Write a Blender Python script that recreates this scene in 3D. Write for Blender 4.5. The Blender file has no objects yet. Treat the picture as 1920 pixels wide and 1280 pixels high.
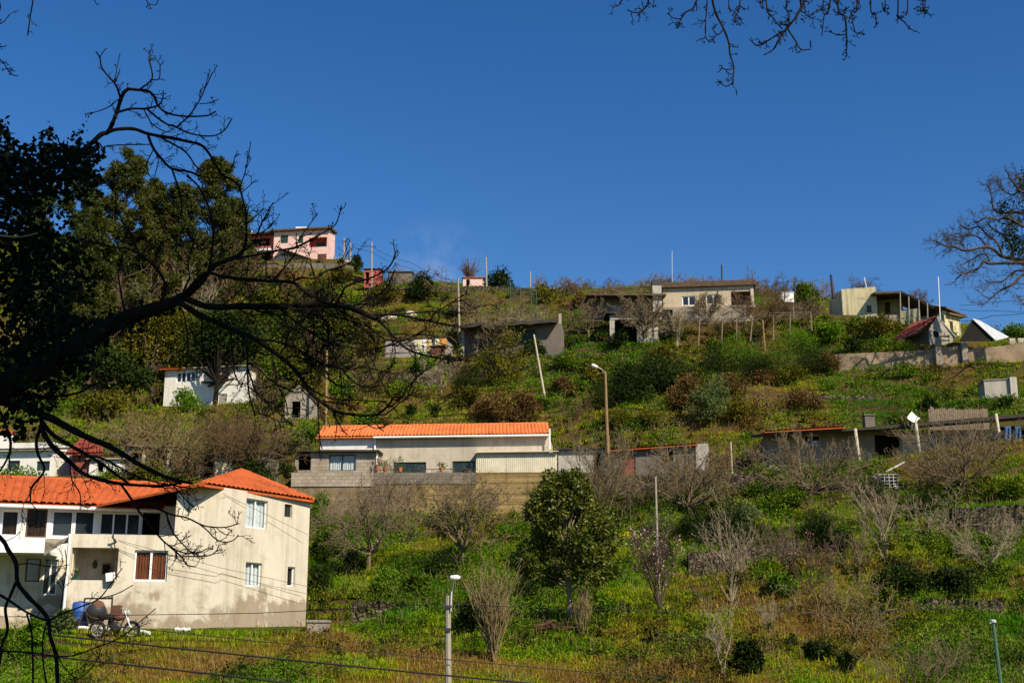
import bpy, math, random
import numpy as np
from mathutils import Vector, Matrix

R = math.radians
scene = bpy.context.scene
COL = scene.collection

# ------------------------------------------------------------------ camera, sky, sun, exposure
FPX = 2300.0                      # focal length in pixels of a 1920 px wide picture
PITCH = R(13.5)
CP, SP = math.cos(PITCH), math.sin(PITCH)
cam_data = bpy.data.cameras.new('camera')
cam_data.sensor_width = 36.0
cam_data.lens = 36.0 * FPX / 1920.0
cam_data.clip_start = 0.1
cam_data.clip_end = 5000.0
cam = bpy.data.objects.new('camera', cam_data)
COL.objects.link(cam)
cam.location = (0, 0, 0)
cam.rotation_euler = (R(90) + PITCH, 0, 0)
scene.camera = cam

SUN_AZ, SUN_EL = R(40), R(40)     # to the right of straight behind the camera, above the horizon
S = Vector((math.sin(SUN_AZ) * math.cos(SUN_EL), -math.cos(SUN_AZ) * math.cos(SUN_EL), math.sin(SUN_EL)))
world = bpy.data.worlds.new('World')
scene.world = world
world.use_nodes = True
wn, wl = world.node_tree.nodes, world.node_tree.links
wn.clear()
sky = wn.new('ShaderNodeTexSky')
sky.sky_type = 'NISHITA'
sky.sun_disc = False
sky.sun_elevation = SUN_EL
sky.sun_rotation = math.pi - SUN_AZ
sky.altitude = 400
sky.air_density = 1.0
sky.dust_density = 0.3
sky.ozone_density = 3.0
hsv = wn.new('ShaderNodeHueSaturation')
hsv.inputs['Saturation'].default_value = 1.33
hsv.inputs['Hue'].default_value = 0.508
bg = wn.new('ShaderNodeBackground')
bg.inputs['Strength'].default_value = 0.086
wo = wn.new('ShaderNodeOutputWorld')
wl.new(sky.outputs[0], hsv.inputs['Color'])
# a faint wisp of cloud low over the ridge
wtc = wn.new('ShaderNodeTexCoord')
wd = wn.new('ShaderNodeVectorMath'); wd.operation = 'DISTANCE'
_a, _b = (815 - 960) / FPX, (640 - 503) / FPX
wd.inputs[1].default_value = Vector((_a, CP - _b * SP, SP + _b * CP)).normalized()
wl.new(wtc.outputs['Generated'], wd.inputs[0])
wm = wn.new('ShaderNodeMapRange'); wm.inputs[1].default_value = .045; wm.inputs[2].default_value = .0; wm.inputs[3].default_value = 0; wm.inputs[4].default_value = .32
wl.new(wd.outputs['Value'], wm.inputs[0])
wz = wn.new('ShaderNodeTexNoise'); wz.inputs['Scale'].default_value = 38; wz.inputs['Detail'].default_value = 5
wl.new(wtc.outputs['Generated'], wz.inputs[0])
wr = wn.new('ShaderNodeMapRange'); wr.inputs[1].default_value = .42; wr.inputs[2].default_value = .75
wl.new(wz.outputs[0], wr.inputs[0])
wx = wn.new('ShaderNodeMath'); wx.operation = 'MULTIPLY'; wl.new(wm.outputs[0], wx.inputs[0]); wl.new(wr.outputs[0], wx.inputs[1])
wc = wn.new('ShaderNodeMix'); wc.data_type = 'RGBA'; wl.new(wx.outputs[0], wc.inputs[0]); wl.new(hsv.outputs[0], wc.inputs[6]); wc.inputs[7].default_value = (5.5, 6.0, 6.8, 1)
wl.new(wc.outputs[2], bg.inputs['Color'])
wl.new(bg.outputs[0], wo.inputs['Surface'])

sun_data = bpy.data.lights.new('sun', 'SUN')
sun_data.energy = 5.0
sun_data.angle = R(0.53)
sun_data.color = (1.0, 0.88, 0.68)
sun = bpy.data.objects.new('sun', sun_data)
COL.objects.link(sun)
sun.rotation_euler = S.to_track_quat('Z', 'Y').to_euler()

scene.view_settings.view_transform = 'Standard'
scene.view_settings.look = 'None'
scene.view_settings.exposure = 0.46
scene.view_settings.gamma = 1.0
scene.render.engine = 'CYCLES'
scene.cycles.max_bounces = 6
scene.cycles.diffuse_bounces = 2
scene.cycles.transparent_max_bounces = 8

# ------------------------------------------------------------------ picture ray -> world
def raydir(u, v):
    a = (u - 960.0) / FPX
    b = (640.0 - v) / FPX
    return np.array([a, CP - b * SP, SP + b * CP])

def P(u, v, y):
    """world point seen at photo pixel (u, v), y metres away"""
    d = raydir(u, v)
    return d * (y / d[1])

def Pz(v, y):
    return P(960, v, y)[2]

def on_plane(u, v, A, B):
    """where the ray through (u, v) meets the upright plane through plan points A, B"""
    d = raydir(u, v)
    ex, ey = B[0] - A[0], B[1] - A[1]
    nx, ny = -ey, ex
    t = (A[0] * nx + A[1] * ny) / (d[0] * nx + d[1] * ny)
    return d * t

# ------------------------------------------------------------------ mesh helpers
class MB:
    def __init__(self):
        self.V, self.Q, self.T, self.n = [], [], [], 0
    def add(self, V, Q=None, T=None):
        V = np.asarray(V, float).reshape(-1, 3)
        if Q is not None and len(Q):
            self.Q.append(np.asarray(Q, np.int64).reshape(-1, 4) + self.n)
        if T is not None and len(T):
            self.T.append(np.asarray(T, np.int64).reshape(-1, 3) + self.n)
        self.V.append(V); self.n += len(V)
        return self
    def box(self, x0, x1, y0, y1, z0, z1):
        V = [(x, y, z) for z in (z0, z1) for y in (y0, y1) for x in (x0, x1)]
        return self.add(V, [(0, 2, 3, 1), (4, 5, 7, 6), (0, 1, 5, 4), (2, 6, 7, 3), (0, 4, 6, 2), (1, 3, 7, 5)])
    def obox(self, o, ex, ey, ez):
        """box from corner o with three edge vectors"""
        o, ex, ey, ez = (np.asarray(q, float) for q in (o, ex, ey, ez))
        V = [o + i * ex + j * ey + k * ez for k in (0, 1) for j in (0, 1) for i in (0, 1)]
        return self.add(V, [(0, 2, 3, 1), (4, 5, 7, 6), (0, 1, 5, 4), (2, 6, 7, 3), (0, 4, 6, 2), (1, 3, 7, 5)])
    def slab(self, pts, t):
        """closed polygon sheet of three or four corners, thickened straight down by t"""
        pts = np.asarray(pts, float); n = len(pts)
        V = np.vstack([pts, pts - np.array([0, 0, t])])
        if n == 4:
            self.add(V, [(0, 1, 2, 3), (7, 6, 5, 4)] + [(i, i + 4, (i + 1) % 4 + 4, (i + 1) % 4) for i in range(4)])
        else:
            self.add(V, [(i, i + 3, (i + 1) % 3 + 3, (i + 1) % 3) for i in range(3)], [(0, 1, 2), (5, 4, 3)])
        return self
    def prism(self, poly, off):
        """polygon (any number of points) pushed along off"""
        poly = np.asarray(poly, float); n = len(poly)
        V = np.vstack([poly, poly + np.asarray(off, float)])
        Q = [(i, (i + 1) % n, (i + 1) % n + n, i + n) for i in range(n)]
        c0 = poly.mean(0)
        T = [(2 * n, (i + 1) % n, i) for i in range(n)] + [(2 * n + 1, i + n, (i + 1) % n + n) for i in range(n)]
        V = np.vstack([V, c0, c0 + np.asarray(off, float)])
        return self.add(V, Q, T)
    def tube(self, pts, rad, sides=6, cap=False):
        pts = np.asarray(pts, float); n = len(pts)
        rad = np.broadcast_to(np.asarray(rad, float), (n,))
        t = np.empty_like(pts)
        t[1:-1] = pts[2:] - pts[:-2]; t[0] = pts[1] - pts[0]; t[-1] = pts[-1] - pts[-2]
        t /= (np.linalg.norm(t, axis=1, keepdims=True) + 1e-12)
        ref = np.array([0.0, 0, 1]) if abs(t[:, 2].mean()) < 0.8 else np.array([1.0, 0, 0])
        a = np.cross(t, ref); a /= (np.linalg.norm(a, axis=1, keepdims=True) + 1e-12)
        b = np.cross(t, a)
        th = np.arange(sides) * (2 * math.pi / sides)
        V = pts[:, None, :] + rad[:, None, None] * (np.cos(th)[None, :, None] * a[:, None, :] + np.sin(th)[None, :, None] * b[:, None, :])
        i = np.arange(n - 1)[:, None] * sides; j = np.arange(sides)[None, :]; j2 = (j + 1) % sides
        Q = np.stack([i + j, i + j2, i + sides + j2, i + sides + j], -1).reshape(-1, 4)
        V = V.reshape(-1, 3)
        T = None
        if cap:
            m = len(V)
            V = np.vstack([V, pts[0], pts[-1]])
            k = np.arange(sides)
            T = np.vstack([np.stack([np.full(sides, m), (k + 1) % sides, k], -1),
                           np.stack([np.full(sides, m + 1), (n - 1) * sides + k, (n - 1) * sides + (k + 1) % sides], -1)])
        return self.add(V, Q, T)
    def cyl(self, p0, p1, r, sides=12):
        return self.tube([p0, p1], r, sides, True)
    def lathe(self, o, axis, prof, sides=16):
        """profile [(distance along axis, radius)] turned round axis from o"""
        o = np.asarray(o, float); ax = np.asarray(axis, float); ax = ax / np.linalg.norm(ax)
        return self.tube([o + ax * h for h, r in prof], [max(r, 1e-4) for h, r in prof], sides, True)
    def ico(self, c, r, rng, sub=1, squash=(1, 1, 1), noise=0.15):
        ph = (1 + 5 ** .5) / 2
        V = np.array([(-1, ph, 0), (1, ph, 0), (-1, -ph, 0), (1, -ph, 0), (0, -1, ph), (0, 1, ph), (0, -1, -ph), (0, 1, -ph), (ph, 0, -1), (ph, 0, 1), (-ph, 0, -1), (-ph, 0, 1)], float)
        F = [(0, 11, 5), (0, 5, 1), (0, 1, 7), (0, 7, 10), (0, 10, 11), (1, 5, 9), (5, 11, 4), (11, 10, 2), (10, 7, 6), (7, 1, 8), (3, 9, 4), (3, 4, 2), (3, 2, 6), (3, 6, 8), (3, 8, 9), (4, 9, 5), (2, 4, 11), (6, 2, 10), (8, 6, 7), (9, 8, 1)]
        V = [v / np.linalg.norm(v) for v in V]
        for _ in range(sub):
            mid, F2 = {}, []
            def m(a, b):
                k = (min(a, b), max(a, b))
                if k not in mid:
                    q = V[a] + V[b]; V.append(q / np.linalg.norm(q)); mid[k] = len(V) - 1
                return mid[k]
            for a, b, c3 in F:
                ab, bc, ca = m(a, b), m(b, c3), m(c3, a)
                F2 += [(a, ab, ca), (b, bc, ab), (c3, ca, bc), (ab, bc, ca)]
            F = F2
        V = np.array(V) * (1 + noise * (rng.random((len(V), 1)) - .5) * 2)
        return self.add(V * r * np.array(squash) + np.asarray(c, float), None, F)
    def arrays(self):
        V = np.vstack(self.V) if self.V else np.zeros((0, 3))
        Q = np.vstack(self.Q) if self.Q else np.zeros((0, 4), np.int64)
        T = np.vstack(self.T) if self.T else np.zeros((0, 3), np.int64)
        return V, Q, T

def make_mesh(name, mb, mat, origin=(0, 0, 0), smooth=False, attrs=None):
    V, Q, T = mb.arrays()
    V = V - np.asarray(origin, float)
    me = bpy.data.meshes.new(name)
    me.vertices.add(len(V)); me.vertices.foreach_set('co', V.astype(np.float32).ravel())
    nl = len(Q) * 4 + len(T) * 3
    me.loops.add(nl)
    me.loops.foreach_set('vertex_index', np.concatenate([Q.ravel(), T.ravel()]).astype(np.int32))
    npoly = len(Q) + len(T)
    me.polygons.add(npoly)
    starts = np.concatenate([np.arange(len(Q)) * 4, len(Q) * 4 + np.arange(len(T)) * 3]).astype(np.int32)
    me.polygons.foreach_set('loop_start', starts)
    try:
        me.polygons.foreach_set('loop_total', np.concatenate([np.full(len(Q), 4), np.full(len(T), 3)]).astype(np.int32))
    except Exception:
        pass
    me.polygons.foreach_set('use_smooth', np.full(npoly, bool(smooth)))
    if attrs:
        for k, arr in attrs.items():
            at_ = me.attributes.new(k, 'FLOAT', 'POINT')
            at_.data.foreach_set('value', np.asarray(arr, np.float32))
    me.update(calc_edges=True)
    if mat is not None:
        me.materials.append(mat)
    return me

def tag(o, label=None, cat=None, group=None, kind=None):
    if label: o['label'] = label
    if cat: o['category'] = cat
    if group: o['group'] = group
    if kind: o['kind'] = kind
    return o

def solo(name, mb, mat, label=None, cat=None, group=None, kind=None, loc=(0, 0, 0), smooth=False, attrs=None):
    """a thing that is one mesh; its origin at loc"""
    o = bpy.data.objects.new(name, make_mesh(name, mb, mat, loc, smooth, attrs))
    o.location = loc
    COL.objects.link(o)
    return tag(o, label, cat, group, kind)

def thing(name, label, cat, loc, group=None):
    o = bpy.data.objects.new(name, None)
    o.empty_display_size = 0.3
    o.location = loc
    COL.objects.link(o)
    return tag(o, label, cat, group)

def part(name, mb, mat, parent, smooth=False, label=None):
    top = parent
    while top.parent is not None:
        top = top.parent
    o = bpy.data.objects.new(name, make_mesh(name, mb, mat, top.location, smooth))
    o.parent = parent
    COL.objects.link(o)
    if label: o['label'] = label
    return o

def copy_tree(o, parent=None):
    c = o.copy(); COL.objects.link(c); c.parent = parent
    for ch in list(o.children):
        copy_tree(ch, c)
    return c

# ------------------------------------------------------------------ noise
_rs = np.random.default_rng(5)
_lat = _rs.random((256, 256))
def vnoise(x, y):
    xi = np.floor(x).astype(int); yi = np.floor(y).astype(int)
    fx = x - xi; fy = y - yi
    fx = fx * fx * (3 - 2 * fx); fy = fy * fy * (3 - 2 * fy)
    g = lambda i, j: _lat[i & 255, j & 255]
    return (g(xi, yi) * (1 - fx) + g(xi + 1, yi) * fx) * (1 - fy) + (g(xi, yi + 1) * (1 - fx) + g(xi + 1, yi + 1) * fx) * fy
def fbm(x, y, o=4):
    s, a, t = 0.0, 1.0, 0.0
    for k in range(o):
        s = s + a * vnoise(x * 2 ** k + 17.3 * k, y * 2 ** k + 9.1 * k); t += a; a *= .5
    return s / t

# ------------------------------------------------------------------ materials
MATS = {}
def nmat(name):
    m = bpy.data.materials.new(name); m.use_nodes = True
    nt = m.node_tree; nt.nodes.clear()
    out = nt.nodes.new('ShaderNodeOutputMaterial')
    MATS[name] = m
    return m, nt, out
def N(nt, t, **kw):
    n = nt.nodes.new(t)
    for k, v in kw.items():
        if hasattr(n, k): setattr(n, k, v)
        else: n.inputs[k].default_value = v
    return n
def ramp(nt, fac, stops, interp='LINEAR'):
    r = nt.nodes.new('ShaderNodeValToRGB'); e = r.color_ramp.elements
    r.color_ramp.interpolation = interp
    while len(e) < len(stops): e.new(0.5)
    for el, (p, c) in zip(e, stops):
        el.position = p; el.color = (*c, 1) if len(c) == 3 else c
    if fac is not None: nt.links.new(fac, r.inputs[0])
    return r.outputs[0]
def noise(nt, scale, detail=4, rough=.6, vec=None, dist=0.0):
    n = nt.nodes.new('ShaderNodeTexNoise'); n.inputs['Scale'].default_value = scale
    n.inputs['Detail'].default_value = detail; n.inputs['Roughness'].default_value = rough
    n.inputs['Distortion'].default_value = dist
    if vec is None:
        vec = nt.nodes.new('ShaderNodeTexCoord').outputs['Object']
    nt.links.new(vec, n.inputs['Vector'])
    return n.outputs[0]
def mixc(nt, fac, a, b, mode='MIX'):
    m = nt.nodes.new('ShaderNodeMix'); m.data_type = 'RGBA'; m.blend_type = mode
    for idx, val in ((0, fac), (6, a), (7, b)):
        if hasattr(val, 'is_linked'): nt.links.new(val, m.inputs[idx])
        else: m.inputs[idx].default_value = val if not isinstance(val, tuple) else ((*val, 1) if len(val) == 3 else val)
    return m.outputs[2]
def math_(nt, op, a, b=None):
    m = nt.nodes.new('ShaderNodeMath'); m.operation = op
    for i, val in enumerate((a, b)):
        if val is None: continue
        if hasattr(val, 'is_linked'): nt.links.new(val, m.inputs[i])
        else: m.inputs[i].default_value = val
    return m.outputs[0]
def finish(nt, out, color, rough=.85, bump=None, bump_s=.3, spec=.3, metallic=0.0, bdist=.02):
    p = nt.nodes.new('ShaderNodeBsdfPrincipled')
    if hasattr(color, 'is_linked'): nt.links.new(color, p.inputs['Base Color'])
    else: p.inputs['Base Color'].default_value = (*color, 1)
    if hasattr(rough, 'is_linked'): nt.links.new(rough, p.inputs['Roughness'])
    else: p.inputs['Roughness'].default_value = rough
    p.inputs['Specular IOR Level'].default_value = spec
    p.inputs['Metallic'].default_value = metallic
    if bump is not None:
        b = nt.nodes.new('ShaderNodeBump'); b.inputs['Strength'].default_value = bump_s; b.inputs['Distance'].default_value = bdist
        nt.links.new(bump, b.inputs['Height']); nt.links.new(b.outputs[0], p.inputs['Normal'])
    nt.links.new(p.outputs[0], out.inputs[0])
    return p

def m_plain(name, c, rough=.8, var=.25, scale=3.0, spec=.3, metallic=0.0):
    """one colour, uneven with dirt and wear"""
    m, nt, out = nmat(name)
    n1 = noise(nt, scale, 6, .65)
    n2 = noise(nt, scale * 9, 3, .6)
    f = math_(nt, 'ADD', math_(nt, 'MULTIPLY', n1, .7), math_(nt, 'MULTIPLY', n2, .3))
    lo = tuple(x * (1 - var * 1.3) for x in c); hi = tuple(min(1, x * (1 + var)) for x in c)
    col = ramp(nt, f, [(.3, lo), (.52, c), (.72, hi)])
    finish(nt, out, col, rough, n2, .25, spec, metallic)
    return m

def m_plaster(name, c, stain, streak=.5, damp=None, damp_h=None, blotch=1.0):
    """weathered render: blotches, vertical run marks and, if damp is given, a ragged damp band near the foot"""
    m, nt, out = nmat(name)
    tc = nt.nodes.new('ShaderNodeTexCoord').outputs['Object']
    big = noise(nt, .55, 5, .6, tc)
    col = ramp(nt, big, [(.25, tuple(x * .80 for x in c)), (.45, c), (.7, tuple(min(1, x * 1.1) for x in c))])
    mp = nt.nodes.new('ShaderNodeMapping'); mp.inputs['Scale'].default_value = (2.2, 2.2, .16)
    nt.links.new(tc, mp.inputs[0])
    run = noise(nt, 1.6, 5, .7, mp.outputs[0])
    fr = math_(nt, 'MULTIPLY', ramp(nt, run, [(.48, (0, 0, 0)), (.72, (1, 1, 1))]), streak)
    col = mixc(nt, fr, col, stain)
    bl = noise(nt, 1.3, 6, .62, tc, .4)
    col = mixc(nt, math_(nt, 'MULTIPLY', ramp(nt, bl, [(.55, (0, 0, 0)), (.68, (1, 1, 1))]), .35 * blotch), col, stain)
    if damp is not None:
        sep = nt.nodes.new('ShaderNodeSeparateXYZ'); nt.links.new(tc, sep.inputs[0])
        dn = noise(nt, .75, 6, .6, tc, .3)
        hh = math_(nt, 'ADD', sep.outputs[2], math_(nt, 'MULTIPLY', math_(nt, 'SUBTRACT', dn, .5), -5.5))
        fd = ramp(nt, math_(nt, 'DIVIDE', hh, damp_h * 2), [(.26, (1, 1, 1)), (.36, (.55, .55, .55)), (.40, (.25, .25, .25)), (.55, (0, 0, 0))])
        col = mixc(nt, math_(nt, 'MULTIPLY', fd, .75), col, damp)
    fine = noise(nt, 22, 3, .6, tc)
    col = mixc(nt, .14, col, ramp(nt, fine, [(.3, (.25, .24, .22)), (.7, (1, 1, 1))]), 'MULTIPLY')
    finish(nt, out, col, .92, fine, .25, .15)
    return m

def m_layered(name, c, stain, moss):
    """concrete cast in lifts: level bands of different age, run marks, mossy blotches"""
    m, nt, out = nmat(name)
    tc = nt.nodes.new('ShaderNodeTexCoord').outputs['Object']
    mp = nt.nodes.new('ShaderNodeMapping'); mp.inputs['Scale'].default_value = (.10, .10, 2.3); nt.links.new(tc, mp.inputs[0])
    band = noise(nt, 1.5, 5, .7, mp.outputs[0], .2)
    col = ramp(nt, band, [(.3, tuple(x * .6 for x in c)), (.48, c), (.68, tuple(x * 1.45 for x in c))])
    mp2 = nt.nodes.new('ShaderNodeMapping'); mp2.inputs['Scale'].default_value = (1.6, 1.6, .22); nt.links.new(tc, mp2.inputs[0])
    run = noise(nt, 1.2, 6, .7, mp2.outputs[0])
    col = mixc(nt, math_(nt, 'MULTIPLY', ramp(nt, run, [(.5, (0, 0, 0)), (.68, (1, 1, 1))]), .8), col, stain)
    bl = noise(nt, .42, 6, .65, tc, .5)
    col = mixc(nt, math_(nt, 'MULTIPLY', ramp(nt, bl, [(.54, (0, 0, 0)), (.60, (1, 1, 1))]), .8), col, moss)
    fine = noise(nt, 12, 4, .65, tc)
    col = mixc(nt, .5, col, ramp(nt, fine, [(.3, (.45, .43, .4)), (.7, (1.1, 1.1, 1.1))]), 'MULTIPLY')
    finish(nt, out, col, .95, fine, .5, .1)
    return m

def m_block(name, c, joint, bw=.5, bh=.22, gap=.012, stain=(.12, .10, .07), amt=.5):
    """concrete block work, courses drawn by a brick node on world axes"""
    m, nt, out = nmat(name)
    tc = nt.nodes.new('ShaderNodeTexCoord').outputs['Object']
    sep = nt.nodes.new('ShaderNodeSeparateXYZ'); nt.links.new(tc, sep.inputs[0])
    cmb = nt.nodes.new('ShaderNodeCombineXYZ')
    nt.links.new(sep.outputs[0], cmb.inputs[0]); nt.links.new(sep.outputs[2], cmb.inputs[1])
    br = nt.nodes.new('ShaderNodeTexBrick')
    br.inputs['Scale'].default_value = 1.0
    br.inputs['Brick Width'].default_value = bw; br.inputs['Row Height'].default_value = bh
    br.inputs['Mortar Size'].default_value = gap; br.inputs['Mortar Smooth'].default_value = .3
    br.inputs['Color1'].default_value = (*[x * .85 for x in c], 1); br.inputs['Color2'].default_value = (*[min(1, x * 1.12) for x in c], 1)
    br.inputs['Mortar'].default_value = (*joint, 1)
    nt.links.new(cmb.outputs[0], br.inputs[0])
    st = noise(nt, .7, 6, .65, tc, .3)
    col = mixc(nt, math_(nt, 'MULTIPLY', ramp(nt, st, [(.42, (0, 0, 0)), (.66, (1, 1, 1))]), amt), br.outputs[0], stain)
    fine = noise(nt, 14, 4, .6, tc)
    col = mixc(nt, .35, col, ramp(nt, fine, [(.3, (.4, .4, .4)), (.7, (1, 1, 1))]), 'MULTIPLY')
    finish(nt, out, col, .95, br.outputs[1], .3, .1)
    return m

def m_stone(name, c1, c2, gap, scale=2.6):
    """dry stone: voronoi cells with dark joints"""
    m, nt, out = nmat(name)
    tc = nt.nodes.new('ShaderNodeTexCoord').outputs['Object']
    mp = nt.nodes.new('ShaderNodeMapping'); mp.inputs['Scale'].default_value = (1, 1, 1.6); nt.links.new(tc, mp.inputs[0])
    dn = nt.nodes.new('ShaderNodeTexNoise'); dn.inputs['Scale'].default_value = 3; nt.links.new(mp.outputs[0], dn.inputs[0])
    vv = nt.nodes.new('ShaderNodeVectorMath'); vv.operation = 'MULTIPLY_ADD'
    nt.links.new(dn.outputs[1], vv.inputs[0]); vv.inputs[1].default_value = (.25, .25, .25); nt.links.new(mp.outputs[0], vv.inputs[2])
    vo = nt.nodes.new('ShaderNodeTexVoronoi'); vo.inputs['Scale'].default_value = scale; nt.links.new(vv.outputs[0], vo.inputs['Vector'])
    ve = nt.nodes.new('ShaderNodeTexVoronoi'); ve.feature = 'DISTANCE_TO_EDGE'; ve.inputs['Scale'].default_value = scale; nt.links.new(vv.outputs[0], ve.inputs['Vector'])
    sepc = nt.nodes.new('ShaderNodeSeparateColor'); nt.links.new(vo.outputs['Color'], sepc.inputs[0])
    col = ramp(nt, sepc.outputs[0], [(0, c1), (.6, c2), (1, tuple(x * 1.35 for x in c2))])
    e = ramp(nt, ve.outputs[0], [(.02, (0, 0, 0)), (.12, (1, 1, 1))])
    col = mixc(nt, e, gap, col)
    moss = noise(nt, .9, 5, .6, tc)
    col = mixc(nt, math_(nt, 'MULTIPLY', ramp(nt, moss, [(.5, (0, 0, 0)), (.7, (1, 1, 1))]), .6), col, (.05, .06, .02))
    finish(nt, out, col, .95, e, .8, .1, bdist=.06)
    return m

def m_leaf(name, c1, c2, c3=None, trans=.25, rough=.65, spec=.12, patch=.35):
    """leaves: every leaf its own shade between c1 and c2 (c3: a few odd ones), clump-wide drift from a noise"""
    m, nt, out = nmat(name)
    g = nt.nodes.new('ShaderNodeNewGeometry')
    big = noise(nt, patch, 3, .5, g.outputs['Position'])
    f = math_(nt, 'ADD', math_(nt, 'MULTIPLY', g.outputs['Random Per Island'], .65), math_(nt, 'MULTIPLY', math_(nt, 'SUBTRACT', big, .5), 1.3))
    f = math_(nt, 'ADD', f, .18)
    stops = [(0.0, c1), (.75, c2)] + ([(1.0, c3)] if c3 else [])
    col = ramp(nt, f, stops)
    p = nt.nodes.new('ShaderNodeBsdfPrincipled'); nt.links.new(col, p.inputs['Base Color'])
    p.inputs['Roughness'].default_value = rough; p.inputs['Specular IOR Level'].default_value = spec
    if trans > 0:
        t = nt.nodes.new('ShaderNodeBsdfTranslucent'); nt.links.new(col, t.inputs[0])
        ms = nt.nodes.new('ShaderNodeMixShader'); ms.inputs[0].default_value = trans
        nt.links.new(p.outputs[0], ms.inputs[1]); nt.links.new(t.outputs[0], ms.inputs[2])
        nt.links.new(ms.outputs[0], out.inputs[0])
    else:
        nt.links.new(p.outputs[0], out.inputs[0])
    return m

def m_glass(name, tint=(.02, .025, .03), see=0.0):
    """window glass: a dark gloss, or (see > 0) partly clear so that the curtain behind shows"""
    m, nt, out = nmat(name)
    p = nt.nodes.new('ShaderNodeBsdfPrincipled')
    p.inputs['Base Color'].default_value = (*tint, 1); p.inputs['Roughness'].default_value = .06
    p.inputs['Specular IOR Level'].default_value = .5
    if see > 0:
        t = nt.nodes.new('ShaderNodeBsdfTransparent'); t.inputs[0].default_value = (.92, .95, .95, 1)
        ms = nt.nodes.new('ShaderNodeMixShader'); ms.inputs[0].default_value = see
        nt.links.new(p.outputs[0], ms.inputs[1]); nt.links.new(t.outputs[0], ms.inputs[2]); nt.links.new(ms.outputs[0], out.inputs[0])
    else:
        nt.links.new(p.outputs[0], out.inputs[0])
    return m

def m_tile(name, c):
    m, nt, out = nmat(name)
    g = nt.nodes.new('ShaderNodeNewGeometry')
    n1 = noise(nt, 1.1, 5, .6); n2 = noise(nt, 9, 3, .5)
    f = math_(nt, 'ADD', math_(nt, 'MULTIPLY', n1, .55), math_(nt, 'MULTIPLY', n2, .45))
    col = ramp(nt, f, [(.3, tuple(x * .5 for x in c)), (.5, c), (.7, tuple(min(1, x * 1.25) for x in c))])
    li = noise(nt, 3.1, 6, .7)
    col = mixc(nt, math_(nt, 'MULTIPLY', ramp(nt, li, [(.56, (0, 0, 0)), (.68, (1, 1, 1))]), .45), col, (.13, .085, .055))
    finish(nt, out, col, .85, n2, .15, .25)
    return m

def m_curtain(name, c):
    m, nt, out = nmat(name)
    w = nt.nodes.new('ShaderNodeTexWave'); w.inputs['Scale'].default_value = 3.2; w.inputs['Distortion'].default_value = 2.5; w.inputs['Detail'].default_value = 2
    mp = nt.nodes.new('ShaderNodeMapping'); mp.inputs['Scale'].default_value = (1, 1, .06)
    tc = nt.nodes.new('ShaderNodeTexCoord'); nt.links.new(tc.outputs['Object'], mp.inputs[0]); nt.links.new(mp.outputs[0], w.inputs[0])
    finish(nt, out, c, .9, w.outputs[1], .6, .1, bdist=.05)
    return m

m_plaster('cream_plaster', (.60, .545, .44), (.32, .26, .18), .55, (.24, .18, .12), 1.0, 1.5)
m_plaster('white_plaster', (.72, .70, .65), (.40, .37, .30), .35)
m_plaster('grey_plaster', (.42, .39, .35), (.22, .20, .17), .5)
m_plaster('pale_grey_plaster', (.50, .44, .355), (.26, .22, .16), .6, (.26, .22, .16), .35, 1.4)
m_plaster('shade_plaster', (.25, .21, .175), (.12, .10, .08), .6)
m_plaster('pink_plaster', (.74, .49, .45), (.56, .36, .32), .3)
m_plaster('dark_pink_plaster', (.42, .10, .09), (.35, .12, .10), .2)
m_plaster('beige_plaster', (.48, .40, .29), (.26, .21, .15), .5)
m_plaster('yellow_plaster', (.62, .55, .34), (.16, .13, .09), .85, blotch=1.6)
m_plaster('old_concrete', (.30, .265, .215), (.12, .10, .075), .7, blotch=1.5)

m_layered('ochre_concrete', (.29, .205, .088), (.12, .085, .045), (.06, .055, .02))
m_layered('brown_concrete', (.21, .155, .10), (.08, .06, .04), (.05, .048, .02))
m_plaster('dark_plaster', (.16, .14, .12), (.07, .06, .05), .5)
m_block('block_wall', (.44, .375, .31), (.24, .20, .16), .46, .22, .015, (.16, .12, .075), .45)
m_block('dark_block', (.22, .185, .155), (.12, .10, .085), .46, .22, .012)
m_block('rubble_block', (.34, .255, .175), (.27, .20, .135), .9, .62, .012, (.13, .10, .07), .9)
m_stone('dry_stone', (.035, .028, .021), (.125, .098, .07), (.010, .009, .006), 4.2)
m_tile('orange_tile', (.42, .092, .024))
m_tile('bright_tile', (.62, .175, .05))
m_plain('rust_red', (.25, .05, .028), .75, .55, 2.0)
m_plain('white_paint', (.78, .77, .74), .6, .1)
m_plain('white_metal', (.74, .75, .76), .45, .08)
m_plain('galvanised', (.50, .52, .54), .5, .2, 2.0, .5, .15)
m_plain('corrugated', (.56, .52, .40), .7, .22, 1.2)
m_plain('dark_roof', (.045, .038, .032), .9, .4)
m_plain('brown_roof', (.10, .065, .04), .9, .4)
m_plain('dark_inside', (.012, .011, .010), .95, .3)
m_plain('green_shutter', (.018, .055, .035), .6, .2)
m_plain('brown_door', (.115, .05, .032), .7, .3)
m_plain('red_door', (.26, .075, .05), .75, .3)
m_plain('old_wood', (.20, .155, .11), .9, .4, 5)
m_plain('grey_wood', (.30, .27, .235), .9, .35, 4)
m_plain('pole_wood', (.25, .155, .07), .85, .35, 3)
m_plain('pale_pole', (.46, .40, .31), .85, .25, 3)
m_plain('concrete_pole', (.30, .27, .22), .9, .25, 4)
m_plain('dark_metal', (.035, .035, .036), .5, .3)
m_plain('green_metal', (.06, .14, .09), .5, .25)
m_plain('rust', (.24, .09, .035), .85, .4, 4)
m_plain('blue_plastic', (.03, .10, .36), .5, .2)
m_plain('black_rubber', (.014, .014, .014), .8, .2)
m_plain('cable_black', (.012, .012, .013), .6, .1)
m_plain('terracotta', (.42, .14, .06), .8, .25)
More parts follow.
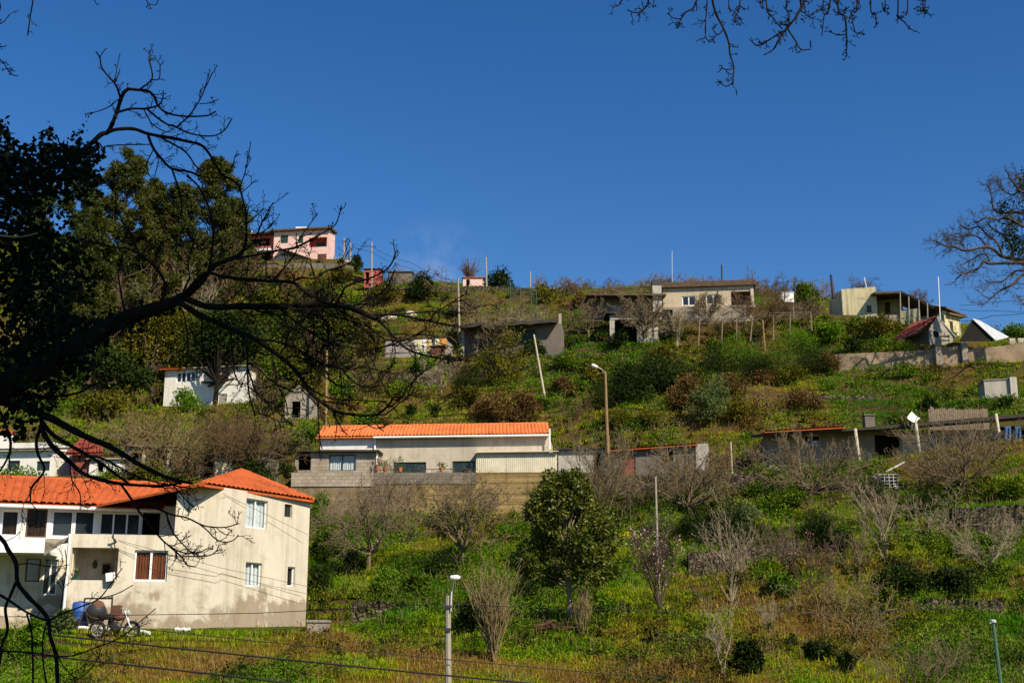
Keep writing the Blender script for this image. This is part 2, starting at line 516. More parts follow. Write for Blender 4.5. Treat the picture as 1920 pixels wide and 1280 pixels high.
m_plain('orange_boards', (.62, .28, .06), .8, .3, 2)
m_plain('yellow_boards', (.62, .50, .22), .8, .2, 2)
m_plain('cream_boards', (.66, .60, .42), .8, .2, 2)
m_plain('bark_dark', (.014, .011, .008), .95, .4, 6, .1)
m_plain('bark_brown', (.075, .056, .038), .95, .4, 6, .1)
m_plain('bark_grey', (.165, .125, .075), .95, .35, 5, .1)
m_plain('bark_pale', (.25, .205, .135), .9, .3, 5, .1)
m_plain('twig_brown', (.125, .08, .042), .95, .35, 5, .1)
m_plain('twig_tan', (.20, .15, .075), .95, .35, 5, .1)
m_plain('cloth_blue', (.06, .12, .24), .9, .3)
m_plain('cloth_white', (.7, .7, .7), .9, .1)
m_plain('pale_rock', (.50, .42, .33), .9, .3, 3)
m_plain('mesh_green', (.035, .06, .05), .8, .3)
m_plain('soil', (.12, .065, .035), .95, .4, 3)
m_curtain('white_curtain', (.80, .81, .84))
m_curtain('brown_curtain', (.26, .075, .03))
m_curtain('dark_curtain', (.06, .035, .025))
m_glass('dark_glass')
m_glass('clear_glass', (.03, .03, .03), .93)
m_leaf('leaf_magnolia', (.016, .028, .003), (.098, .118, .008), (.27, .25, .03), .12, .5, .3)
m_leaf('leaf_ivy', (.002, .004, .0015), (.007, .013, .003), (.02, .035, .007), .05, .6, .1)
m_leaf('leaf_green', (.038, .095, .004), (.125, .235, .008), (.22, .30, .018), .3)
m_leaf('leaf_mid', (.028, .058, .003), (.10, .15, .006), (.17, .21, .014), .2)
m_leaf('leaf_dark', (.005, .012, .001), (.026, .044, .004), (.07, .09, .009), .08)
m_leaf('leaf_olive', (.040, .042, .003), (.135, .125, .009), (.23, .18, .02), .2)
m_leaf('leaf_rust', (.075, .045, .014), (.16, .095, .026), (.22, .14, .035), .2)
m_leaf('leaf_pale', (.07, .10, .03), (.15, .19, .055), (.22, .25, .09), .3)
m_leaf('needle_pine', (.018, .028, .004), (.072, .082, .010), (.12, .11, .016), .1, .6, .2)
m_leaf('needle_dark', (.016, .032, .008), (.042, .062, .014), (.07, .08, .02), .1, .6, .2)
m_leaf('blossom', (.34, .19, .19), (.50, .34, .33), (.62, .48, .45), .3)
m_leaf('blossom_pink', (.26, .085, .11), (.40, .16, .19), (.5, .26, .28), .3)
m_leaf('flower_yellow', (.40, .33, .02), (.60, .50, .03), None, .2)
# ------------------------------------------------------------------ terrain: depth knots (picture row, metres) per picture column
KN = {
 -500: [(1280,36),(1180,45),(1150,52),(900,70),(880,76),(790,92),(745,100),(600,135),(480,185),(430,215)],
 0:    [(1280,36),(1180,44.3),(1150,52),(897,70),(880,76),(785,92),(745,100),(600,135),(480,185),(440,215)],
 300:  [(1280,36),(1179,42),(1172,52),(893,70),(872,76),(765,98),(742,104),(600,140),(495,195),(470,220)],
 480:  [(1280,36),(1183,42),(1140,52),(935,73),(882,74.5),(876,80),(777,94),(724,105.5),(600,141),(538,180),(516,195),(494,197),(484,225)],
 600:  [(1280,36),(1187,42),(1110,52),(978,77.5),(892,79.2),(880,84),(790,90),(700,107),(600,142),(548,175),(516,195),(494,197),(488,225)],
 800:  [(1280,36),(1165,43.5),(1062,56),(975,77.5),(893,79.2),(880,86),(793,90),(672,114),(600,132),(560,150),(541,151.5),(532,170),(528,190)],
 1000: [(1280,36),(1165,43.5),(1080,54),(972,77.5),(893,79.2),(880,86),(793,90),(668,107),(600,122),(556,150),(548,165),(545,190)],
 1250: [(1280,36),(1165,43.5),(1085,54),(935,77),(885,79),(852,84),(750,92),(640,110),(612,113),(560,130),(542,150),(540,190)],
 1500: [(1280,36),(1165,43.5),(1072,54),(950,68),(868,76),(862,81),(790,84.5),(700,97),(622,112),(565,125),(555,150),(553,190)],
 1750: [(1280,36),(1165,43.5),(1072,53),(960,66),(866,75),(862,80),(785,84),(708,97),(650,98.5),(615,108),(598,120),(598,190)],
 1920: [(1280,36),(1165,43.5),(1072,52),(955,64),(842,75),(838,80),(765,84),(697,97),(652,98.5),(632,110),(630,120),(630,190)],
 2500: [(1280,36),(1165,43.5),(1072,52),(955,64),(842,75),(838,80),(765,84),(697,97),(652,98.5),(632,110),(630,120),(630,190)],
}
_kc = np.array(sorted(KN)); _cc = (_kc - 960.0) / FPX
_kz = []
for k in _kc:
    L = KN[k]
    ys = [p_[1] for p_ in L]; zs = [P(k, p_[0], p_[1])[2] for p_ in L]
    ys = [-400, -40, 0, 8, 20] + ys + [300, 900, 4000]
    zs = [-1.5, -1.55, -1.65, -2.4, -2.9] + zs + [zs[-1] + 8, zs[-1] + 2, zs[-1] - 20]
    _kz.append((np.array(ys, float), np.array(zs, float)))

def h_base(x, y):
    x = np.asarray(x, float); y = np.asarray(y, float)
    c = np.clip(x / np.maximum(y, 20.0), _cc[0], _cc[-1] - 1e-6)
    i = np.clip(np.searchsorted(_cc, c, 'right') - 1, 0, len(_cc) - 2)
    f = (c - _cc[i]) / (_cc[i + 1] - _cc[i])
    f = f * f * (3 - 2 * f)
    z = np.zeros_like(x)
    Z = np.stack([np.interp(y, a, b) for a, b in _kz])
    idx = np.indices(x.shape)
    z0 = Z[(i,) + tuple(idx)]; z1 = Z[(i + 1,) + tuple(idx)]
    return z0 * (1 - f) + z1 * f

PADS = []
def strip(pts, front=2.2, back=.25, m=.5):
    """level the ground along the foot of a wall given by picture points (u, v_foot, metres)"""
    for (u0, v0, y0), (u1, v1, y1) in zip(pts[:-1], pts[1:]):
        n = max(1, int(abs(u1 - u0) / 30))
        for k in range(n):
            f0, f1 = k / n, (k + 1) / n; fm = (f0 + f1) / 2
            y = y0 + (y1 - y0) * fm; z = P(u0 + (u1 - u0) * fm, v0 + (v1 - v0) * fm, y)[2]
            xa, xb = P(u0 + (u1 - u0) * f0, v0, y)[0], P(u0 + (u1 - u0) * f1, v1, y)[0]
            PADS.append((min(xa, xb), max(xa, xb), y - front, y + back, z, m))
def pad(x0, x1, y0, y1, z, m=1.0):
    PADS.append((x0, x1, y0, y1, z, m))
def pad_px(u0, u1, y0, y1, z, m=1.0):
    k = lambda u: (u - 960) / FPX * 1.02
    pad(min(k(u0) * y0, k(u0) * y1), max(k(u1) * y0, k(u1) * y1), y0, y1, z, m)

_gx = np.concatenate([-np.geomspace(900, 76, 22), np.arange(-75, 75.01, .5), np.geomspace(76, 900, 22)])
_gy = np.concatenate([np.array([-400, -250, -150, -90, -60, -40, -25, -15, -8, -3]), np.arange(0, 30, 1.5), np.arange(30, 160.01, .5), np.arange(161, 232, 1.0), np.geomspace(234, 3000, 25)])
_HZ = None
def build_heights():
    global _HZ
    X, Y = np.meshgrid(_gx, _gy, indexing='ij')
    Zb = h_base(X, Y)
    # small steps and lumps of the old terraces
    amp = np.clip((Y - 24) / 20, 0, 1)
    Zn = (fbm(X * .16 + 3, Y * .16, 4) - .5) * 2.0 + (fbm(X * .7, Y * .7 + 40, 3) - .5) * .7
    per = 1.7
    ph = Zb / per + (fbm(X * .035 + 9, Y * .035, 3) - .5) * 3.0
    fr = ph - np.floor(ph)
    st = np.clip((fr - .55) / .35, 0, 1); st = st * st * (3 - 2 * st)
    Zt = Zb + (st - fr) * per * .72 * np.clip((Y - 34) / 10, 0, 1) * np.clip((170 - Y) / 30, 0, 1)
    Z = Zt + Zn * amp * np.clip((260 - Y) / 60, .2, 1) * .75
    for x0, x1, y0, y1, z, m in PADS:
        dx = np.maximum(np.maximum(x0 - X, X - x1), 0); dy = np.maximum(np.maximum(y0 - Y, Y - y1), 0)
        w = np.clip(1 - np.sqrt(dx * dx + dy * dy) / m, 0, 1); w = w * w * (3 - 2 * w)
        Z = Z * (1 - w) + z * w
    _HZ = Z

def hgt(x, y):
    x = np.asarray(x, float); y = np.asarray(y, float)
    i = np.clip(np.searchsorted(_gx, x, 'right') - 1, 0, len(_gx) - 2)
    j = np.clip(np.searchsorted(_gy, y, 'right') - 1, 0, len(_gy) - 2)
    fx = (x - _gx[i]) / (_gx[i + 1] - _gx[i]); fy = (y - _gy[j]) / (_gy[j + 1] - _gy[j])
    return (_HZ[i, j] * (1 - fx) * (1 - fy) + _HZ[i + 1, j] * fx * (1 - fy) + _HZ[i, j + 1] * (1 - fx) * fy + _HZ[i + 1, j + 1] * fx * fy)

_march = np.concatenate([np.arange(26, 120, .2), np.arange(120, 240, .5)])
def at(u, v):
    """first point of the ground under photo pixel (u, v)"""
    d = raydir(u, v)
    X = d[0] / d[1] * _march; Zr = d[2] / d[1] * _march
    below = hgt(X, _march) >= Zr
    k = int(np.argmax(below)) if below.any() else len(_march) - 1
    y = _march[k]
    return np.array([X[k], y, float(hgt(X[k], y))])

def at_many(U, Vv):
    """vectorised at(): rays that meet no ground give nan"""
    out = np.full((len(U), 3), np.nan)
    a = (U - 960.0) / FPX; b = (640.0 - Vv) / FPX
    dy = CP - b * SP; kx = a / dy; kz = (SP + b * CP) / dy
    done = np.zeros(len(U), bool)
    for y in np.concatenate([np.arange(26, 120, .3), np.arange(120, 235, .8)]):
        idx = np.where(~done)[0]
        if not len(idx): break
        h = hgt(kx[idx] * y, np.full(len(idx), y))
        hit = h >= kz[idx] * y
        hi = idx[hit]
        out[hi, 0] = kx[hi] * y; out[hi, 1] = y; out[hi, 2] = h[hit]
        done[hi] = True
    return out

# colours of the ground cover: (u, v, half width, half height, value); >0 dry and brown, <0 fresh green
DRY = [(380,1235,200,35,1.1),(760,1190,150,25,.8),(700,1255,60,30,-.7),(1000,1240,170,60,.1),(1300,1180,200,22,.8),(1250,1240,200,50,.25),(1500,1230,150,60,.1),(1130,1240,120,30,-.5),(480,1270,90,25,-.6),(1700,1240,200,50,-.3),
       (60,1240,110,60,-1.3),(760,1110,190,55,-1.0),(1010,1100,90,60,-.8),(480,1180,180,12,-.4),(1680,700,300,40,-.1),(1650,745,90,45,-1.3),
       (1780,760,120,25,-.6),(1250,800,160,30,.35),(900,690,70,60,.5),(960,760,130,35,.3),(820,760,80,30,-.7),(1080,665,120,35,-.7),
       (1480,660,140,40,-.9),(1590,620,120,35,-.6),(1740,1110,150,20,-.5),(1800,1200,120,60,-.5),(1420,780,110,50,.35),(1300,720,110,70,.2),(540,570,100,70,.5),(750,560,110,40,.25),(760,540,60,15,-.8),
       (640,700,90,60,.1),(330,800,170,40,.15),(450,800,100,40,.7),(1180,1000,80,30,-.5),(640,1010,80,60,-.8),(1330,1100,200,25,-.3),(1400,950,150,40,.3),
       (1900,880,60,25,-.6),(940,600,90,40,.3),(1050,545,90,15,.5),(1150,580,100,20,.4),(1300,560,60,30,.3),(1150,690,80,25,-.4),(1120,760,60,30,-.3),(700,640,60,30,.3)]
def dryness(p):
    """value per ground point from where it lies, by its place in the patches above plus drift"""
    p = np.asarray(p, float)
    w = p[:, 1] * CP + p[:, 2] * SP
    u = 960 + FPX * p[:, 0] / np.maximum(w, 1); v = 640 - FPX * (p[:, 2] * CP - p[:, 1] * SP) / np.maximum(w, 1)
    d = (fbm(p[:, 0] * .11 + 5, p[:, 1] * .11, 4) - .5) * 3.4 + (fbm(p[:, 0] * .45, p[:, 1] * .45 + 3, 3) - .5) * 3.0 - .27
    for cu, cv, ru, rv, val in DRY:
        q = ((u - cu) / ru) ** 2 + ((v - cv) / rv) ** 2
        d = d + val * np.exp(-q * 1.2)
    return d

def build_ground():
    X, Y = np.meshgrid(_gx, _gy, indexing='ij')
    V = np.stack([X, Y, _HZ], -1).reshape(-1, 3)
    nx, ny = X.shape
    i = np.arange(nx - 1)[:, None] * ny; j = np.arange(ny - 1)[None, :]
    Q = np.stack([i + j, i + ny + j, i + ny + j + 1, i + j + 1], -1).reshape(-1, 4)
    m, nt, out = nmat('ground_cover')
    at_ = nt.nodes.new('ShaderNodeAttribute'); at_.attribute_name = 'dry'
    n2 = noise(nt, 2.2, 5, .65); n3 = noise(nt, 9, 4, .7)
    f = math_(nt, 'ADD', math_(nt, 'MULTIPLY', at_.outputs['Fac'], .22), math_(nt, 'MULTIPLY', math_(nt, 'SUBTRACT', n2, .5), .9))
    f = math_(nt, 'ADD', f, .46)
    col = ramp(nt, f, [(.05, (.022, .072, .002)), (.35, (.065, .11, .003)), (.55, (.125, .125, .007)), (.75, (.135, .085, .014)), (1, (.13, .06, .018))])
    col = mixc(nt, .8, col, ramp(nt, n3, [(.3, (.35, .33, .3)), (.65, (1.1, 1.1, 1.05))]), 'MULTIPLY')
    gn = nt.nodes.new('ShaderNodeNewGeometry'); sx = nt.nodes.new('ShaderNodeSeparateXYZ'); nt.links.new(gn.outputs['True Normal'], sx.inputs[0])
    steep = ramp(nt, math_(nt, 'ADD', sx.outputs[2], math_(nt, 'MULTIPLY', n2, .2)), [(.74, (1, 1, 1)), (.86, (0, 0, 0))])
    col = mixc(nt, math_(nt, 'MULTIPLY', steep, .75), col, (.085, .05, .024))
    finish(nt, out, col, .95, n3, 1.0, .05, bdist=.12)
    mb = MB().add(V, Q)
    o = solo('ground', mb, m, kind='structure', smooth=True, attrs={'dry': dryness(V)})
    return o

# ------------------------------------------------------------------ plants: leaf and blade clouds, tubes
def unit(v):
    return v / (np.linalg.norm(v, axis=-1, keepdims=True) + 1e-9)

def leaf_quads(mb, pts, size, rng, up=0.3, aspect=.55, out_dir=None, droop=0.0):
    """one pointed leaf (a kite of two halves folded on its midrib) at each point"""
    n = len(pts)
    d = rng.normal(size=(n, 3))
    if out_dir is not None: d = d * .8 + out_dir * 1.0
    d[:, 2] -= droop
    d = unit(d)
    nm = rng.normal(size=(n, 3)); nm[:, 2] += up * 3
    s = unit(np.cross(d, nm))
    L = (size * (0.6 + .8 * rng.random(n)))[:, None]
    a = pts; b = pts + d * L * .45 + s * L * aspect * .5; c = pts + d * L; e = pts + d * L * .45 - s * L * aspect * .5
    V = np.stack([a, b, c, e], 1).reshape(-1, 3)
    mb.add(V, np.arange(n * 4).reshape(-1, 4))

def clump_points(rng, centers, radii, n_each, flat=.8, shell=.55):
    """points through the clumps' volumes, thicker toward each clump's outside"""
    C, out_dir = [], []
    for c, r in zip(centers, radii):
        d = unit(rng.normal(size=(n_each, 3)))
        rr = r * (shell + (1 - shell) * rng.random(n_each)) ** 1.0
        rr = rr * np.where(rng.random(n_each) < .25, rng.random(n_each), 1)
        p = d * rr[:, None]; p[:, 2] *= flat
        C.append(c + p); out_dir.append(d)
    return np.vstack(C), np.vstack(out_dir)

def blades(mb, base, n_each, hgt_, width, rng, lean=.5, base_r=.12):
    """tufts: n_each thin bent blades from every base point"""
    m = len(base); n = m * n_each
    b = np.repeat(base, n_each, 0) + np.concatenate([rng.normal(size=(n, 2)) * base_r, np.zeros((n, 1))], 1)
    hh = np.repeat(np.broadcast_to(hgt_, (m,)), n_each) * (.5 + .9 * rng.random(n))
    ang = rng.random(n) * 6.283
    ld = np.stack([np.cos(ang), np.sin(ang), np.zeros(n)], 1) * (hh * lean * rng.random(n))[:, None]
    mid = b + ld * .35; mid[:, 2] += hh * .6
    tip = b + ld; tip[:, 2] += hh * (1 - .3 * rng.random(n))
    a2 = rng.random(n) * 6.283
    sd = np.stack([np.cos(a2), np.sin(a2), np.zeros(n)], 1) * (np.repeat(np.broadcast_to(width, (m,)), n_each) * (.6 + .8 * rng.random(n)))[:, None] * .5
    b = b.copy(); b[:, 2] -= .05
    V = np.stack([b - sd * .8, b + sd * .8, mid + sd, mid - sd, tip], 1).reshape(-1, 3)
    k = np.arange(n) * 5
    mb.add(V, np.stack([k, k + 1, k + 2, k + 3], 1), np.stack([k + 3, k + 2, k + 4], 1))

def grow(out, rng, p, d, length, r, lvl, pr):
    """one branch and its side branches, appended to out as (points, radii, level)"""
    n = max(3, int(pr.get('seg', 6) if lvl == 0 else 4 + (lvl == 1)))
    pts = [np.array(p, float)]; d = np.array(d, float); d /= np.linalg.norm(d)
    dirs = [d]
    step = length / n
    wob = pr.get('wob', .22)
    for k in range(n):
        d = d + rng.normal(size=3) * wob + np.array([0, 0, pr.get('up', .08)])
        d /= np.linalg.norm(d)
        pts.append(pts[-1] + d * step); dirs.append(d)
    r_end = r * pr.get('taper', .45)
    if lvl >= pr['levels']: r_end = max(r * .4, pr['rmin'] * .6)
    rad = np.linspace(r, r_end, n + 1)
    out.append((np.array(pts), rad, lvl))
    if lvl >= pr['levels']:
        return
    nb = pr['nb'][lvl]
    for k in range(nb):
        f = pr.get('first', .25) + (1 - pr.get('first', .25)) * (k + rng.random() * .9) / nb
        f = min(f, .999)
        i = int(f * n); g = f * n - i
        q = pts[i] * (1 - g) + pts[i + 1] * g
        dd = dirs[i]
        perp = np.cross(dd, rng.normal(size=3)); perp /= np.linalg.norm(perp) + 1e-9
        ang = pr['ang'][lvl] * (.7 + .6 * rng.random())
        nd = dd * math.cos(ang) + perp * math.sin(ang)
        nd[2] += pr.get('lift', 0)
        rl = length * pr['len'][lvl] * (.55 + .7 * rng.random()) * (1.15 - .55 * f)
        rr = max(pr['rmin'], (rad[i]) * pr.get('rr', .6))
        grow(out, rng, q, nd, rl, rr, lvl + 1, pr)

def branches_mesh(out, big=6, small=3):
    mb = MB()
    for pts, rad, lvl in out:
        mb.tube(pts, rad, big if lvl == 0 else (4 if lvl == 1 else small))
    return mb
# ------------------------------------------------------------------ walls, windows, roofs
def XY(u, v, y):
    p = P(u, v, y); return (p[0], p[1])

class Face:
    """an upright wall face between two plan points, seen from the camera's side"""
    def __init__(s, A, B, z0, z1):
        s.A, s.B = np.array(A[:2], float), np.array(B[:2], float)
        s.z0, s.z1 = z0, z1
        e = s.B - s.A; s.L = np.linalg.norm(e); s.e = e / s.L
        n = np.array([-s.e[1], s.e[0]]); mid = (s.A + s.B) / 2
        s.n = n if n @ mid > 0 else -n            # inward
        s.holes = []
    def pt(s, a, d, z):
        q = s.A + s.e * a + s.n * d
        return (q[0], q[1], z)
    def px(s, u, v):
        p = on_plane(u, v, s.A, s.B)
        return ((p[:2] - s.A) @ s.e, p[2])
    def hole(s, u0, v0, u1, v1):
        um, vm = (u0 + u1) / 2, (v0 + v1) / 2
        h = (s.px(u0, vm)[0], s.px(u1, vm)[0], s.px(um, v1)[1], s.px(um, v0)[1])
        s.holes.append(h); return h
    def mesh(s, mb, t=.2):
        S_ = sorted({0.0, s.L} | {x for h in s.holes for x in h[:2] if 0 < x < s.L})
        Z_ = sorted({s.z0, s.z1} | {z for h in s.holes for z in h[2:] if s.z0 < z < s.z1})
        ns, nz = len(S_) - 1, len(Z_) - 1
        def solid(i, j):
            if i < 0 or j < 0 or i >= ns or j >= nz: return False
            a, z = (S_[i] + S_[i + 1]) / 2, (Z_[j] + Z_[j + 1]) / 2
            return not any(h[0] < a < h[1] and h[2] < z < h[3] for h in s.holes)
        for i in range(ns):
            for j in range(nz):
                if not solid(i, j): continue
                a0, a1, z0, z1 = S_[i], S_[i + 1], Z_[j], Z_[j + 1]
                f = [s.pt(a0, 0, z0), s.pt(a1, 0, z0), s.pt(a1, 0, z1), s.pt(a0, 0, z1)]
                b = [s.pt(a0, t, z0), s.pt(a1, t, z0), s.pt(a1, t, z1), s.pt(a0, t, z1)]
                mb.add(f, [(0, 1, 2, 3)]); mb.add(b, [(3, 2, 1, 0)])
                if not solid(i - 1, j): mb.add([f[0], f[3], b[3], b[0]], [(0, 1, 2, 3)])
                if not solid(i + 1, j): mb.add([f[1], b[1], b[2], f[2]], [(0, 1, 2, 3)])
                if not solid(i, j - 1): mb.add([f[0], b[0], b[1], f[1]], [(0, 1, 2, 3)])
                if not solid(i, j + 1): mb.add([f[3], f[2], b[2], b[3]], [(0, 1, 2, 3)])
        return mb
    def bar(s, mb, a0, a1, d0, d1, z0, z1):
        o = np.array(s.pt(a0, d0, z0)); ex = np.array([*s.e, 0]) * (a1 - a0); ey = np.array([*s.n, 0]) * (d1 - d0)
        mb.obox(o, ex, ey, (0, 0, z1 - z0)); return mb

def window(root, F, h, frame='white_metal', glass='dark_glass', back=None, panes=2, fw=.05, inset=.09, name='window', bars=0, label=None):
    """frame with its mullions set in the hole h of face F; pane and (back) curtain are its sub-parts"""
    a0, a1, z0, z1 = h
    mb = MB()
    e = .002
    F.bar(mb, a0 + e, a1 - e, inset, inset + .05, z0 + e, z0 + fw); F.bar(mb, a0 + e, a1 - e, inset, inset + .05, z1 - fw, z1 - e)
    F.bar(mb, a0 + e, a0 + fw, inset, inset + .05, z0 + fw, z1 - fw); F.bar(mb, a1 - fw, a1 - e, inset, inset + .05, z0 + fw, z1 - fw)
    for k in range(1, panes):
        a = a0 + (a1 - a0) * k / panes
        F.bar(mb, a - fw * .6, a + fw * .6, inset - .01, inset + .045, z0 + fw, z1 - fw)
    for k in range(1, bars + 1):
        z = z0 + (z1 - z0) * k / (bars + 1)
        F.bar(mb, a0 + fw, a1 - fw, inset + .005, inset + .04, z - .018, z + .018)
    w = part(name, mb, MATS[frame], root, label=label)
    if glass:
        g = MB(); F.bar(g, a0 + fw * .5, a1 - fw * .5, inset + .02, inset + .028, z0 + fw * .5, z1 - fw * .5)
        part('pane', g, MATS[glass], w)
    if back:
        # a hanging cloth in folds
        n = 40; ss = np.linspace(a0 + .02, a1 - .02, n); amp = .025
        top = [F.pt(a, inset + .1 + amp * math.sin(k * 1.9) + amp * .6 * math.sin(k * .7), z1) for k, a in enumerate(ss)]
        bot = [F.pt(a, inset + .1 + amp * math.sin(k * 1.9 + .3) + amp * .6 * math.sin(k * .7), z0) for k, a in enumerate(ss)]
        c = MB(); c.add(top + bot, [(k, k + n, k + n + 1, k + 1) for k in range(n - 1)])
        part('curtain', c, MATS[back], w)
    return w

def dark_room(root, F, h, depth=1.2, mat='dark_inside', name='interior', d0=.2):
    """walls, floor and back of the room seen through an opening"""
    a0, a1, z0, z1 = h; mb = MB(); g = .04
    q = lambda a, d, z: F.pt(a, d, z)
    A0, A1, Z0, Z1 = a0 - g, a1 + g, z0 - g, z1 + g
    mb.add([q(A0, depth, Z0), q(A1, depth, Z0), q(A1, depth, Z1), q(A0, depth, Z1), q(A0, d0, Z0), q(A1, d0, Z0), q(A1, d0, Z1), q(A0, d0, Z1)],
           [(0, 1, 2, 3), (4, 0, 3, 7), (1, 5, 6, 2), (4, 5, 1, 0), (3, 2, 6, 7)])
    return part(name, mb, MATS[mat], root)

def door(root, F, h, mat, inset=.06, name='door', label=None, boards=0):
    a0, a1, z0, z1 = h; mb = MB()
    if boards:
        for k in range(boards):
            b0 = a0 + (a1 - a0) * k / boards; b1 = a0 + (a1 - a0) * (k + 1) / boards
            F.bar(mb, b0 + .006, b1 - .006, inset + .004 * (k % 2), inset + .05, z0, z1 - .003)
    else:
        F.bar(mb, a0 + .003, a1 - .003, inset, inset + .05, z0, z1 - .003)
        F.bar(mb, a0 + .1, a1 - .1, inset - .012, inset, z0 + .15, (z0 + z1) / 2 - .06)
        F.bar(mb, a0 + .1, a1 - .1, inset - .012, inset, (z0 + z1) / 2 + .06, z1 - .12)
    d = part(name, mb, MATS[mat], root, label=label)
    hm = MB(); zz = z0 + (z1 - z0) * .48
    F.bar(hm, a1 - .12, a1 - .07, inset - .06, inset - .013, zz, zz + .12)
    part('handle', hm, MATS['dark_metal'], d)
    return d

def tile_roof(e0, e1, r1, r0, pitch=.24, row=.4, amp=.065, mb=None):
    """rounded tiles over the sheet with eave e0-e1 and ridge r0-r1"""
    e0, e1, r1, r0 = (np.asarray(q, float) for q in (e0, e1, r1, r0))
    W = np.linalg.norm(e1 - e0); H = max(np.linalg.norm(r0 - e0), np.linalg.norm(r1 - e1))
    nc = max(2, int(W / pitch)); sub = 6
    nr = max(2, int(H / row))
    s = np.linspace(0, 1, nc * sub + 1)
    tl = []
    for k in range(nr):
        tl += [(k / nr, 1.0), ((k + .97) / nr, 0.0)]
    tl.append((1.0, 0.0))
    t = np.array([q[0] for q in tl]); lift = np.array([q[1] for q in tl])
    nrm = np.cross(e1 - e0, r0 - e0); nrm /= np.linalg.norm(nrm)
    if nrm[2] < 0: nrm = -nrm
    prof = np.abs(np.sin(np.pi * s * nc)) ** .65
    Pn = ((1 - s)[:, None, None] * ((1 - t)[None, :, None] * e0 + t[None, :, None] * r0) + s[:, None, None] * ((1 - t)[None, :, None] * e1 + t[None, :, None] * r1))
    rngj = np.random.default_rng(int(abs(e0[0]) * 100) % 1000)
    jit = np.repeat(rngj.random(nc), sub); jit = np.append(jit, jit[-1]) * .012
    Pn = Pn + nrm * (prof[:, None] * amp + lift[None, :] * .03 + jit[:, None] * lift[None, :])[..., None]
    nS, nT = len(s), len(t)
    i = np.arange(nS - 1)[:, None] * nT; j = np.arange(nT - 1)[None, :]
    Q = np.stack([i + j, i + nT + j, i + nT + j + 1, i + j + 1], -1).reshape(-1, 4)
    mb = mb or MB()
    mb.add(Pn.reshape(-1, 3), Q)
    mb.slab([e0 - nrm * .01, e1 - nrm * .01, r1 - nrm * .01, r0 - nrm * .01], .07)
    return mb

def tri_tile_roof(e0, e1, apex, pitch=.24, row=.4, amp=.065, mb=None):
    """the same on a three-cornered hip: the courses stay level, the tiles run straight up the slope"""
    e0, e1, apex = (np.asarray(q, float) for q in (e0, e1, apex))
    ed = e1 - e0; W = np.linalg.norm(ed); ed /= W
    sa = (apex - e0) @ ed; foot = e0 + ed * sa
    up = apex - foot; H = np.linalg.norm(up); up /= H
    nrm = np.cross(ed, up); nrm = nrm if nrm[2] > 0 else -nrm
    nc = int(W / pitch) * 6; s = np.linspace(.01, W - .01, nc + 1)
    tmax = np.where(s < sa, s / sa, (W - s) / (W - sa)) * H
    nr = int(H / row)
    tl = sorted([k * row for k in range(nr + 1)] + [k * row + row * .96 for k in range(nr + 1)])
    tl = np.array([q for q in tl if q < H] + [H]); lift = np.array([1.0 if k % 2 == 0 else 0.0 for k in range(len(tl))])
    T = np.minimum(tl[None, :], tmax[:, None])
    prof = np.abs(np.sin(np.pi * s / pitch)) ** .65
    Pn = e0 + ed * s[:, None, None] + up * T[..., None] + nrm * (prof[:, None] * amp + lift[None, :] * .03)[..., None]
    nS, nT = Pn.shape[:2]
    i = np.arange(nS - 1)[:, None] * nT; j = np.arange(nT - 1)[None, :]
    mb = mb or MB()
    mb.add(Pn.reshape(-1, 3), np.stack([i + j, i + nT + j, i + nT + j + 1, i + j + 1], -1).reshape(-1, 4))
    mb.slab([e0 - nrm * .01, e1 - nrm * .01, apex - nrm * .01], .07)
    return mb

def ridge_tiles(mb, p0, p1, r=.10, step=.36):
    p0, p1 = np.asarray(p0, float), np.asarray(p1, float)
    n = max(2, int(np.linalg.norm(p1 - p0) / step))
    for k in range(n):
        a = p0 + (p1 - p0) * k / n; b = p0 + (p1 - p0) * (k + 1.08) / n
        mb.tube([a, b], [r * 1.08, r * .92], 8, True)
    return mb

def corrugated_sheet(F, a0, a1, z0, z1, d=0.0, pitch=.11, amp=.02, lean=0.0):
    n = max(8, int((a1 - a0) / pitch * 4)); ss = np.linspace(a0, a1, n)
    V = [F.pt(a, d + amp * math.sin(2 * math.pi * (a - a0) / pitch) + lean, z0) for a in ss] + [F.pt(a, d + amp * math.sin(2 * math.pi * (a - a0) / pitch), z1) for a in ss]
    V += [F.pt(a, d + .012 + amp * math.sin(2 * math.pi * (a - a0) / pitch) + lean, z0) for a in ss] + [F.pt(a, d + .012 + amp * math.sin(2 * math.pi * (a - a0) / pitch), z1) for a in ss]
    mb = MB()
    k = np.arange(n - 1)
    mb.add(V, np.concatenate([np.stack([k, k + 1, k + n + 1, k + n], 1), np.stack([k + 2 * n, k + 3 * n, k + 3 * n + 1, k + 2 * n + 1], 1), np.stack([k + n, k + n + 1, k + 3 * n + 1, k + 3 * n], 1), np.stack([k, k + 2 * n, k + 2 * n + 1, k + 1], 1)]))
    return mb

def shell(mb, F, depth, t=.2, ztop_back=None):
    """the two end walls and the back wall behind a front face"""
    zb = F.z1 if ztop_back is None else ztop_back
    for a in (0.0, F.L - t):
        o = [F.pt(a, .2, F.z0), F.pt(a, depth, F.z0), F.pt(a, depth, zb), F.pt(a, .2, F.z1)]
        mb.prism(o, (F.e[0] * t, F.e[1] * t, 0))
    mb.obox(F.pt(t, depth - t, F.z0), np.array([*F.e, 0]) * (F.L - 2 * t), np.array([*F.n, 0]) * t, (0, 0, zb - F.z0))
    return mb

# ================================================================== the two storey house, bottom left
PADS_DONE = []
HZ0 = 0.25
HA = XY(120, 1100, 41.4); HK = XY(415, 1100, 42.5); HR = XY(577, 1060, 46.9)
pad(-24, -6.0, 41.0, 52, HZ0, 2.0)

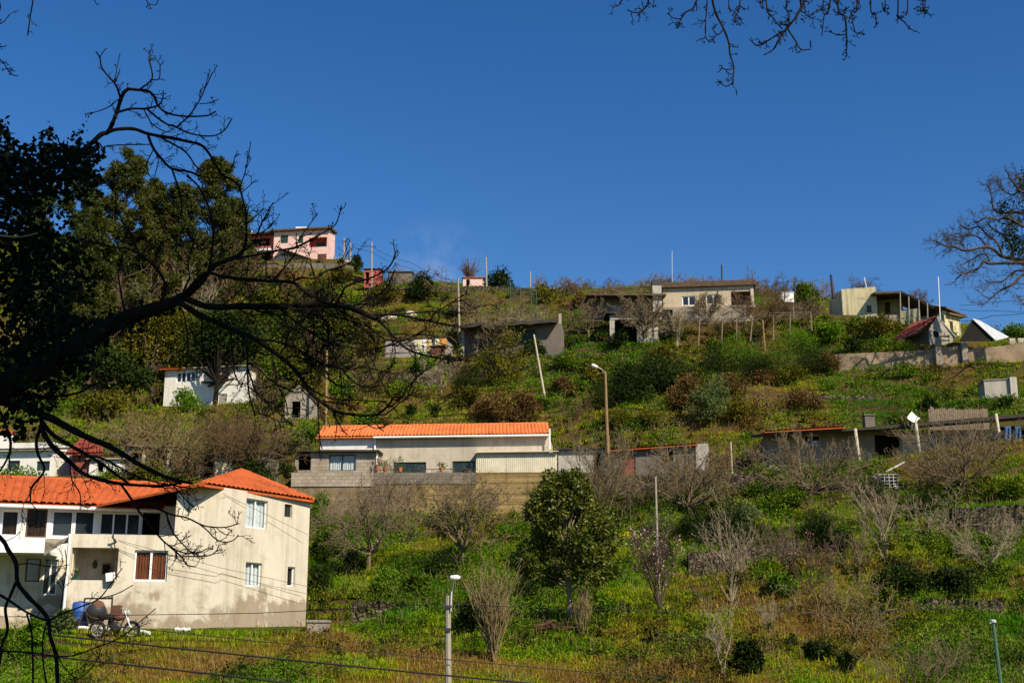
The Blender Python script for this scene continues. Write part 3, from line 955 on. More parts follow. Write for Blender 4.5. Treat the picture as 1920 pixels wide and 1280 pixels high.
def build_house():
    root = thing('plastered_house', 'two storey cream plastered house with orange tiled roofs and damp stains at its foot', 'house', (HK[0], HK[1], HZ0))
    ze = P(372, 906, 41.4)[2]                      # eave height of the tower block
    zt = P(125, 1000, 41.4)[2]                     # top of the terrace box
    wallm = MATS['cream_plaster']
    wm = MB()
    # right-hand face
    FR = Face(HK, HR, HZ0 - .6, ze - .02)
    hw = [FR.hole(461, 936, 502, 990), FR.hole(533.5, 945, 548, 969), FR.hole(460, 1054, 491, 1099), FR.hole(539, 1062, 553, 1099)]
    FR.mesh(wm, .22)
    # front face: porch box and the bright strip up to the corner
    FL = Face(HA, HK, HZ0 - .6, zt)
    sL = FL.px(327, 1000)[0]
    h_por = FL.hole(133, 1026, 221, 1087); h_win = FL.hole(251, 1031, 314, 1089)
    FL.mesh(wm, .22)
    # upper bit of the bright strip, with the slanting cut under the wing's verge
    s36, z36 = FL.px(360, 909); zL = FL.px(327, 925)[1]
    poly = [FL.pt(sL, 0, zt), FL.pt(FL.L, 0, zt), FL.pt(FL.L, 0, ze - .02), FL.pt(s36, 0, ze - .02), FL.pt(s36, 0, z36), FL.pt(sL, 0, zL)]
    wm.prism(poly, (FL.n[0] * .22, FL.n[1] * .22, 0))
    # end wall of the block beside the veranda
    wm.prism([FL.pt(sL, .22, zt), FL.pt(sL, 5.0, zt), FL.pt(sL, 5.0, ze - .3), FL.pt(sL, .22, zL)], (FL.e[0] * .2, FL.e[1] * .2, 0))
    # left end of the box and hidden backs
    wm.prism([FL.pt(0, .22, HZ0 - .6), FL.pt(0, 3.6, HZ0 - .6), FL.pt(0, 3.6, zt - .9), FL.pt(0, .22, zt)], (FL.e[0] * .2, FL.e[1] * .2, 0))
    back = [FR.pt(FR.L, .22, HZ0 - .6), FR.pt(FR.L, 6.0, HZ0 - .6), FR.pt(FR.L, 6.0, ze - .05), FR.pt(FR.L, .22, ze - .05)]
    wm.prism(back, (-FR.e[0] * .2, -FR.e[1] * .2, 0))
    part('wall', wm, wallm, root)
    # terrace floor on the box
    tf = MB(); tf.slab([FL.pt(.2, .22, zt - .12), FL.pt(sL - .02, .22, zt - .12), FL.pt(sL - .02, 2.4, zt - .12), FL.pt(.2, 2.4, zt - .12)], .12)
    part('terrace', tf, MATS['old_concrete'], root)
    window(root, FR, hw[0], back='white_curtain', glass='clear_glass', label='upper window with thin white curtains')
    window(root, FR, hw[1], frame='dark_metal', panes=1, label='small dark upper window')
    window(root, FR, hw[2], back='white_curtain', glass='clear_glass', label='lower window with white lace curtains')
    window(root, FR, hw[3], panes=1, back='dark_curtain', glass='clear_glass', label='small narrow lower window')
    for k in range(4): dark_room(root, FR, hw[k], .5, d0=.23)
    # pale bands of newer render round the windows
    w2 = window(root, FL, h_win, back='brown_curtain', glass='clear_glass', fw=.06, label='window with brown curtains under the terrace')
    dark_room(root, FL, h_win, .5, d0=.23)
    # porch recess: shaded back wall, picture, lantern, planter
    dark_room(root, FL, h_por, 1.5, 'pale_grey_plaster', 'porch', d0=.21)
    a0, a1, z0, z1 = h_por
    pic = MB(); FL.bar(pic, *(a0 + (a1 - a0) * q for q in (.56, .77)), 1.44, 1.48, z0 + (z1 - z0) * .22, z0 + (z1 - z0) * .6)
    pf = part('picture', pic, MATS['old_wood'], root)
    pc = MB(); FL.bar(pc, *(a0 + (a1 - a0) * q for q in (.59, .74)), 1.432, 1.439, z0 + (z1 - z0) * .26, z0 + (z1 - z0) * .56)
    part('canvas', pc, MATS['dark_inside'], pf)
    lm = MB(); c = np.array(FL.pt(a0 + (a1 - a0) * .41, 1.40, z0 + (z1 - z0) * .42))
    lm.lathe(c, (0, 0, 1), [(0, .02), (.05, .07), (.2, .08), (.24, .03), (.30, .012)], 8); lm.cyl(c + (0, 0, .28), c + np.array([*FL.n * .1, .28]), .015, 6)
    part('lantern', lm, MATS['dark_metal'], root)
    # wing: veranda wall, set back behind the terrace
    WA = XY(-60, 975, 42.9); WB = XY(335, 975, 45.3)
    zs = P(100, 1040, 43.2)[2]
    zev = P(0, 941, 42.6)[2]
    FW = Face(WA, WB, HZ0 - .6, zev + .12)
    hs = [FW.hole(1, 955, 36, 1005), FW.hole(49, 953, 88, 1007), FW.hole(97, 957, 137, 1006), FW.hole(138.5, 957, 178, 1006), FW.hole(187, 961, 263, 1003), FW.hole(267, 961, 300, 1003)]
    low = [FW.hole(48, 1043, 76, 1090), FW.hole(80, 1043, 108, 1115)]
    w3 = MB(); FW.z0, zk = zs - .1, FW.z0; hh_ = FW.holes; FW.holes = hs; FW.mesh(w3, .2)
    FW.z0, FW.z1, zk2 = zk, zs - .1, FW.z1; FW.holes = low; w5 = MB(); FW.mesh(w5, .2); FW.z1 = zk2; part('lower_wall', w5, wallm, root)
    part('wing_wall', w3, MATS['white_plaster'], root)
    window(root, FW, hs[0], back='dark_curtain', glass='clear_glass', panes=1, fw=.07, inset=.05, label='white framed balcony door at the left end')
    window(root, FW, hs[1], frame='brown_door', back='dark_curtain', glass='clear_glass', panes=1, inset=.05)
    window(root, FW, hs[2], panes=1, inset=.03); window(root, FW, hs[3], panes=1, fw=.06, inset=.03)
    window(root, FW, hs[4], panes=3, inset=.03)
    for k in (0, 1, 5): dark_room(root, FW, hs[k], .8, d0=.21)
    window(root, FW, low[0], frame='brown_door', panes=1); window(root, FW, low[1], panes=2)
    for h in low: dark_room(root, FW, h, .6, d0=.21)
    # balcony slab and parapet, far left
    bm = MB(); zb0, zb1 = P(80, 1036, 41.9)[2], P(80, 1009, 41.9)[2]
    B0, B1 = np.array(XY(-60, 1020, 41.3)), np.array(XY(84, 1020, 41.9))
    FB = Face(B0, B1, zb0, zb1); FB.mesh(bm, .12)
    bm.slab([FB.pt(0, .12, zb0 + .12), FB.pt(FB.L, .12, zb0 + .12), FW.pt(FW.px(110, 1020)[0], -.01, zb0 + .12), FW.pt(0, -.01, zb0 + .12)], .12)
    part('balcony', bm, MATS['white_paint'], root)
    dg = MB(); dg.prism([FL.pt(0, .3, zt - .05), FL.pt(-.02, 1.8, zt - .05), FB.pt(FB.L, 0, zb1), FB.pt(FB.L, 0, zb0)], (0, 0, -.1))
    part('parapet', dg, MATS['old_concrete'], root)
    # wing roof
    rf = MB()
    e0, e1 = P(-70, 939, 42.3), P(303, 953, 44.8); r1, r0 = P(356, 911, 48.4), P(-70, 890, 45.4)
    e1[2] = e0[2]; r1[2] = r0[2] = (r0[2] + r1[2]) / 2
    tile_roof(e0, e1, r1, r0, mb=rf)
    ridge_tiles(rf, r0, r1)
    bk = (r0 - e0); bk = np.array([bk[0], bk[1], 0])
    tile_roof(r1 + (r1 - e1) * (1, 1, -1), r0 + (r0 - e0) * (1, 1, -1), r0, r1, mb=rf)
    rw = part('wing_roof', rf, MATS['orange_tile'], root, smooth=False)
    gm = MB(); gm.tube([e0 + (0, -.03, -.1), e1 + (0, -.03, -.1)], .06, 8, True)
    part('gutter', gm, MATS['white_paint'], rw)
    # tower roof
    rf = MB()
    f0, f1 = P(377, 906.5, 41.5), P(589, 938, 46.75); f1[2] = f0[2] = (f0[2] + f1[2]) / 2
    nrm2 = np.array([-(f1 - f0)[1], (f1 - f0)[0], 0]); nrm2 /= np.linalg.norm(nrm2)
    ap = None
    for k in np.linspace(42, 48, 300):
        q = P(453.5, 882, k)
        rise = q[2] - f0[2]; w = (q - f0) @ nrm2
        if w > 0 and rise / w < math.tan(R(27)):
            ap = q; break
    if ap is None: ap = P(453.5, 882, 45)
    tri_tile_roof(f0, f1, ap, mb=rf)
    bk = np.array([FR.n[0], FR.n[1], 0]) * 6.3
    low_b = (f0 + f1) / 2 + bk; low_b[2] = f0[2] - .1
    rb = f0 + bk * .75; rb[2] = f0[2] - .5
    rf.slab([f0, ap, low_b, rb], .08); rf.slab([ap, f1, f1 + bk * .8, low_b], .08)
    ridge_tiles(rf, f0, ap); ridge_tiles(rf, f1, ap)
    part('roof', rf, MATS['orange_tile'], root)
    # drain pipe, small spout, base plinth
    pm = MB(); pm.tube([FL.pt(.06, -.05, zt - .05), FL.pt(.06, -.05, HZ0)], .045, 8, True)
    part('drainpipe', pm, MATS['white_paint'], root)
    pl = MB(); FR.bar(pl, -.3, FR.L + 1.2, -.55, -.02, HZ0 - .8, HZ0 + .02)
    part('plinth', pl, MATS['old_concrete'], root)
    br = MB(); c = np.array(FL.pt(FL.px(218, 1015)[0], -.02, FL.px(218, 1015)[1])); br.tube([c, c + np.array([-.05, -.25, .12]), c + np.array([-.02, -.3, .2])], .03, 6, True); br.tube([c + np.array([0, -.05, -.25]), c + np.array([-.03, -.2, .08])], .02, 5, True)
    part('cable_bracket', br, MATS['dark_metal'], root)
    return root, FL, FR
# ================================================================== long house with the bright roof, middle
def Fpx(u0, u1, vmid, y0, y1, z0, z1):
    return Face(XY(u0, vmid, y0), XY(u1, vmid, y1), z0, z1)

ZM = Pz(887, 79.5)                                  # its yard
pad_px(520, 1160, 79.2, 86.5, ZM, .8)

def build_long_house():
    zb = ZM - .4
    ze = P(596, 820, 81.4)[2]
    F = Fpx(600, 1029, 850, 81.6, 80.3, zb, ze)
    root = thing('long_house', 'long low grey house under a narrow bright orange tiled roof', 'house', (*F.A, ZM))
    hs = [F.hole(737, 866, 799, 887), F.hole(848, 864, 890, 887)]
    sp = F.px(703, 850)[0]
    m1 = MB(); F.mesh(m1, .22)
    shell(m1, F, 5.0, .2)
    part('wall', m1, MATS['pale_grey_plaster'], root)
    m2 = MB(); F.bar(m2, .02, sp - .05, -.012, -.002, F.px(650, 846)[1], ze - .01)
    part('painted_band', m2, MATS['white_plaster'], root, label='whiter left end of the wall')
    for h in hs:
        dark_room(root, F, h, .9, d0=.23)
    window(root, F, hs[0], frame='green_shutter', panes=3, fw=.07, label='low dark window with green frame')
    window(root, F, hs[1], frame='green_shutter', panes=2, fw=.12)
    e0, e1 = P(592, 820.5, 81.2), P(1031, 812.5, 79.9); e0[2] = e1[2] = (e0[2] + e1[2]) / 2
    r0, r1 = P(606, 800, 83.6), P(1027, 793.5, 82.2); r0[2] = r1[2] = (r0[2] + r1[2]) / 2
    rf = MB(); tile_roof(e0, e1, r1, r0, pitch=.24, row=.4, mb=rf)
    tile_roof(r1 + (0, 2.6, -.8), r0 + (0, 2.6, -.8), r0, r1, pitch=.24, row=.4, mb=rf)
    ridge_tiles(rf, r0, r1, .09)
    rr = part('roof', rf, MATS['bright_tile'], root)
    g = MB(); q = .265; gm0 = e0 + (e1 - e0) * .25
    g.tube([gm0 + (0, -.05, -.07), e1 + (.05, -.05, -.07)], .075, 8, True)
    part('gutter', g, MATS['white_paint'], rr)
    d = MB(); x = F.pt(sp, -.09, 0); d.tube([(x[0], x[1], ze - .1), (x[0], x[1], P(703, 848, 80.9)[2])], .07, 8, True)
    d.tube([e1 + (-.02, -.06, .35), e1 + (-.02, -.06, -.1), (e1[0] - .02, e1[1] - .06, P(1028, 842, 79.9)[2])], .055, 8, True)
    part('drainpipe', d, MATS['white_paint'], root)
    # block annex
    zt = P(620, 847, 79.6)[2]
    A = Fpx(583, 705, 866, 79.75, 79.4, zb, zt)
    ha = A.hole(616.5, 852, 667, 882)
    m3 = MB(); A.mesh(m3, .2); shell(m3, A, 2.0, .18)
    part('annex_wall', m3, MATS['block_wall'], root)
    window(root, A, ha, frame='dark_metal', glass='clear_glass', back='white_curtain', panes=2, fw=.05, label='wide annex window with white curtains')
    dark_room(root, A, ha, .6, d0=.21)
    ar = MB(); c = [A.pt(-1.1, -.35, zt + .14), A.pt(A.L + .25, -.4, zt + .06), A.pt(A.L + .1, 2.05, zt + .16), A.pt(-1.1, 2.05, zt + .2)]
    ar.slab(c, .12)
    part('annex_roof', ar, MATS['dark_roof'], root)
    # open lean-to at the left end
    L_ = Fpx(553, 582.5, 866, 79.9, 79.8, zb, P(565, 850, 79.8)[2])
    hl = L_.hole(559, 853, 582, 881)
    m4 = MB(); L_.mesh(m4, .15); part('lean_to_wall', m4, MATS['old_concrete'], root); dark_room(root, L_, hl, 1.6, d0=.16)
    # white post and corrugated lean-to
    po = MB(); x = A.pt(A.L + .02, -.06, 0); po.box(x[0], x[0] + .09, x[1], x[1] + .09, ZM, zt); part('post', po, MATS['white_paint'], root)
    C = Fpx(893, 1045, 870, 79.6, 79.1, ZM - .05, P(960, 849, 79.4)[2])
    cs = corrugated_sheet(C, 0, C.L, C.z0 + .02, C.z1, 0, .13, .025, -.1)
    part('corrugated_wall', cs, MATS['corrugated'], root)
    ct = MB(); c = [C.pt(-.1, -.3, C.z1 + .06), C.pt(C.L + .1, -.3, C.z1 + .06), C.pt(C.L + .1, 1.6, C.z1 + .35), C.pt(-.1, 1.6, C.z1 + .35)]; ct.slab(c, .05)
    part('lean_to_roof', ct, MATS['corrugated'], root)
    # rail of the yard
    rl = MB(); y = 79.0; z = ZM + .62
    rl.tube([P(705, 880, y), P(893, 879, y)], .025, 6, True)
    for u in (720, 765, 810, 850, 885): p_ = P(u, 880, y); rl.tube([p_, (p_[0], p_[1], ZM - .2)], .018, 5, True)
    part('railing', rl, MATS['dark_metal'], root)
    return root

def build_retaining():
    # long yard wall: stained concrete with pale block work at its upper left
    zt = P(545, 888, 78.2)[2]
    F = Fpx(545, 1046, 930, 78.3, 77.8, P(800, 985, 78)[2] - .8, zt)
    root = thing('retaining_wall', 'tall stained retaining wall below the long house, pale blocks on top at its left end', 'wall', (*F.A, F.z0))
    FL_ = Face(F.A, F.pt(F.px(770, 930)[0], 0, 0), F.z0, F.z1); FR_ = Face(F.pt(F.px(770, 930)[0] + .004, 0, 0), F.B, F.z0, F.z1)
    part('wall', FL_.mesh(MB(), .35), MATS['brown_concrete'], root, label='browner left half'); part('wall', FR_.mesh(MB(), .35), MATS['ochre_concrete'], root, label='ochre stained right half')
    zb = F.px(600, 912)[1]
    b = MB(); F.bar(b, .0, F.px(700, 900)[0], -.06, -.003, zb, zt + .1); part('block_course', b, MATS['block_wall'], root, label='pale block work')
    b = MB(); F.bar(b, F.px(700, 900)[0] + .003, F.px(893, 900)[0], -.05, -.003, F.px(800, 907)[1], zt + .05); part('parapet', b, MATS['dark_block'], root)
    c = MB(); F.bar(c, F.px(893, 900)[0] + .005, F.L, -.04, .35, zt + .002, zt + .06); part('coping', c, MATS['ochre_concrete'], root)
    s = MB()                                            # mortar left standing between the lifts
    for v in (905, 925, 945):
        z = F.px(970, v)[1]; F.bar(s, F.px(905, v)[0], F.L, -.02, -.002, z, z + .03)
    part('lift_line', s, MATS['ochre_concrete'], root)
    return root

def build_grey_shed():
    zt = P(1085, 844, 79.3)[2]
    F = Fpx(1047, 1131, 866, 79.2, 79.0, ZM - .8, zt)
    root = thing('grey_shed', 'plain grey concrete shed between the corrugated wall and the dark pole', 'shed', (*F.A, ZM))
    h = F.hole(1114, 848, 1128, 893)
    m = MB(); F.mesh(m, .2); shell(m, F, 3.0, .18); part('wall', m, MATS['grey_plaster'], root)
    dark_room(root, F, h, .8, d0=.21)
    r = MB(); r.slab([F.pt(-.1, -.3, zt + .1), F.pt(F.L + .4, -.3, zt + .1), F.pt(F.L + .4, 3.2, zt + .25), F.pt(-.1, 3.2, zt + .25)], .1)
    part('roof', r, MATS['dark_roof'], root)
    return root

def build_door_hut():
    # low building with the red door
    zl, zr = P(1150, 846, 79)[2], P(1303, 835, 78)[2]
    F = Fpx(1151, 1303, 866, 79, 78, P(1220, 896, 78.5)[2] - .6, zl)
    root = thing('low_hut', 'low rough grey hut with a red door and a thin orange roof edge', 'hut', (*F.A, F.z0))
    h = F.hole(1165, 853, 1191.5, 901); h2 = F.hole(1240, 847, 1262, 864)
    m = MB(); F.mesh(m, .2)
    m.prism([F.pt(0, 0, zl), F.pt(F.L, 0, zl), F.pt(F.L, 0, zr)], (F.n[0] * .2, F.n[1] * .2, 0))
    shell(m, F, 3.2, .2)
    part('wall', m, MATS['dark_plaster'], root)
    door(root, F, h, 'red_door', boards=5, label='red boarded door')
    dark_room(root, F, h2, .8, d0=.21)
    r = MB(); tile_roof(np.array(F.pt(-.2, -.35, zl + .04)), np.array(F.pt(F.L + .2, -.35, zr + .04)), np.array(F.pt(F.L + .2, 3.4, zr + .25)), np.array(F.pt(-.2, 3.4, zl + .25)), pitch=.24, mb=r)
    part('roof', r, MATS['orange_tile'], root)
    e = MB(); a = F.px(1305, 850)[0]; e.obox(F.pt(a, -.1, F.z0), np.array([*F.e, 0]) * .75, np.array([*F.n, 0]) * 2.0, (0, 0, zr - F.z0 + .1)); part('end_pier', e, MATS['grey_plaster'], root)
    return root

def stone_wall(name, label, pts, thick=.5, z_drop=1.0, cat='wall', mat='dry_stone', jag=.10, seed=3, bump=.05):
    """wall following picture points (u, v_top, v_base, y): rough face and uneven top"""
    rng = np.random.default_rng(seed)
    mb = MB(); V = []
    us = []
    for (a, b) in zip(pts[:-1], pts[1:]):
        n = max(2, int(abs(b[0] - a[0]) / 4))
        for k in range(n):
            f = k / n; us.append([a[i] * (1 - f) + b[i] * f for i in range(4)])
    us.append(list(pts[-1]))
    nz = 7; cols = len(us)
    G = np.zeros((cols, nz, 3))
    for i, (u, vt, vb, y) in enumerate(us):
        t = P(u, vt, y); b = P(u, vb, y)
        zt = t[2] + (rng.random() - .5) * jag * 2; zb = b[2] - z_drop
        for j in range(nz):
            f = j / (nz - 1)
            G[i, j] = (t[0], y + (rng.random() - .5) * bump * 2, zb * (1 - f) + zt * f)
    i = np.arange(cols - 1)[:, None] * nz; j = np.arange(nz - 1)[None, :]
    Q = np.stack([i + j, i + nz + j, i + nz + j + 1, i + j + 1], -1).reshape(-1, 4)
    mb.add(G.reshape(-1, 3), Q)
    G2 = G.copy(); G2[:, :, 1] += thick
    mb.add(G2.reshape(-1, 3), Q[:, ::-1])
    top = np.concatenate([G[:, -1], G2[:, -1]]); k = np.arange(cols - 1)
    mb.add(top, np.stack([k, k + 1, k + 1 + cols, k + cols], 1))
    for e in (0, -1):
        side = np.concatenate([G[e], G2[e]]); k = np.arange(nz - 1)
        mb.add(side, np.stack([k, k + 1, k + 1 + nz, k + nz], 1))
    return solo(name, mb, MATS[mat], label, cat, loc=tuple(G[cols // 2, 0]))

# ================================================================== long low veranda house, right
def build_veranda_house():
    zb = P(1600, 866, 77)[2] - .6
    F = Fpx(1440, 2000, 840, 79.0, 77.5, zb, P(1500, 808, 78.5)[2])
    pad_px(1430, 2050, 77.0, 82.5, zb + .5, 1.2)
    return F

def finish_veranda_house(F):
    root = thing('veranda_house', 'long low dark roofed house with leaning pale veranda posts, half hidden by bare trees', 'house', (*F.A, F.z0 + .5))
    z1 = P(1500, 808, 78.5)[2]
    F.z1 = z1
    hs = [F.hole(1508, 815, 1538, 835), F.hole(1641, 815, 1688, 866), F.hole(1742, 806, 1757, 845), F.hole(1880, 800, 1899, 832), F.hole(1903, 798, 1925, 830)]
    m = MB(); F.mesh(m, .2); shell(m, F, 4.0, .2)
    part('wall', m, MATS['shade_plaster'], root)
    wp = MB(); F.bar(wp, F.px(1692, 840)[0], F.px(1740, 840)[0], -.012, -.002, F.px(1700, 862)[1], F.px(1700, 815)[1]); part('painted_band', wp, MATS['pale_grey_plaster'], root)
    for h in hs[1:]: dark_room(root, F, h, 1.2, d0=.21)
    window(root, F, hs[0], panes=2); window(root, F, hs[2], panes=1)
    # roof: sheet rising to the right, orange tile edge at the left end only
    p0, p1, p2 = P(1433, 811, 77.5), P(1640, 799, 76.6), P(1960, 772, 75.6)
    q0, q1, q2 = p0 + (0, 4.5, .55), p1 + (0, 4.5, .5), p2 + (0, 5, .5)
    r = MB(); r.slab([p0 + (0, .1, -.02), p1 + (0, 0, -.02), q1, q0], .16); r.slab([p1, p2, q2, q1 + (0, 0, .02)], .2)
    rr = part('roof', r, MATS['dark_roof'], root)
    ro = MB(); pm = p0 + (p1 - p0) * .72
    tile_roof(p0 + (0, -.15, .05), pm + (0, -.15, .05), pm + (0, 1.2, .16), p0 + (0, 1.2, .16), pitch=.24, mb=ro); part('roof_edge', ro, MATS['orange_tile'], rr)
    for (u0, v0, u1, v1, y) in ((1604, 812, 1611, 862, 76.6), (1717, 797, 1724, 848, 76.2), (1868, 784, 1876, 832, 75.6)):
        a, b = P(u0, v0, y), P(u1, v1, y); b[2] -= .5
        pm_ = MB(); pm_.tube([a + (0, 0, .3), (a + b) / 2 + (.015, 0, 0), b], [.10, .115, .13], 8, True)
        part('post', pm_, MATS['pale_pole'], root, smooth=True)
    ch = MB(); c = P(1632, 800, 78.5); ch.box(c[0] - .32, c[0] + .32, c[1], c[1] + .6, c[2] - .4, c[2] + .75); ch.box(c[0] - .38, c[0] + .38, c[1] - .06, c[1] + .66, c[2] + .752, c[2] + .84)
    part('chimney', ch, MATS['dark_plaster'], root)
    bs = MB(); F.bar(bs, F.px(1440, 880)[0], F.px(1560, 880)[0], -.9, -.3, F.z0 - .4, F.z0 + .55); part('plinth', bs, MATS['old_concrete'], root)
    return root
# ================================================================== upper slope houses
def simple_block(name, label, cat, u0, u1, vt0, vt1, vb, y0, y1, depth, wall, roof='dark_roof', roof_t=.12, over=.3, tilt=.15, roof_z=None, drop=.6, t=.2):
    """block house: front wall with level top (vt0 at its left end), flat sloping roof; returns root, face"""
    zt = P(u0, vt0, y0)[2]; zb = P((u0 + u1) / 2, vb, (y0 + y1) / 2)[2] - drop
    F = Fpx(u0, u1, (vt0 + vb) / 2, y0, y1, zb, zt)
    root = thing(name, label, cat, (*F.A, zb + drop))
    return root, F, depth, wall, roof, roof_t, over, tilt, t

def finish_block(b, no_roof=False):
    root, F, depth, wall, roof, rt, over, tilt, t = b
    m = MB(); F.mesh(m, t); shell(m, F, depth, t); part('wall', m, MATS[wall], root)
    if not no_roof:
        r = MB(); z = F.z1 + rt + .01
        r.slab([F.pt(-over, -over, z), F.pt(F.L + over, -over, z), F.pt(F.L + over, depth + over, z + tilt), F.pt(-over, depth + over, z + tilt)], rt)
        part('roof', r, MATS[roof], root)
    return root, F

def build_beige_house():
    b = simple_block('beige_house', 'beige flat roofed house with a tall dark topped chimney on the upper slope', 'house', 1243, 1412, 541, 541, 602, 113.5, 112.5, 6, 'beige_plaster', 'brown_roof', .5, .35, .3)
    root, F = b[0], b[1]
    h = [F.hole(1279, 555, 1304, 573), F.hole(1324, 552, 1351, 570), F.hole(1371, 546, 1409, 574)]
    finish_block(b)
    for k in (0, 1): window(root, F, h[k], fw=.09, panes=2)
    dark_room(root, F, h[2], 1.6, 'dark_plaster', 'porch', d0=.21)
    sl = MB(); z = F.px(1390, 575)[1]; F.bar(sl, -.2, F.L + .2, -.7, -.003, z - .25, z - .02); part('balcony_slab', sl, MATS['old_concrete'], root)
    fr = MB(); F.bar(fr, F.px(1366, 560)[0], F.L + .1, -.1, -.003, F.z1 - .3, F.z1 - .02); F.bar(fr, F.L - .18, F.L + .1, -.1, -.003, z, F.z1 - .31); part('porch_frame', fr, MATS['pale_grey_plaster'], root)
    c = MB(); p = P(1232, 545, 111.6); c.box(p[0] - .42, p[0] + .42, p[1], p[1] + .7, p[2] - 2.5, p[2] + .55)
    ch = part('chimney', c, MATS['grey_plaster'], root)
    c = MB(); c.box(p[0] - .45, p[0] + .45, p[1] - .03, p[1] + .73, p[2] + .552, p[2] + 1.1); part('cap', c, MATS['dark_metal'], ch)
    lw = MB(); G = Fpx(1262, 1400, 605, 112.4, 111.6, F.z0 - 1.4, z - .26); G.mesh(lw, .3); part('lower_wall', lw, MATS['old_concrete'], root)
    return root

def build_ruin():
    # unfinished concrete frame beside the beige house
    y = 109.5; root = thing('concrete_shelter', 'open unfinished grey concrete frame with a dark gap, left of the pergola', 'shed', tuple(P(1190, 632, y)))
    m = MB()
    def bx(u0, u1, v0, v1, d=.35, dy=0):
        a, b = P(u0, v1, y), P(u1, v0, y); m.box(a[0], b[0], y + dy, y + dy + d, a[2], b[2])
    bx(1144, 1152, 592, 645); bx(1226, 1234, 604, 645); bx(1144, 1240, 590, 599, .45, -.05)
    part('frame', m, MATS['grey_plaster'], root)
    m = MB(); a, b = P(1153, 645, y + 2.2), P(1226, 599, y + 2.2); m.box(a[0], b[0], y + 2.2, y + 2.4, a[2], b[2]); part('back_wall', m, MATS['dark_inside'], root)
    m = MB(); a, b = P(1195, 645, y), P(1226, 609, y); m.box(a[0], b[0], y + .1, y + .3, a[2], b[2]); part('infill_wall', m, MATS['grey_plaster'], root)
    m = MB(); a, b = P(1136, 590, y), P(1243, 586, y); m.slab([(a[0], y - .4, b[2]), (b[0], y - .4, b[2]), (b[0], y + 3, b[2] + .1), (a[0], y + 3, b[2] + .1)], .15); part('roof', m, MATS['dark_roof'], root)
    # upper part: old barred window under a vine covered roof
    y2 = 113.0
    m = MB(); F = Face((P(1105, 575, y2)[0], y2), (P(1240, 575, y2)[0], y2), P(1170, 592, y2)[2] - .5, P(1170, 557, y2)[2]); h = F.hole(1145, 574, 1166, 588)
    F.mesh(m, .2); part('upper_wall', m, MATS['dark_plaster'], root); window(root, F, h, 'white_metal', 'dark_glass', None, 5, .03, .03, label='barred window'); 
    m = MB(); m.slab([F.pt(-.3, -1.8, F.z1 - .15), F.pt(F.L + .3, -1.8, F.z1 - .15), F.pt(F.L + .3, 3, F.z1 + .4), F.pt(-.3, 3, F.z1 + .4)], .16); part('upper_roof', m, MATS['brown_roof'], root)
    return root

def build_pergola():
    """vine pergola of thin poles below the beige house"""
    root = thing('pergola', 'wide rickety vine pergola on thin wooden posts below the beige house', 'pergola', tuple(P(1400, 632, 107.5)))
    rng = np.random.default_rng(8)
    tops = []
    for u, vt, vb, y in ((1275, 596, 640, 107), (1312, 600, 640, 106.5), (1355, 600, 636, 106), (1381, 598, 634, 106), (1411, 596, 632, 106), (1450, 590, 630, 106), (1482, 588, 620, 106), (1520, 588, 612, 106)):
        a, b = P(u, vt, y), P(u + rng.normal() * 2, vb, y); b[2] -= .4
        m = MB(); m.tube([b, a + (0, 0, .1)], [.07, .055], 6, True); part('post', m, MATS['old_wood'], root); tops.append(a)
    m = MB()
    for k, d in enumerate((0, 1.2, 2.4, 3.6)):
        for off in (0,):
            pts = [t + (0, d, .1 + .12 * d + rng.normal() * .05) for t in tops]; m.tube(pts, .035, 5)
    x0, x1 = tops[0][0], tops[-1][0]
    for x in np.arange(x0, x1, .55):
        z = np.interp(x, [t[2 - 2] for t in tops], [t[2] for t in tops]); y = np.interp(x, [t[0] for t in tops], [t[1] for t in tops])
        m.tube([(x, y - .3, z + .12), (x + rng.normal() * .2, y + 4.0, z + .55)], .028, 4)
    part('lattice', m, MATS['old_wood'], root)
    m = MB(); out = []
    for k in range(46):
        x = x0 + (x1 - x0) * rng.random(); i = np.interp(x, [t[0] for t in tops], [t[2] for t in tops]); y = np.interp(x, [t[0] for t in tops], [t[1] for t in tops])
        grow(out, rng, (x, y + rng.random() * 3, i + .2), (rng.normal(), rng.normal() * .4, .1), 2.2, .03, 0, dict(levels=1, nb=[4], ang=[.8], len=[.5], rmin=.013, wob=.4, up=-.03))
    for pts, rad, l in out: m.tube(pts, rad, 3)
    part('vine', m, MATS['twig_brown'], root)
    return root

def build_long_shed():
    zt = P(868, 612, 108.5)[2]
    F = Fpx(866, 1052, 632, 108.6, 107.4, P(950, 668, 108)[2] - .8, zt)
    root = thing('long_dark_shed', 'long low shed under a sagging dark roof with pale posts at its ends', 'shed', (*F.A, F.z0))
    m = MB(); 
    h = F.hole(930, 618, 1005, 648)
    F.mesh(m, .2); shell(m, F, 3.2, .2); part('wall', m, MATS['dark_plaster'], root)
    n = MB(); F.bar(n, h[0] + .02, h[1] - .02, .06, .09, h[2] + .02, h[3] - .02); part('netting', n, MATS['mesh_green'], root)
    r = MB(); rng = np.random.default_rng(2); K = 14
    fr = [np.array(P(862 + (1046 - 862) * k / K, 609 - 11 * k / K + rng.normal() * 1.6, 106.4)) for k in range(K + 1)]
    for k in range(K):
        r.slab([fr[k], fr[k + 1], fr[k + 1] + (0, 4, .9), fr[k] + (0, 5, .9)], .3)
    part('roof', r, MATS['dark_roof'], root)
    for u, v0, v1 in ((868, 612, 672), (897, 612, 660), (1050, 598, 637)):
        m = MB(); a, b = P(u, v0, 107.9), P(u, v1, 107.9); m.box(a[0] - .13, a[0] + .13, 107.8, 108.05, b[2] - .6, a[2] + (.5 if u == 1050 else 0)); part('post', m, MATS['concrete_pole'], root)
    return root

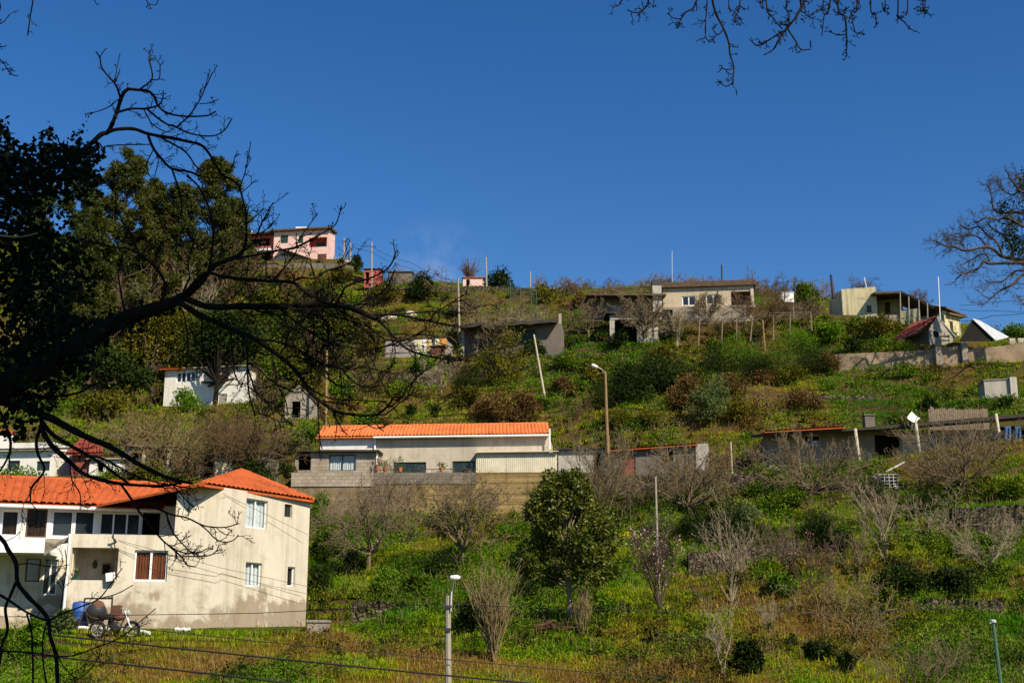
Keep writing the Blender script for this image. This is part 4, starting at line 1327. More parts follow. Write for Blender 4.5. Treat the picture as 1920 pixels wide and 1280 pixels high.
def build_board_shed():
    y = 114; zt = P(735, 636, y)[2]
    F = Fpx(722, 838, 652, 114.3, 113.3, P(790, 672, y)[2] - .6, zt)
    root = thing('patchwork_shed', 'small shed patched from cream, yellow and orange boards on the grassy slope', 'shed', (*F.A, F.z0))
    m = MB(); F.mesh(m, .15); shell(m, F, 2.8, .15); part('wall', m, MATS['grey_wood'], root)
    for u0, u1, v0, v1, mt, d in ((777, 792, 633, 669, 'cream_boards', .03), (792.5, 799.5, 634, 669, 'white_paint', .03), (800, 811, 634, 669, 'yellow_boards', .035), (811.5, 824, 633, 652, 'cream_boards', .03), (824.5, 837, 633, 650, 'orange_boards', .04), (724, 776, 640, 662, 'grey_wood', .03)):
        m = MB(); F.bar(m, F.px(u0, 650)[0], F.px(u1, 650)[0], -d - .03, -.004, F.px(u0, v1)[1], min(F.px(u0, v0)[1], F.z1 - .01)); part('board', m, MATS[mt], root)
    m = MB()
    for v in (642, 651, 660): F.bar(m, F.px(792.5, 650)[0], F.px(811, 650)[0], -.09, -.068, F.px(800, v)[1] - .03, F.px(800, v)[1] + .03)
    F.bar(m, F.px(803, 650)[0] - .03, F.px(803, 650)[0] + .03, -.085, -.067, F.px(800, 668)[1], F.px(800, 634)[1]); part('batten', m, MATS['brown_door'], root)
    r = MB(); a = F.pt(-.4, -.14, F.z1 + .05); b = F.pt(F.L + .3, -.14, F.z1 + .12); r.slab([a, b, F.pt(F.L + .3, 3.2, F.z1 + .3), F.pt(-.4, 3.2, F.z1 + .3)], .1); part('roof', r, MATS['brown_roof'], root)
    k = MB(); G0 = F.px(813, 660)[0]; k.obox(F.pt(G0, -.9, F.z0), np.array([*F.e, 0]) * 1.15, np.array([*F.n, 0]) * 1.0, (0, 0, F.px(820, 653)[1] - F.z0)); part('lean_to', k, MATS['brown_door'], root)
    k = MB(); k.obox(F.pt(G0 - .2, -1.05, F.px(820, 653)[1] + .003), np.array([*F.e, 0]) * 1.5, np.array([*F.n, 0]) * 1.4, (0, 0, .07)); part('lean_to_roof', k, MATS['old_wood'], root)
    return root

def build_pink_house():
    y0, y1 = 200.5, 199.0
    zt = P(513, 435, y0)[2]; zb = P(560, 489, 200)[2]
    F = Fpx(513, 616, 460, y0, y1, zb - 1.5, zt)
    root = thing('pink_house', 'pink two storey house with green shutters high on the ridge', 'house', (*F.A, zb))
    h = [F.hole(526.5, 441, 540, 456), F.hole(560, 442, 568.5, 456), F.hole(579, 445, 613, 463), F.hole(527, 472, 549, 482), F.hole(595, 476, 612, 488)]
    m = MB(); F.mesh(m, .3); shell(m, F, 3.5, .3); part('wall', m, MATS['pink_plaster'], root)
    for k in (0, 1):
        w = window(root, F, h[k], 'green_shutter', None, None, 2, .08, .04, name='shutter'); mb = MB(); F.bar(mb, h[k][0] + .05, h[k][1] - .05, .06, .1, h[k][2] + .05, h[k][3] - .05); part('slat_panel', mb, MATS['green_shutter'], w)
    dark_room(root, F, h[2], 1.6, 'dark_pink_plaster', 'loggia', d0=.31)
    G = Face(F.pt(h[2][0], 1.55, 0), F.pt(h[2][1], 1.55, 0), h[2][2], h[2][3])
    mb = MB(); G.bar(mb, G.L * .25, G.L * .72, -.06, -.005, G.z0 + .1, G.z1 - .35); part('loggia_shutter', mb, MATS['green_shutter'], root)
    window(root, F, h[3], panes=5, fw=.12); door(root, F, h[4], 'brown_door', label='brown garage door')
    r = MB(); z = zt + .35
    r.slab([F.pt(-.7, -.7, z - .1), F.pt(F.L + .6, -.7, z - .1), F.pt(F.L + .3, 4, z + .4), F.pt(-.4, 4, z + .4)], .3); part('roof', r, MATS['brown_roof'], root)
    c = MB(); a = P(566, 433, 203); c.box(a[0] - 1.1, a[0] + 1.1, 203, 204, a[2] - .2, a[2] + .75); part('water_heater', c, MATS['white_paint'], root)
    # lower left wing with its balcony
    W = Fpx(463, 512.5, 470, 203.0, 202.0, zb - 3.5, P(490, 442, 202.5)[2]); hw = W.hole(468, 447, 506, 466); hw2 = W.hole(470, 474, 507, 489)
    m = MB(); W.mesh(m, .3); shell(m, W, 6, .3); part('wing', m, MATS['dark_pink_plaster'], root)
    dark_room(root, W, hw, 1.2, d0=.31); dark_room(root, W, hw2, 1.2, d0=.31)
    m = MB(); W.bar(m, -.3, W.L - .02, -1.2, -.01, W.px(490, 473)[1] - .1, W.px(490, 471)[1] + .08); part('balcony_slab', m, MATS['white_paint'], root)
    m = MB(); W.bar(m, -.25, W.L - .05, -1.2, -1.1, W.px(490, 471)[1] + .1, W.px(490, 466)[1]); W.bar(m, -.3, .05, -1.2, -.9, W.z0, W.z1 - .3); part('balcony_wall', m, MATS['dark_pink_plaster'], root)
    r = MB(); z = W.z1 + .2; r.slab([W.pt(-.5, -1.4, z), W.pt(W.L - .05, -1.4, z), W.pt(W.L - .05, 6, z + .8), W.pt(-.5, 6, z + .8)], .25); part('wing_roof', r, MATS['brown_roof'], root)
    c = MB(); a = P(468, 438, 204); c.box(a[0] - .4, a[0] + .4, 204, 204.6, a[2] - .5, a[2] + .6); part('chimney', c, MATS['white_paint'], root)
    # slanting canopy over the terrace
    c = MB(); a, b = P(518, 462, 198.0), P(597, 489, 197.0); c.slab([a, b, b + (.3, 2.6, .4), a + (.3, 2.6, .2)], .12); part('canopy', c, MATS['brown_roof'], root)
    # terrace with railing
    t = MB(); A, B = XY(616, 500, 198.5), XY(663, 500, 198.0); T = Face(A, B, P(640, 500, 198)[2] - 2.5, P(640, 490, 198)[2]); T.mesh(t, 3.0); part('terrace', t, MATS['old_concrete'], root)
    t = MB(); T.bar(t, -.1, T.L + .1, -.25, -.01, T.z1 - .15, T.z1 + .12); part('terrace_edge', t, MATS['white_paint'], root)
    t = MB()
    for f in np.linspace(.02, .98, 9): q = T.pt(T.L * f, .1, T.z1); t.tube([q, (q[0], q[1], q[2] + .9)], .035, 4)
    for hh in (.5, .9): t.tube([T.pt(0, .1, T.z1 + hh), T.pt(T.L, .1, T.z1 + hh)], .035, 4)
    part('railing', t, MATS['galvanised'], root)
    return root

def small_hut(name, label, u0, u1, vt, vb, y, depth, wall, roof, gable=0, door_px=None, door_mat=None, over=.2, cat='shed', roof_over=.2):
    """hut; gable > 0 raises a gable in front by that many pixels"""
    zt = P((u0 + u1) / 2, vt, y)[2]
    F = Fpx(u0, u1, (vt + vb) / 2, y, y - .05, P(u0, vb, y)[2] - .7, zt)
    root = thing(name, label, cat, (*F.A, F.z0 + .7))
    m = MB(); h = F.hole(*door_px) if door_px else None
    F.mesh(m, .2); shell(m, F, depth, .2)
    if gable:
        za = P((u0 + u1) / 2, vt - gable, y)[2]
        for d in (0, depth - .2): m.prism([F.pt(0, d, zt), F.pt(F.L, d, zt), F.pt(F.L / 2, d, za)], (F.n[0] * .2, F.n[1] * .2, 0))
    part('wall', m, MATS[wall], root)
    if h:
        if door_mat: door(root, F, h, door_mat)
        else: dark_room(root, F, h, 1.2, d0=.21, mat='dark_inside')
    r = MB(); o = roof_over
    if gable:
        k = (za - zt) / (F.L / 2)
        r.slab([F.pt(-o, -o, zt - o * k + .08), F.pt(F.L / 2, -o, za + .08), F.pt(F.L / 2, depth + o, za + .08), F.pt(-o, depth + o, zt - o * k + .08)], .07)
        r.slab([F.pt(F.L / 2, -o, za + .082), F.pt(F.L + o, -o, zt - o * k + .08), F.pt(F.L + o, depth + o, zt - o * k + .08), F.pt(F.L / 2, depth + o, za + .082)], .07)
    else:
        r.slab([F.pt(-o, -o, zt + .1), F.pt(F.L + o, -o, zt + .1), F.pt(F.L + o, depth + o, zt + .45), F.pt(-o, depth + o, zt + .45)], .1)
    part('roof', r, MATS[roof], root)
    return root, F

def build_white_house():
    y = 101.5; zt = P(330, 692, y)[2]
    F = Fpx(308, 466, 725, 102.0, 100.5, P(390, 760, y)[2] - 1.2, zt)
    root = thing('white_house', 'white walled house behind the dark trunked tree, a corner of red roof showing', 'house', (*F.A, F.z0 + 1.2))
    h = [F.hole(331, 697, 366, 716), F.hole(410, 738, 425, 759)]
    m = MB(); F.mesh(m, .25); shell(m, F, 5, .25); part('wall', m, MATS['white_plaster'], root)
    window(root, F, h[0], panes=4, fw=.07, label='white framed window of four panes'); door(root, F, h[1], 'grey_wood')
    e0, e1 = np.array(F.pt(-.4, -.45, zt + .05)), np.array(F.pt(F.L * .24, -.45, zt + .05)); r0, r1 = np.array(F.pt(-.4, 2.6, zt + .75)), np.array(F.pt(F.L * .24, 2.6, zt + .75))
    r = MB(); tile_roof(e0, e1, r1, r0, pitch=.24, mb=r); part('roof', r, MATS['orange_tile'], root)
    r = MB(); r.slab([F.pt(F.L * .24 + .01, -.3, zt + .12), F.pt(F.L + .3, -.3, zt + .12), F.pt(F.L + .3, 5.2, zt + .4), F.pt(F.L * .24 + .01, 5.2, zt + .4)], .12); part('flat_roof', r, MATS['old_concrete'], root)
    return root

def build_left_row():
    # white cottage at the left edge
    y = 71.5; zt = P(40, 846, y)[2]
    F = Fpx(-60, 99, 868, 71.6, 71.0, P(40, 893, y)[2] - .8, zt)
    root = thing('white_cottage', 'low white cottage with two small dark windows behind the house roof at the left edge', 'house', (*F.A, F.z0 + .8))
    h = [F.hole(14, 863, 37, 880), F.hole(68, 864, 93, 882)]
    m = MB(); F.mesh(m, .2); shell(m, F, 4, .2); part('wall', m, MATS['white_plaster'], root)
    window(root, F, h[0], 'green_shutter', panes=2); window(root, F, h[1], 'green_shutter', panes=2)
    r = MB(); r.slab([F.pt(-.3, -.35, zt + .1), F.pt(F.L + .2, -.35, zt + .1), F.pt(F.L + .2, 2.2, zt + .5), F.pt(-.3, 2.2, zt + .5)], .12); part('roof', r, MATS['dark_roof'], root)
    U = Face(F.pt(1.2, 2.3, 0), F.pt(F.L - 1.2, 2.3, 0), zt, P(60, 829, 73.5)[2]); m = MB(); U.mesh(m, .2); shell(m, U, 3, .2); part('upper_wall', m, MATS['white_plaster'], root)
    c = MB(); p = P(9, 818, 74.5); c.box(p[0] - .3, p[0] + .3, 74.5, 75.1, p[2] - 1.2, p[2] + .2); ch = part('chimney', c, MATS['white_plaster'], root)
    c = MB(); c.box(p[0] - .36, p[0] + .36, 74.44, 75.16, p[2] + .202, p[2] + .42); part('cap', c, MATS['orange_tile'], ch)
    # red roofed hut next to it
    y = 71; root2 = thing('red_roofed_hut', 'little hut with a steep faded red tiled roof beside the white cottage', 'hut', tuple(P(160, 880, y)))
    zt = P(150, 852, y)[2]; G = Fpx(134, 176, 862, 71, 70.8, P(150, 895, y)[2] - .8, zt); m = MB(); G.mesh(m, .2); shell(m, G, 3, .2); part('wall', m, MATS['red_door'], root2)
    r = MB(); tile_roof(np.array(G.pt(-.3, -.3, zt)), np.array(G.pt(G.L + .7, -.3, zt)), P(192, 826, y + 2.0), P(150, 824, y + 2.0), pitch=.22, mb=r); part('roof', r, MATS['rust_red'], root2)
    small_hut('white_outhouse', 'small bright white outhouse wall right of the red roofed hut', 167, 224, 862, 897, 70.6, 2.2, 'white_plaster', 'old_concrete', door_px=(182, 866, 194, 885))
    r3, F3 = small_hut('open_shed', 'open fronted dark shed with pale posts and a grey sheet roof', 232, 322, 838, 893, 71.5, 3, 'dark_plaster', 'old_wood', door_px=(246, 845, 316, 876))
    for u in (270, 317): m = MB(); s = F3.px(u, 860)[0]; F3.bar(m, s - .09, s + .09, -.12, -.01, F3.z0, F3.z1); part('post', m, MATS['pale_pole'], r3)
    r4, F4 = small_hut('thatched_shed', 'dark shed under a mass of dry brush with a pale shuttered hatch', 372, 500, 850, 905, 72.5, 3.5, 'dark_plaster', 'brown_roof', door_px=(376, 856, 400, 895))
    hh = (F4.px(404, 880)[0], F4.px(438, 880)[0], F4.px(420, 896)[1], F4.px(420, 866)[1])
    m = MB(); F4.bar(m, hh[0], hh[1], -.06, -.004, hh[2], hh[3])
    for k in range(1, 7): z = hh[2] + (hh[3] - hh[2]) * k / 7; F4.bar(m, hh[0] + .05, hh[1] - .05, -.085, -.062, z - .03, z + .03)
    part('shutter', m, MATS['cream_boards'], r4)
    small_hut('stone_hut', 'little grey gabled hut with a dark doorway on the grass above the long house', 534, 585, 748, 786, 91.5, 3, 'old_concrete', 'old_concrete', gable=24, door_px=(547, 752, 563, 783), roof_over=.08)
    small_hut('old_dark_barn', 'collapsed dark barn in the shade under the pines', 152, 240, 722, 750, 103, 3, 'dark_plaster', 'brown_roof', door_px=(190, 725, 215, 750))
    small_hut('red_hut', 'tiny red hut behind the utility pole near the ridge', 683, 714, 505, 531, 172, 3, 'dark_pink_plaster', 'dark_roof', door_px=(684, 510, 692, 531))
    small_hut('pink_hut', 'tiny salmon pink hut on the skyline left of the round dark tree', 868, 906, 521, 540, 176, 3, 'pink_plaster', 'orange_tile', door_px=(874, 524, 879, 538))
    small_hut('ridge_shelter', 'low dark shelter among twigs right of the red hut', 728, 772, 510, 534, 172, 2.5, 'dark_plaster', 'brown_roof')

def build_yellow_house():
    y0, y1 = 117.0, 114.0
    root = thing('yellow_house', 'weathered pale yellow house with a dark porch on the upper right skyline', 'house', tuple(P(1640, 600, 115)))
    # left block with one shaded end wall
    zt = P(1580, 545, 115)[2]; zb = P(1610, 592, 114)[2] - 1.0
    F = Fpx(1579, 1644, 565, 114.5, 113.6, zb, zt); h = F.hole(1625, 572, 1634, 586)
    m = MB(); F.mesh(m, .25)
    m.prism([F.pt(0, .25, zb), np.array(P(1554, 590, 118)) * (1, 1, 0) + (0, 0, zb), np.array(P(1554, 560, 118)) * (1, 1, 0) + (0, 0, zt - .2), F.pt(0, .25, zt)], (.25, .1, 0))
    m.obox(F.pt(F.L - .25, .25, zb), np.array([*F.e, 0]) * .25, np.array([*F.n, 0]) * 4, (0, 0, zt - zb - .3))
    part('wall', m, MATS['yellow_plaster'], root); window(root, F, h, 'brown_door', 'dark_glass', None, 2, .08, .05)
    ra = MB(); ra.slab([F.pt(-.05, 2.4, zt + .05), F.pt(F.L + .2, 2.4, zt + .15), F.pt(F.L, 5, zt + .7), F.pt(.2, 5, zt + .4)], .12); part('tiled_roof', ra, MATS['rust_red'], root)
    # wall set back under the porch
    zp = P(1680, 600, 114)[2]
    G = Fpx(1644, 1692, 575, 116.0, 114.8, zp - 1.2, P(1660, 553, 115.5)[2]); G2 = Fpx(1692.3, 1760, 582, 114.79, 113.0, zp - 1.2, P(1745, 573, 113.3)[2]); hg = [G.hole(1659, 566, 1669, 588), G2.hole(1697, 578, 1752, 594)]
    m = MB(); G.mesh(m, .25); G2.mesh(m, .25); part('porch_wall', m, MATS['yellow_plaster'], root)
    door(root, G, hg[0], 'brown_door', label='dark door under the porch'); dark_room(root, G2, hg[1], 1.5, d0=.26)
    # porch roof: falls toward the right
    a, b, c, d = P(1640, 547, 112.5), P(1690, 545.5, 112.0), P(1752, 574, 110.0), P(1720, 577, 112.0)
    r = MB(); r.slab([a, b, b + (1.2, 5.5, .5), a + (0, 5, .5)], .2); r.slab([b + (0, 0, .003), c, c + (1.2, 5, .3), b + (1.2, 5.5, .503)], .2); part('porch_roof', r, MATS['brown_roof'], root)
    for u, v0, v1, y in ((1688, 552, 596, 111.8), (1704, 560, 596, 111.4), (1723, 566, 599, 110.9), (1739, 572, 600, 110.4)):
        p0, p1 = P(u, v0, y), P(u, v1, y); m = MB(); m.tube([p0 + (0, 0, .2), p1 - (0, 0, .5)], .055, 6, True); part('post', m, MATS['grey_wood'], root)
    m = MB(); H = Face(XY(1688, 592, 111.9), XY(1725, 597, 110.9), P(1700, 600, 111.4)[2] - 1.0, P(1690, 583, 111.9)[2]); H.mesh(m, .15); part('porch_parapet', m, MATS['yellow_plaster'], root)
    m = MB(); H2 = Face(XY(1635, 595, 112.3), XY(1687, 596, 112.0), P(1660, 600, 112)[2] - 1.2, P(1660, 590, 112)[2]); H2.mesh(m, .2); part('porch_base', m, MATS['old_concrete'], root)
    # right block
    zt2 = P(1775, 590, 110)[2]
    K = Fpx(1772, 1801, 610, 109.6, 111.0, P(1785, 640, 110)[2] - .8, P(1772, 582, 109.6)[2]); hk = K.hole(1781, 602, 1787, 619)
    m = MB(); K.mesh(m, .2)
    m.prism([K.pt(0, .2, K.z0), np.array(P(1745, 590, 113)) * (1, 1, 0) + (0, 0, K.z0), np.array(P(1745, 590, 113)) * (1, 1, 0) + (0, 0, K.z1), K.pt(0, .2, K.z1)], (.2, .1, 0))
    part('end_block', m, MATS['yellow_plaster'], root); window(root, K, hk, 'brown_door', 'dark_glass', None, 2, .06, .05)
    r = MB(); r.slab([K.pt(-.3, -.5, K.z1 + .2), K.pt(K.L + .5, -.5, K.z1 - .15), K.pt(K.L + .5, 4, K.z1 - .05), P(1735, 571, 113)], .16); part('end_roof', r, MATS['brown_roof'], root)
    r = MB(); K.bar(r, .2, K.L + .35, -.45, -.01, K.px(1787, 593)[1], K.px(1787, 593)[1] + .1); part('awning', r, MATS['old_wood'], root)
    return root

def build_red_shed():
    y = 99.8; root = thing('rusty_roofed_shed', 'small pale board shed with a rust red tin roof above the retaining wall', 'shed', tuple(P(1760, 645, y)))
    F = Face(XY(1744, 645, 99.6), XY(1787, 640, 100.6), P(1765, 646, 100)[2] - .8, P(1744, 618, 99.6)[2])
    h = F.hole(1749, 607, 1760, 632)
    ap = F.pt(F.px(1758, 600)[0], 0, F.px(1758, 592)[1])
    m = MB(); F.mesh(m, .12)
    sA = F.px(1758, 600)[0]
    for za, zb_, n in ((0, 1, 7),):
        zt = F.z1
        m.prism([F.pt(0, 0, zt), F.pt(F.L, 0, zt - .25), F.pt(sA, 0, ap[2])], (F.n[0] * .12, F.n[1] * .12, 0))
    part('wall', m, MATS['grey_wood'], root)
    b = MB()
    for k in range(9):
        z = F.z0 + .8 + k * .24; s0 = 0.02
        if z > F.z1: break
        F.bar(b, F.px(1761, 620)[0], F.L - .02, -.02 - .004 * (k % 2), -.003, z, z + .2)
    part('board', b, MATS['grey_wood'], root)
    d = MB(); F.bar(d, h[0] + .003, h[1] - .003, .05, .08, h[2], h[3]); part('doorway', d, MATS['dark_inside'], root)
    r = MB(); e = np.array([*F.n, 0]); dl = np.array([*(-F.e), 0])
    top0 = np.array(ap) + (0, 0, .05); top1 = top0 + e * 3.2
    low0 = P(1710, 628, 99.3); low1 = low0 + e * 3.0
    nn = 36; V = []; 
    for k in range(nn + 1):
        f = k / nn; a = top0 * (1 - f) + top1 * f; c = low0 * (1 - f) + low1 * f; o = .03 * math.sin(k * 1.57)
        V += [a - e * .15 + (0, 0, o), c - e * .15 + (0, 0, o), a - e * .15 + (0, 0, o - .05), c - e * .15 + (0, 0, o - .05)]
    Q = []
    for k in range(nn):
        i = k * 4; Q += [(i, i + 1, i + 5, i + 4), (i + 2, i + 6, i + 7, i + 3)]
    Q += [(0, 2, 3, 1), (nn * 4, nn * 4 + 1, nn * 4 + 3, nn * 4 + 2)]
    r.add(V, Q); part('tin_roof', r, MATS['rust_red'], root)
    r = MB(); q = np.array(F.pt(F.L + .2, -.2, F.z1 - .4)); r.slab([top0 + (0, 0, .01), q, q + e * 3.4, top1 + (0, 0, .01)], .06); part('back_roof', r, MATS['galvanised'], root)
    sd = MB(); sd.prism([F.pt(0, .12, F.z0), F.pt(0, 3, F.z0), F.pt(0, 3, F.z1), F.pt(0, .12, F.z1)], (F.e[0] * .1, F.e[1] * .1, 0)); part('side_wall', sd, MATS['dark_plaster'], root)
    fr = MB(); a = P(1764, 636, 99.4)
    for v0, v1, u0, u1 in ((629, 631.5, 1764, 1781), (637, 639, 1764, 1781)): p, q = P(u0, v0, 99.4), P(u1, v1, 99.4); fr.box(p[0], q[0], 99.4, 99.48, q[2], p[2])
    for u in (1765, 1780): p, q = P(u - 1, 627, 99.4), P(u + 1, 644, 99.4); fr.box(p[0], q[0], 99.49, 99.57, q[2], p[2])
    part('hurdle', fr, MATS['old_wood'], root)
    # grey sheet roofed tent-like shed to the right
    y = 99.8; root2 = thing('tin_roofed_shed', 'dark gabled shed with a sloping pale tin roof at the right edge', 'shed', tuple(P(1840, 640, y)))
    A, B, T = P(1801, 637, y), P(1864, 634, y), P(1824, 599, y)
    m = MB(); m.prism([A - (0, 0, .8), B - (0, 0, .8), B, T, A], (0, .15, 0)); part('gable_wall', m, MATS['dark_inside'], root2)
    r = MB(); r.slab([T + (-.05, -.15, .06), P(1867, 637, 99.6), P(1891, 631, 102.6), P(1836, 600, 102.6)], .07); part('tin_roof', r, MATS['galvanised'], root2)
    r = MB(); r.slab([A + (-.1, -.2, .02), T + (-.06, -.2, .055), T + (1.3, 3.2, .09), A + (1.3, 3.2, .1)], .06); part('left_roof', r, MATS['dark_roof'], root2)

def build_upper_walls():
    # retaining wall below the yellow house: three stretches, the top stepping up to the right
    y = 98.3
    root = thing('terrace_wall', 'long buff retaining wall with tree shadows below the yellow house', 'wall', tuple(P(1700, 705, y)))
    def seg(u0, u1, v0, v1, vb, y0, y1, t=.35):
        F = Face(XY(u0, 680, y0), XY(u1, 680, y1), P(u0, vb, y0)[2] - 1.2, P(u0, v0, y0)[2]); m = MB(); F.mesh(m, t)
        z1 = P(u1, v1, y1)[2]
        if z1 > F.z1: m.prism([F.pt(0, 0, F.z1), F.pt(F.L, 0, F.z1), F.pt(F.L, 0, z1)], (F.n[0] * t, F.n[1] * t, 0))
        return m
    part('wall', seg(1567, 1752, 664, 656, 708, 98.6, 98.2), MATS['rubble_block'], root)
    part('upper_wall', seg(1735, 1812, 656, 647, 700, 98.15, 97.9, .3), MATS['rubble_block'], root)
    part('end_wall', seg(1812, 1960, 655, 640, 690, 97.88, 97.4), MATS['rubble_block'], root)
    pm = MB()
    for u, v in ((1757, 650), (1806, 645)):
        p = P(u, v, 97.9); q = P(u, 690, 97.9); pm.box(p[0] - .25, p[0] + .25, 97.6, 97.85, q[2] - 1, p[2] + .1)
    part('pier', pm, MATS['old_concrete'], root)
    m = MB(); F = Face(XY(1893, 640, 98.6), XY(1990, 640, 98.4), P(1900, 650, 98.5)[2], P(1893, 634, 98.6)[2]); F.hole(1904, 633, 1909, 641); F.mesh(m, .3); part('yard_wall', m, MATS['pale_grey_plaster'], root)
    # concrete tank
    y = 88.0; root = thing('concrete_tank', 'squat grey concrete water tank on the grass at the right edge', 'tank', tuple(P(1880, 746, y)))
    F = Face(XY(1846, 728, 88.1), XY(1893, 728, 87.8), P(1870, 748, y)[2] - .8, P(1846, 714, 88.1)[2]); m = MB(); F.mesh(m, .2); shell(m, F, 2.2, .2); part('wall', m, MATS['grey_plaster'], root)
    z1 = F.z1; m = MB(); m.slab([F.pt(-.06, -.06, z1 + .09), F.pt(F.L + .05, -.06, z1 + .13), F.pt(F.L + .05, 2.3, z1 + .13), F.pt(-.06, 2.3, z1 + .09)], .085); part('lid', m, MATS['old_concrete'], root)
    m = MB(); a = P(1897, 745, 87.9); m.box(a[0] - .14, a[0] + .36, 87.6, 88.1, a[2] - .6, z1 + .2); part('pier', m, MATS['grey_plaster'], root)
    # stone walls
    stone_wall('stone_wall', 'dry stone terrace wall running under the ridge by the round dark bush', [(690, 540, 561, 151.0), (800, 539, 560, 150.6), (900, 536, 562, 149.9), (1000, 541, 560, 149.1)], .6, 1.5, seed=1)
    stone_wall('stone_wall', 'tall dark terrace wall directly under the pink house front', [(470, 496, 518, 196.4), (560, 493, 515, 196), (618, 494, 515, 195.6), (662, 499, 518, 195)], .6, 2, seed=19, mat='dark_plaster')
    stone_wall('stone_wall', 'dark rough terrace wall on the slope below the pink house terrace', [(616, 505, 528, 190), (700, 525, 545, 180)], .6, 2, seed=9)
    stone_wall('stone_wall', 'dark dry stone wall under the hut with the red door', [(1150, 895, 938, 77.6), (1230, 888, 935, 77), (1320, 880, 930, 76.5), (1440, 890, 930, 76)], .5, 1.0, seed=2)
    stone_wall('stone_wall', 'rough grey dry stone wall at the right edge below the bare brush', [(1785, 955, 1015, 64.5), (1850, 950, 1012, 64), (1990, 945, 1008, 63.4)], .5, 1.0, seed=4, bump=.08)
    stone_wall('stone_wall', 'dark dry stone terrace wall between the two blossom trees', [(1290, 1036, 1090, 57.0), (1360, 1028, 1085, 57.2), (1430, 1025, 1075, 57.4), (1500, 1010, 1062, 58)], .5, 1.0, seed=5, bump=.08)
    for q, (u0, u1, vt, vb, dv, lab) in enumerate(((660, 830, 703, 716, -6, 'low stone terrace wall on the slope above the long house'), (1150, 1300, 793, 808, -8, 'low stone terrace edge above the hut with the red door'), (1460, 1640, 738, 750, 2, 'low stone terrace edge on the grass below the buff wall'), (640, 800, 588, 598, -4, 'low stone terrace wall above the patchwork shed'), (1620, 1880, 1128, 1142, -4, 'low stone terrace edge under the bramble mounds'), (900, 1040, 688, 698, -3, 'low stone terrace wall below the long dark shed'), (660, 930, 1128, 1140, 3, 'low stone terrace edge across the green slope behind the lamp post'))):
        pts_ = []
        for k in range(7):
            f = k / 6; u = u0 + (u1 - u0) * f; v = vb + dv * f + (k % 2) * 2; y = at(u, v)[1]; pts_.append((u, vt + dv * f + (k % 3), v, y))
        ys = np.median([p_[3] for p_ in pts_]); stone_wall('stone_wall', lab, [(a, b, c, float(np.clip(d, ys - .8, ys + .8))) for a, b, c, d in pts_], .45, .6, seed=20 + q, jag=.14, bump=.07)
    stone_wall('stone_wall', 'low dark stone wall under the veranda house and its wire cage tank', [(1500, 912, 935, 72), (1600, 912, 930, 71), (1700, 905, 925, 70)], .5, 1.0, seed=6)
# ================================================================== poles, lamps, cables, small things
def pole(name, label, top, base, y, r0, r1, mat, cat='pole', sides=8, ytop=None, group=None):
    a = P(*top, y if ytop is None else ytop); b = P(*base, y); b[2] -= .6
    m = MB(); m.tube([b, b * .5 + a * .5, a], [r1, (r0 + r1) / 2, r0], sides, True)
    return solo(name, m, MATS[mat], label, cat, group, loc=tuple(b + (0, 0, .6)), smooth=False)

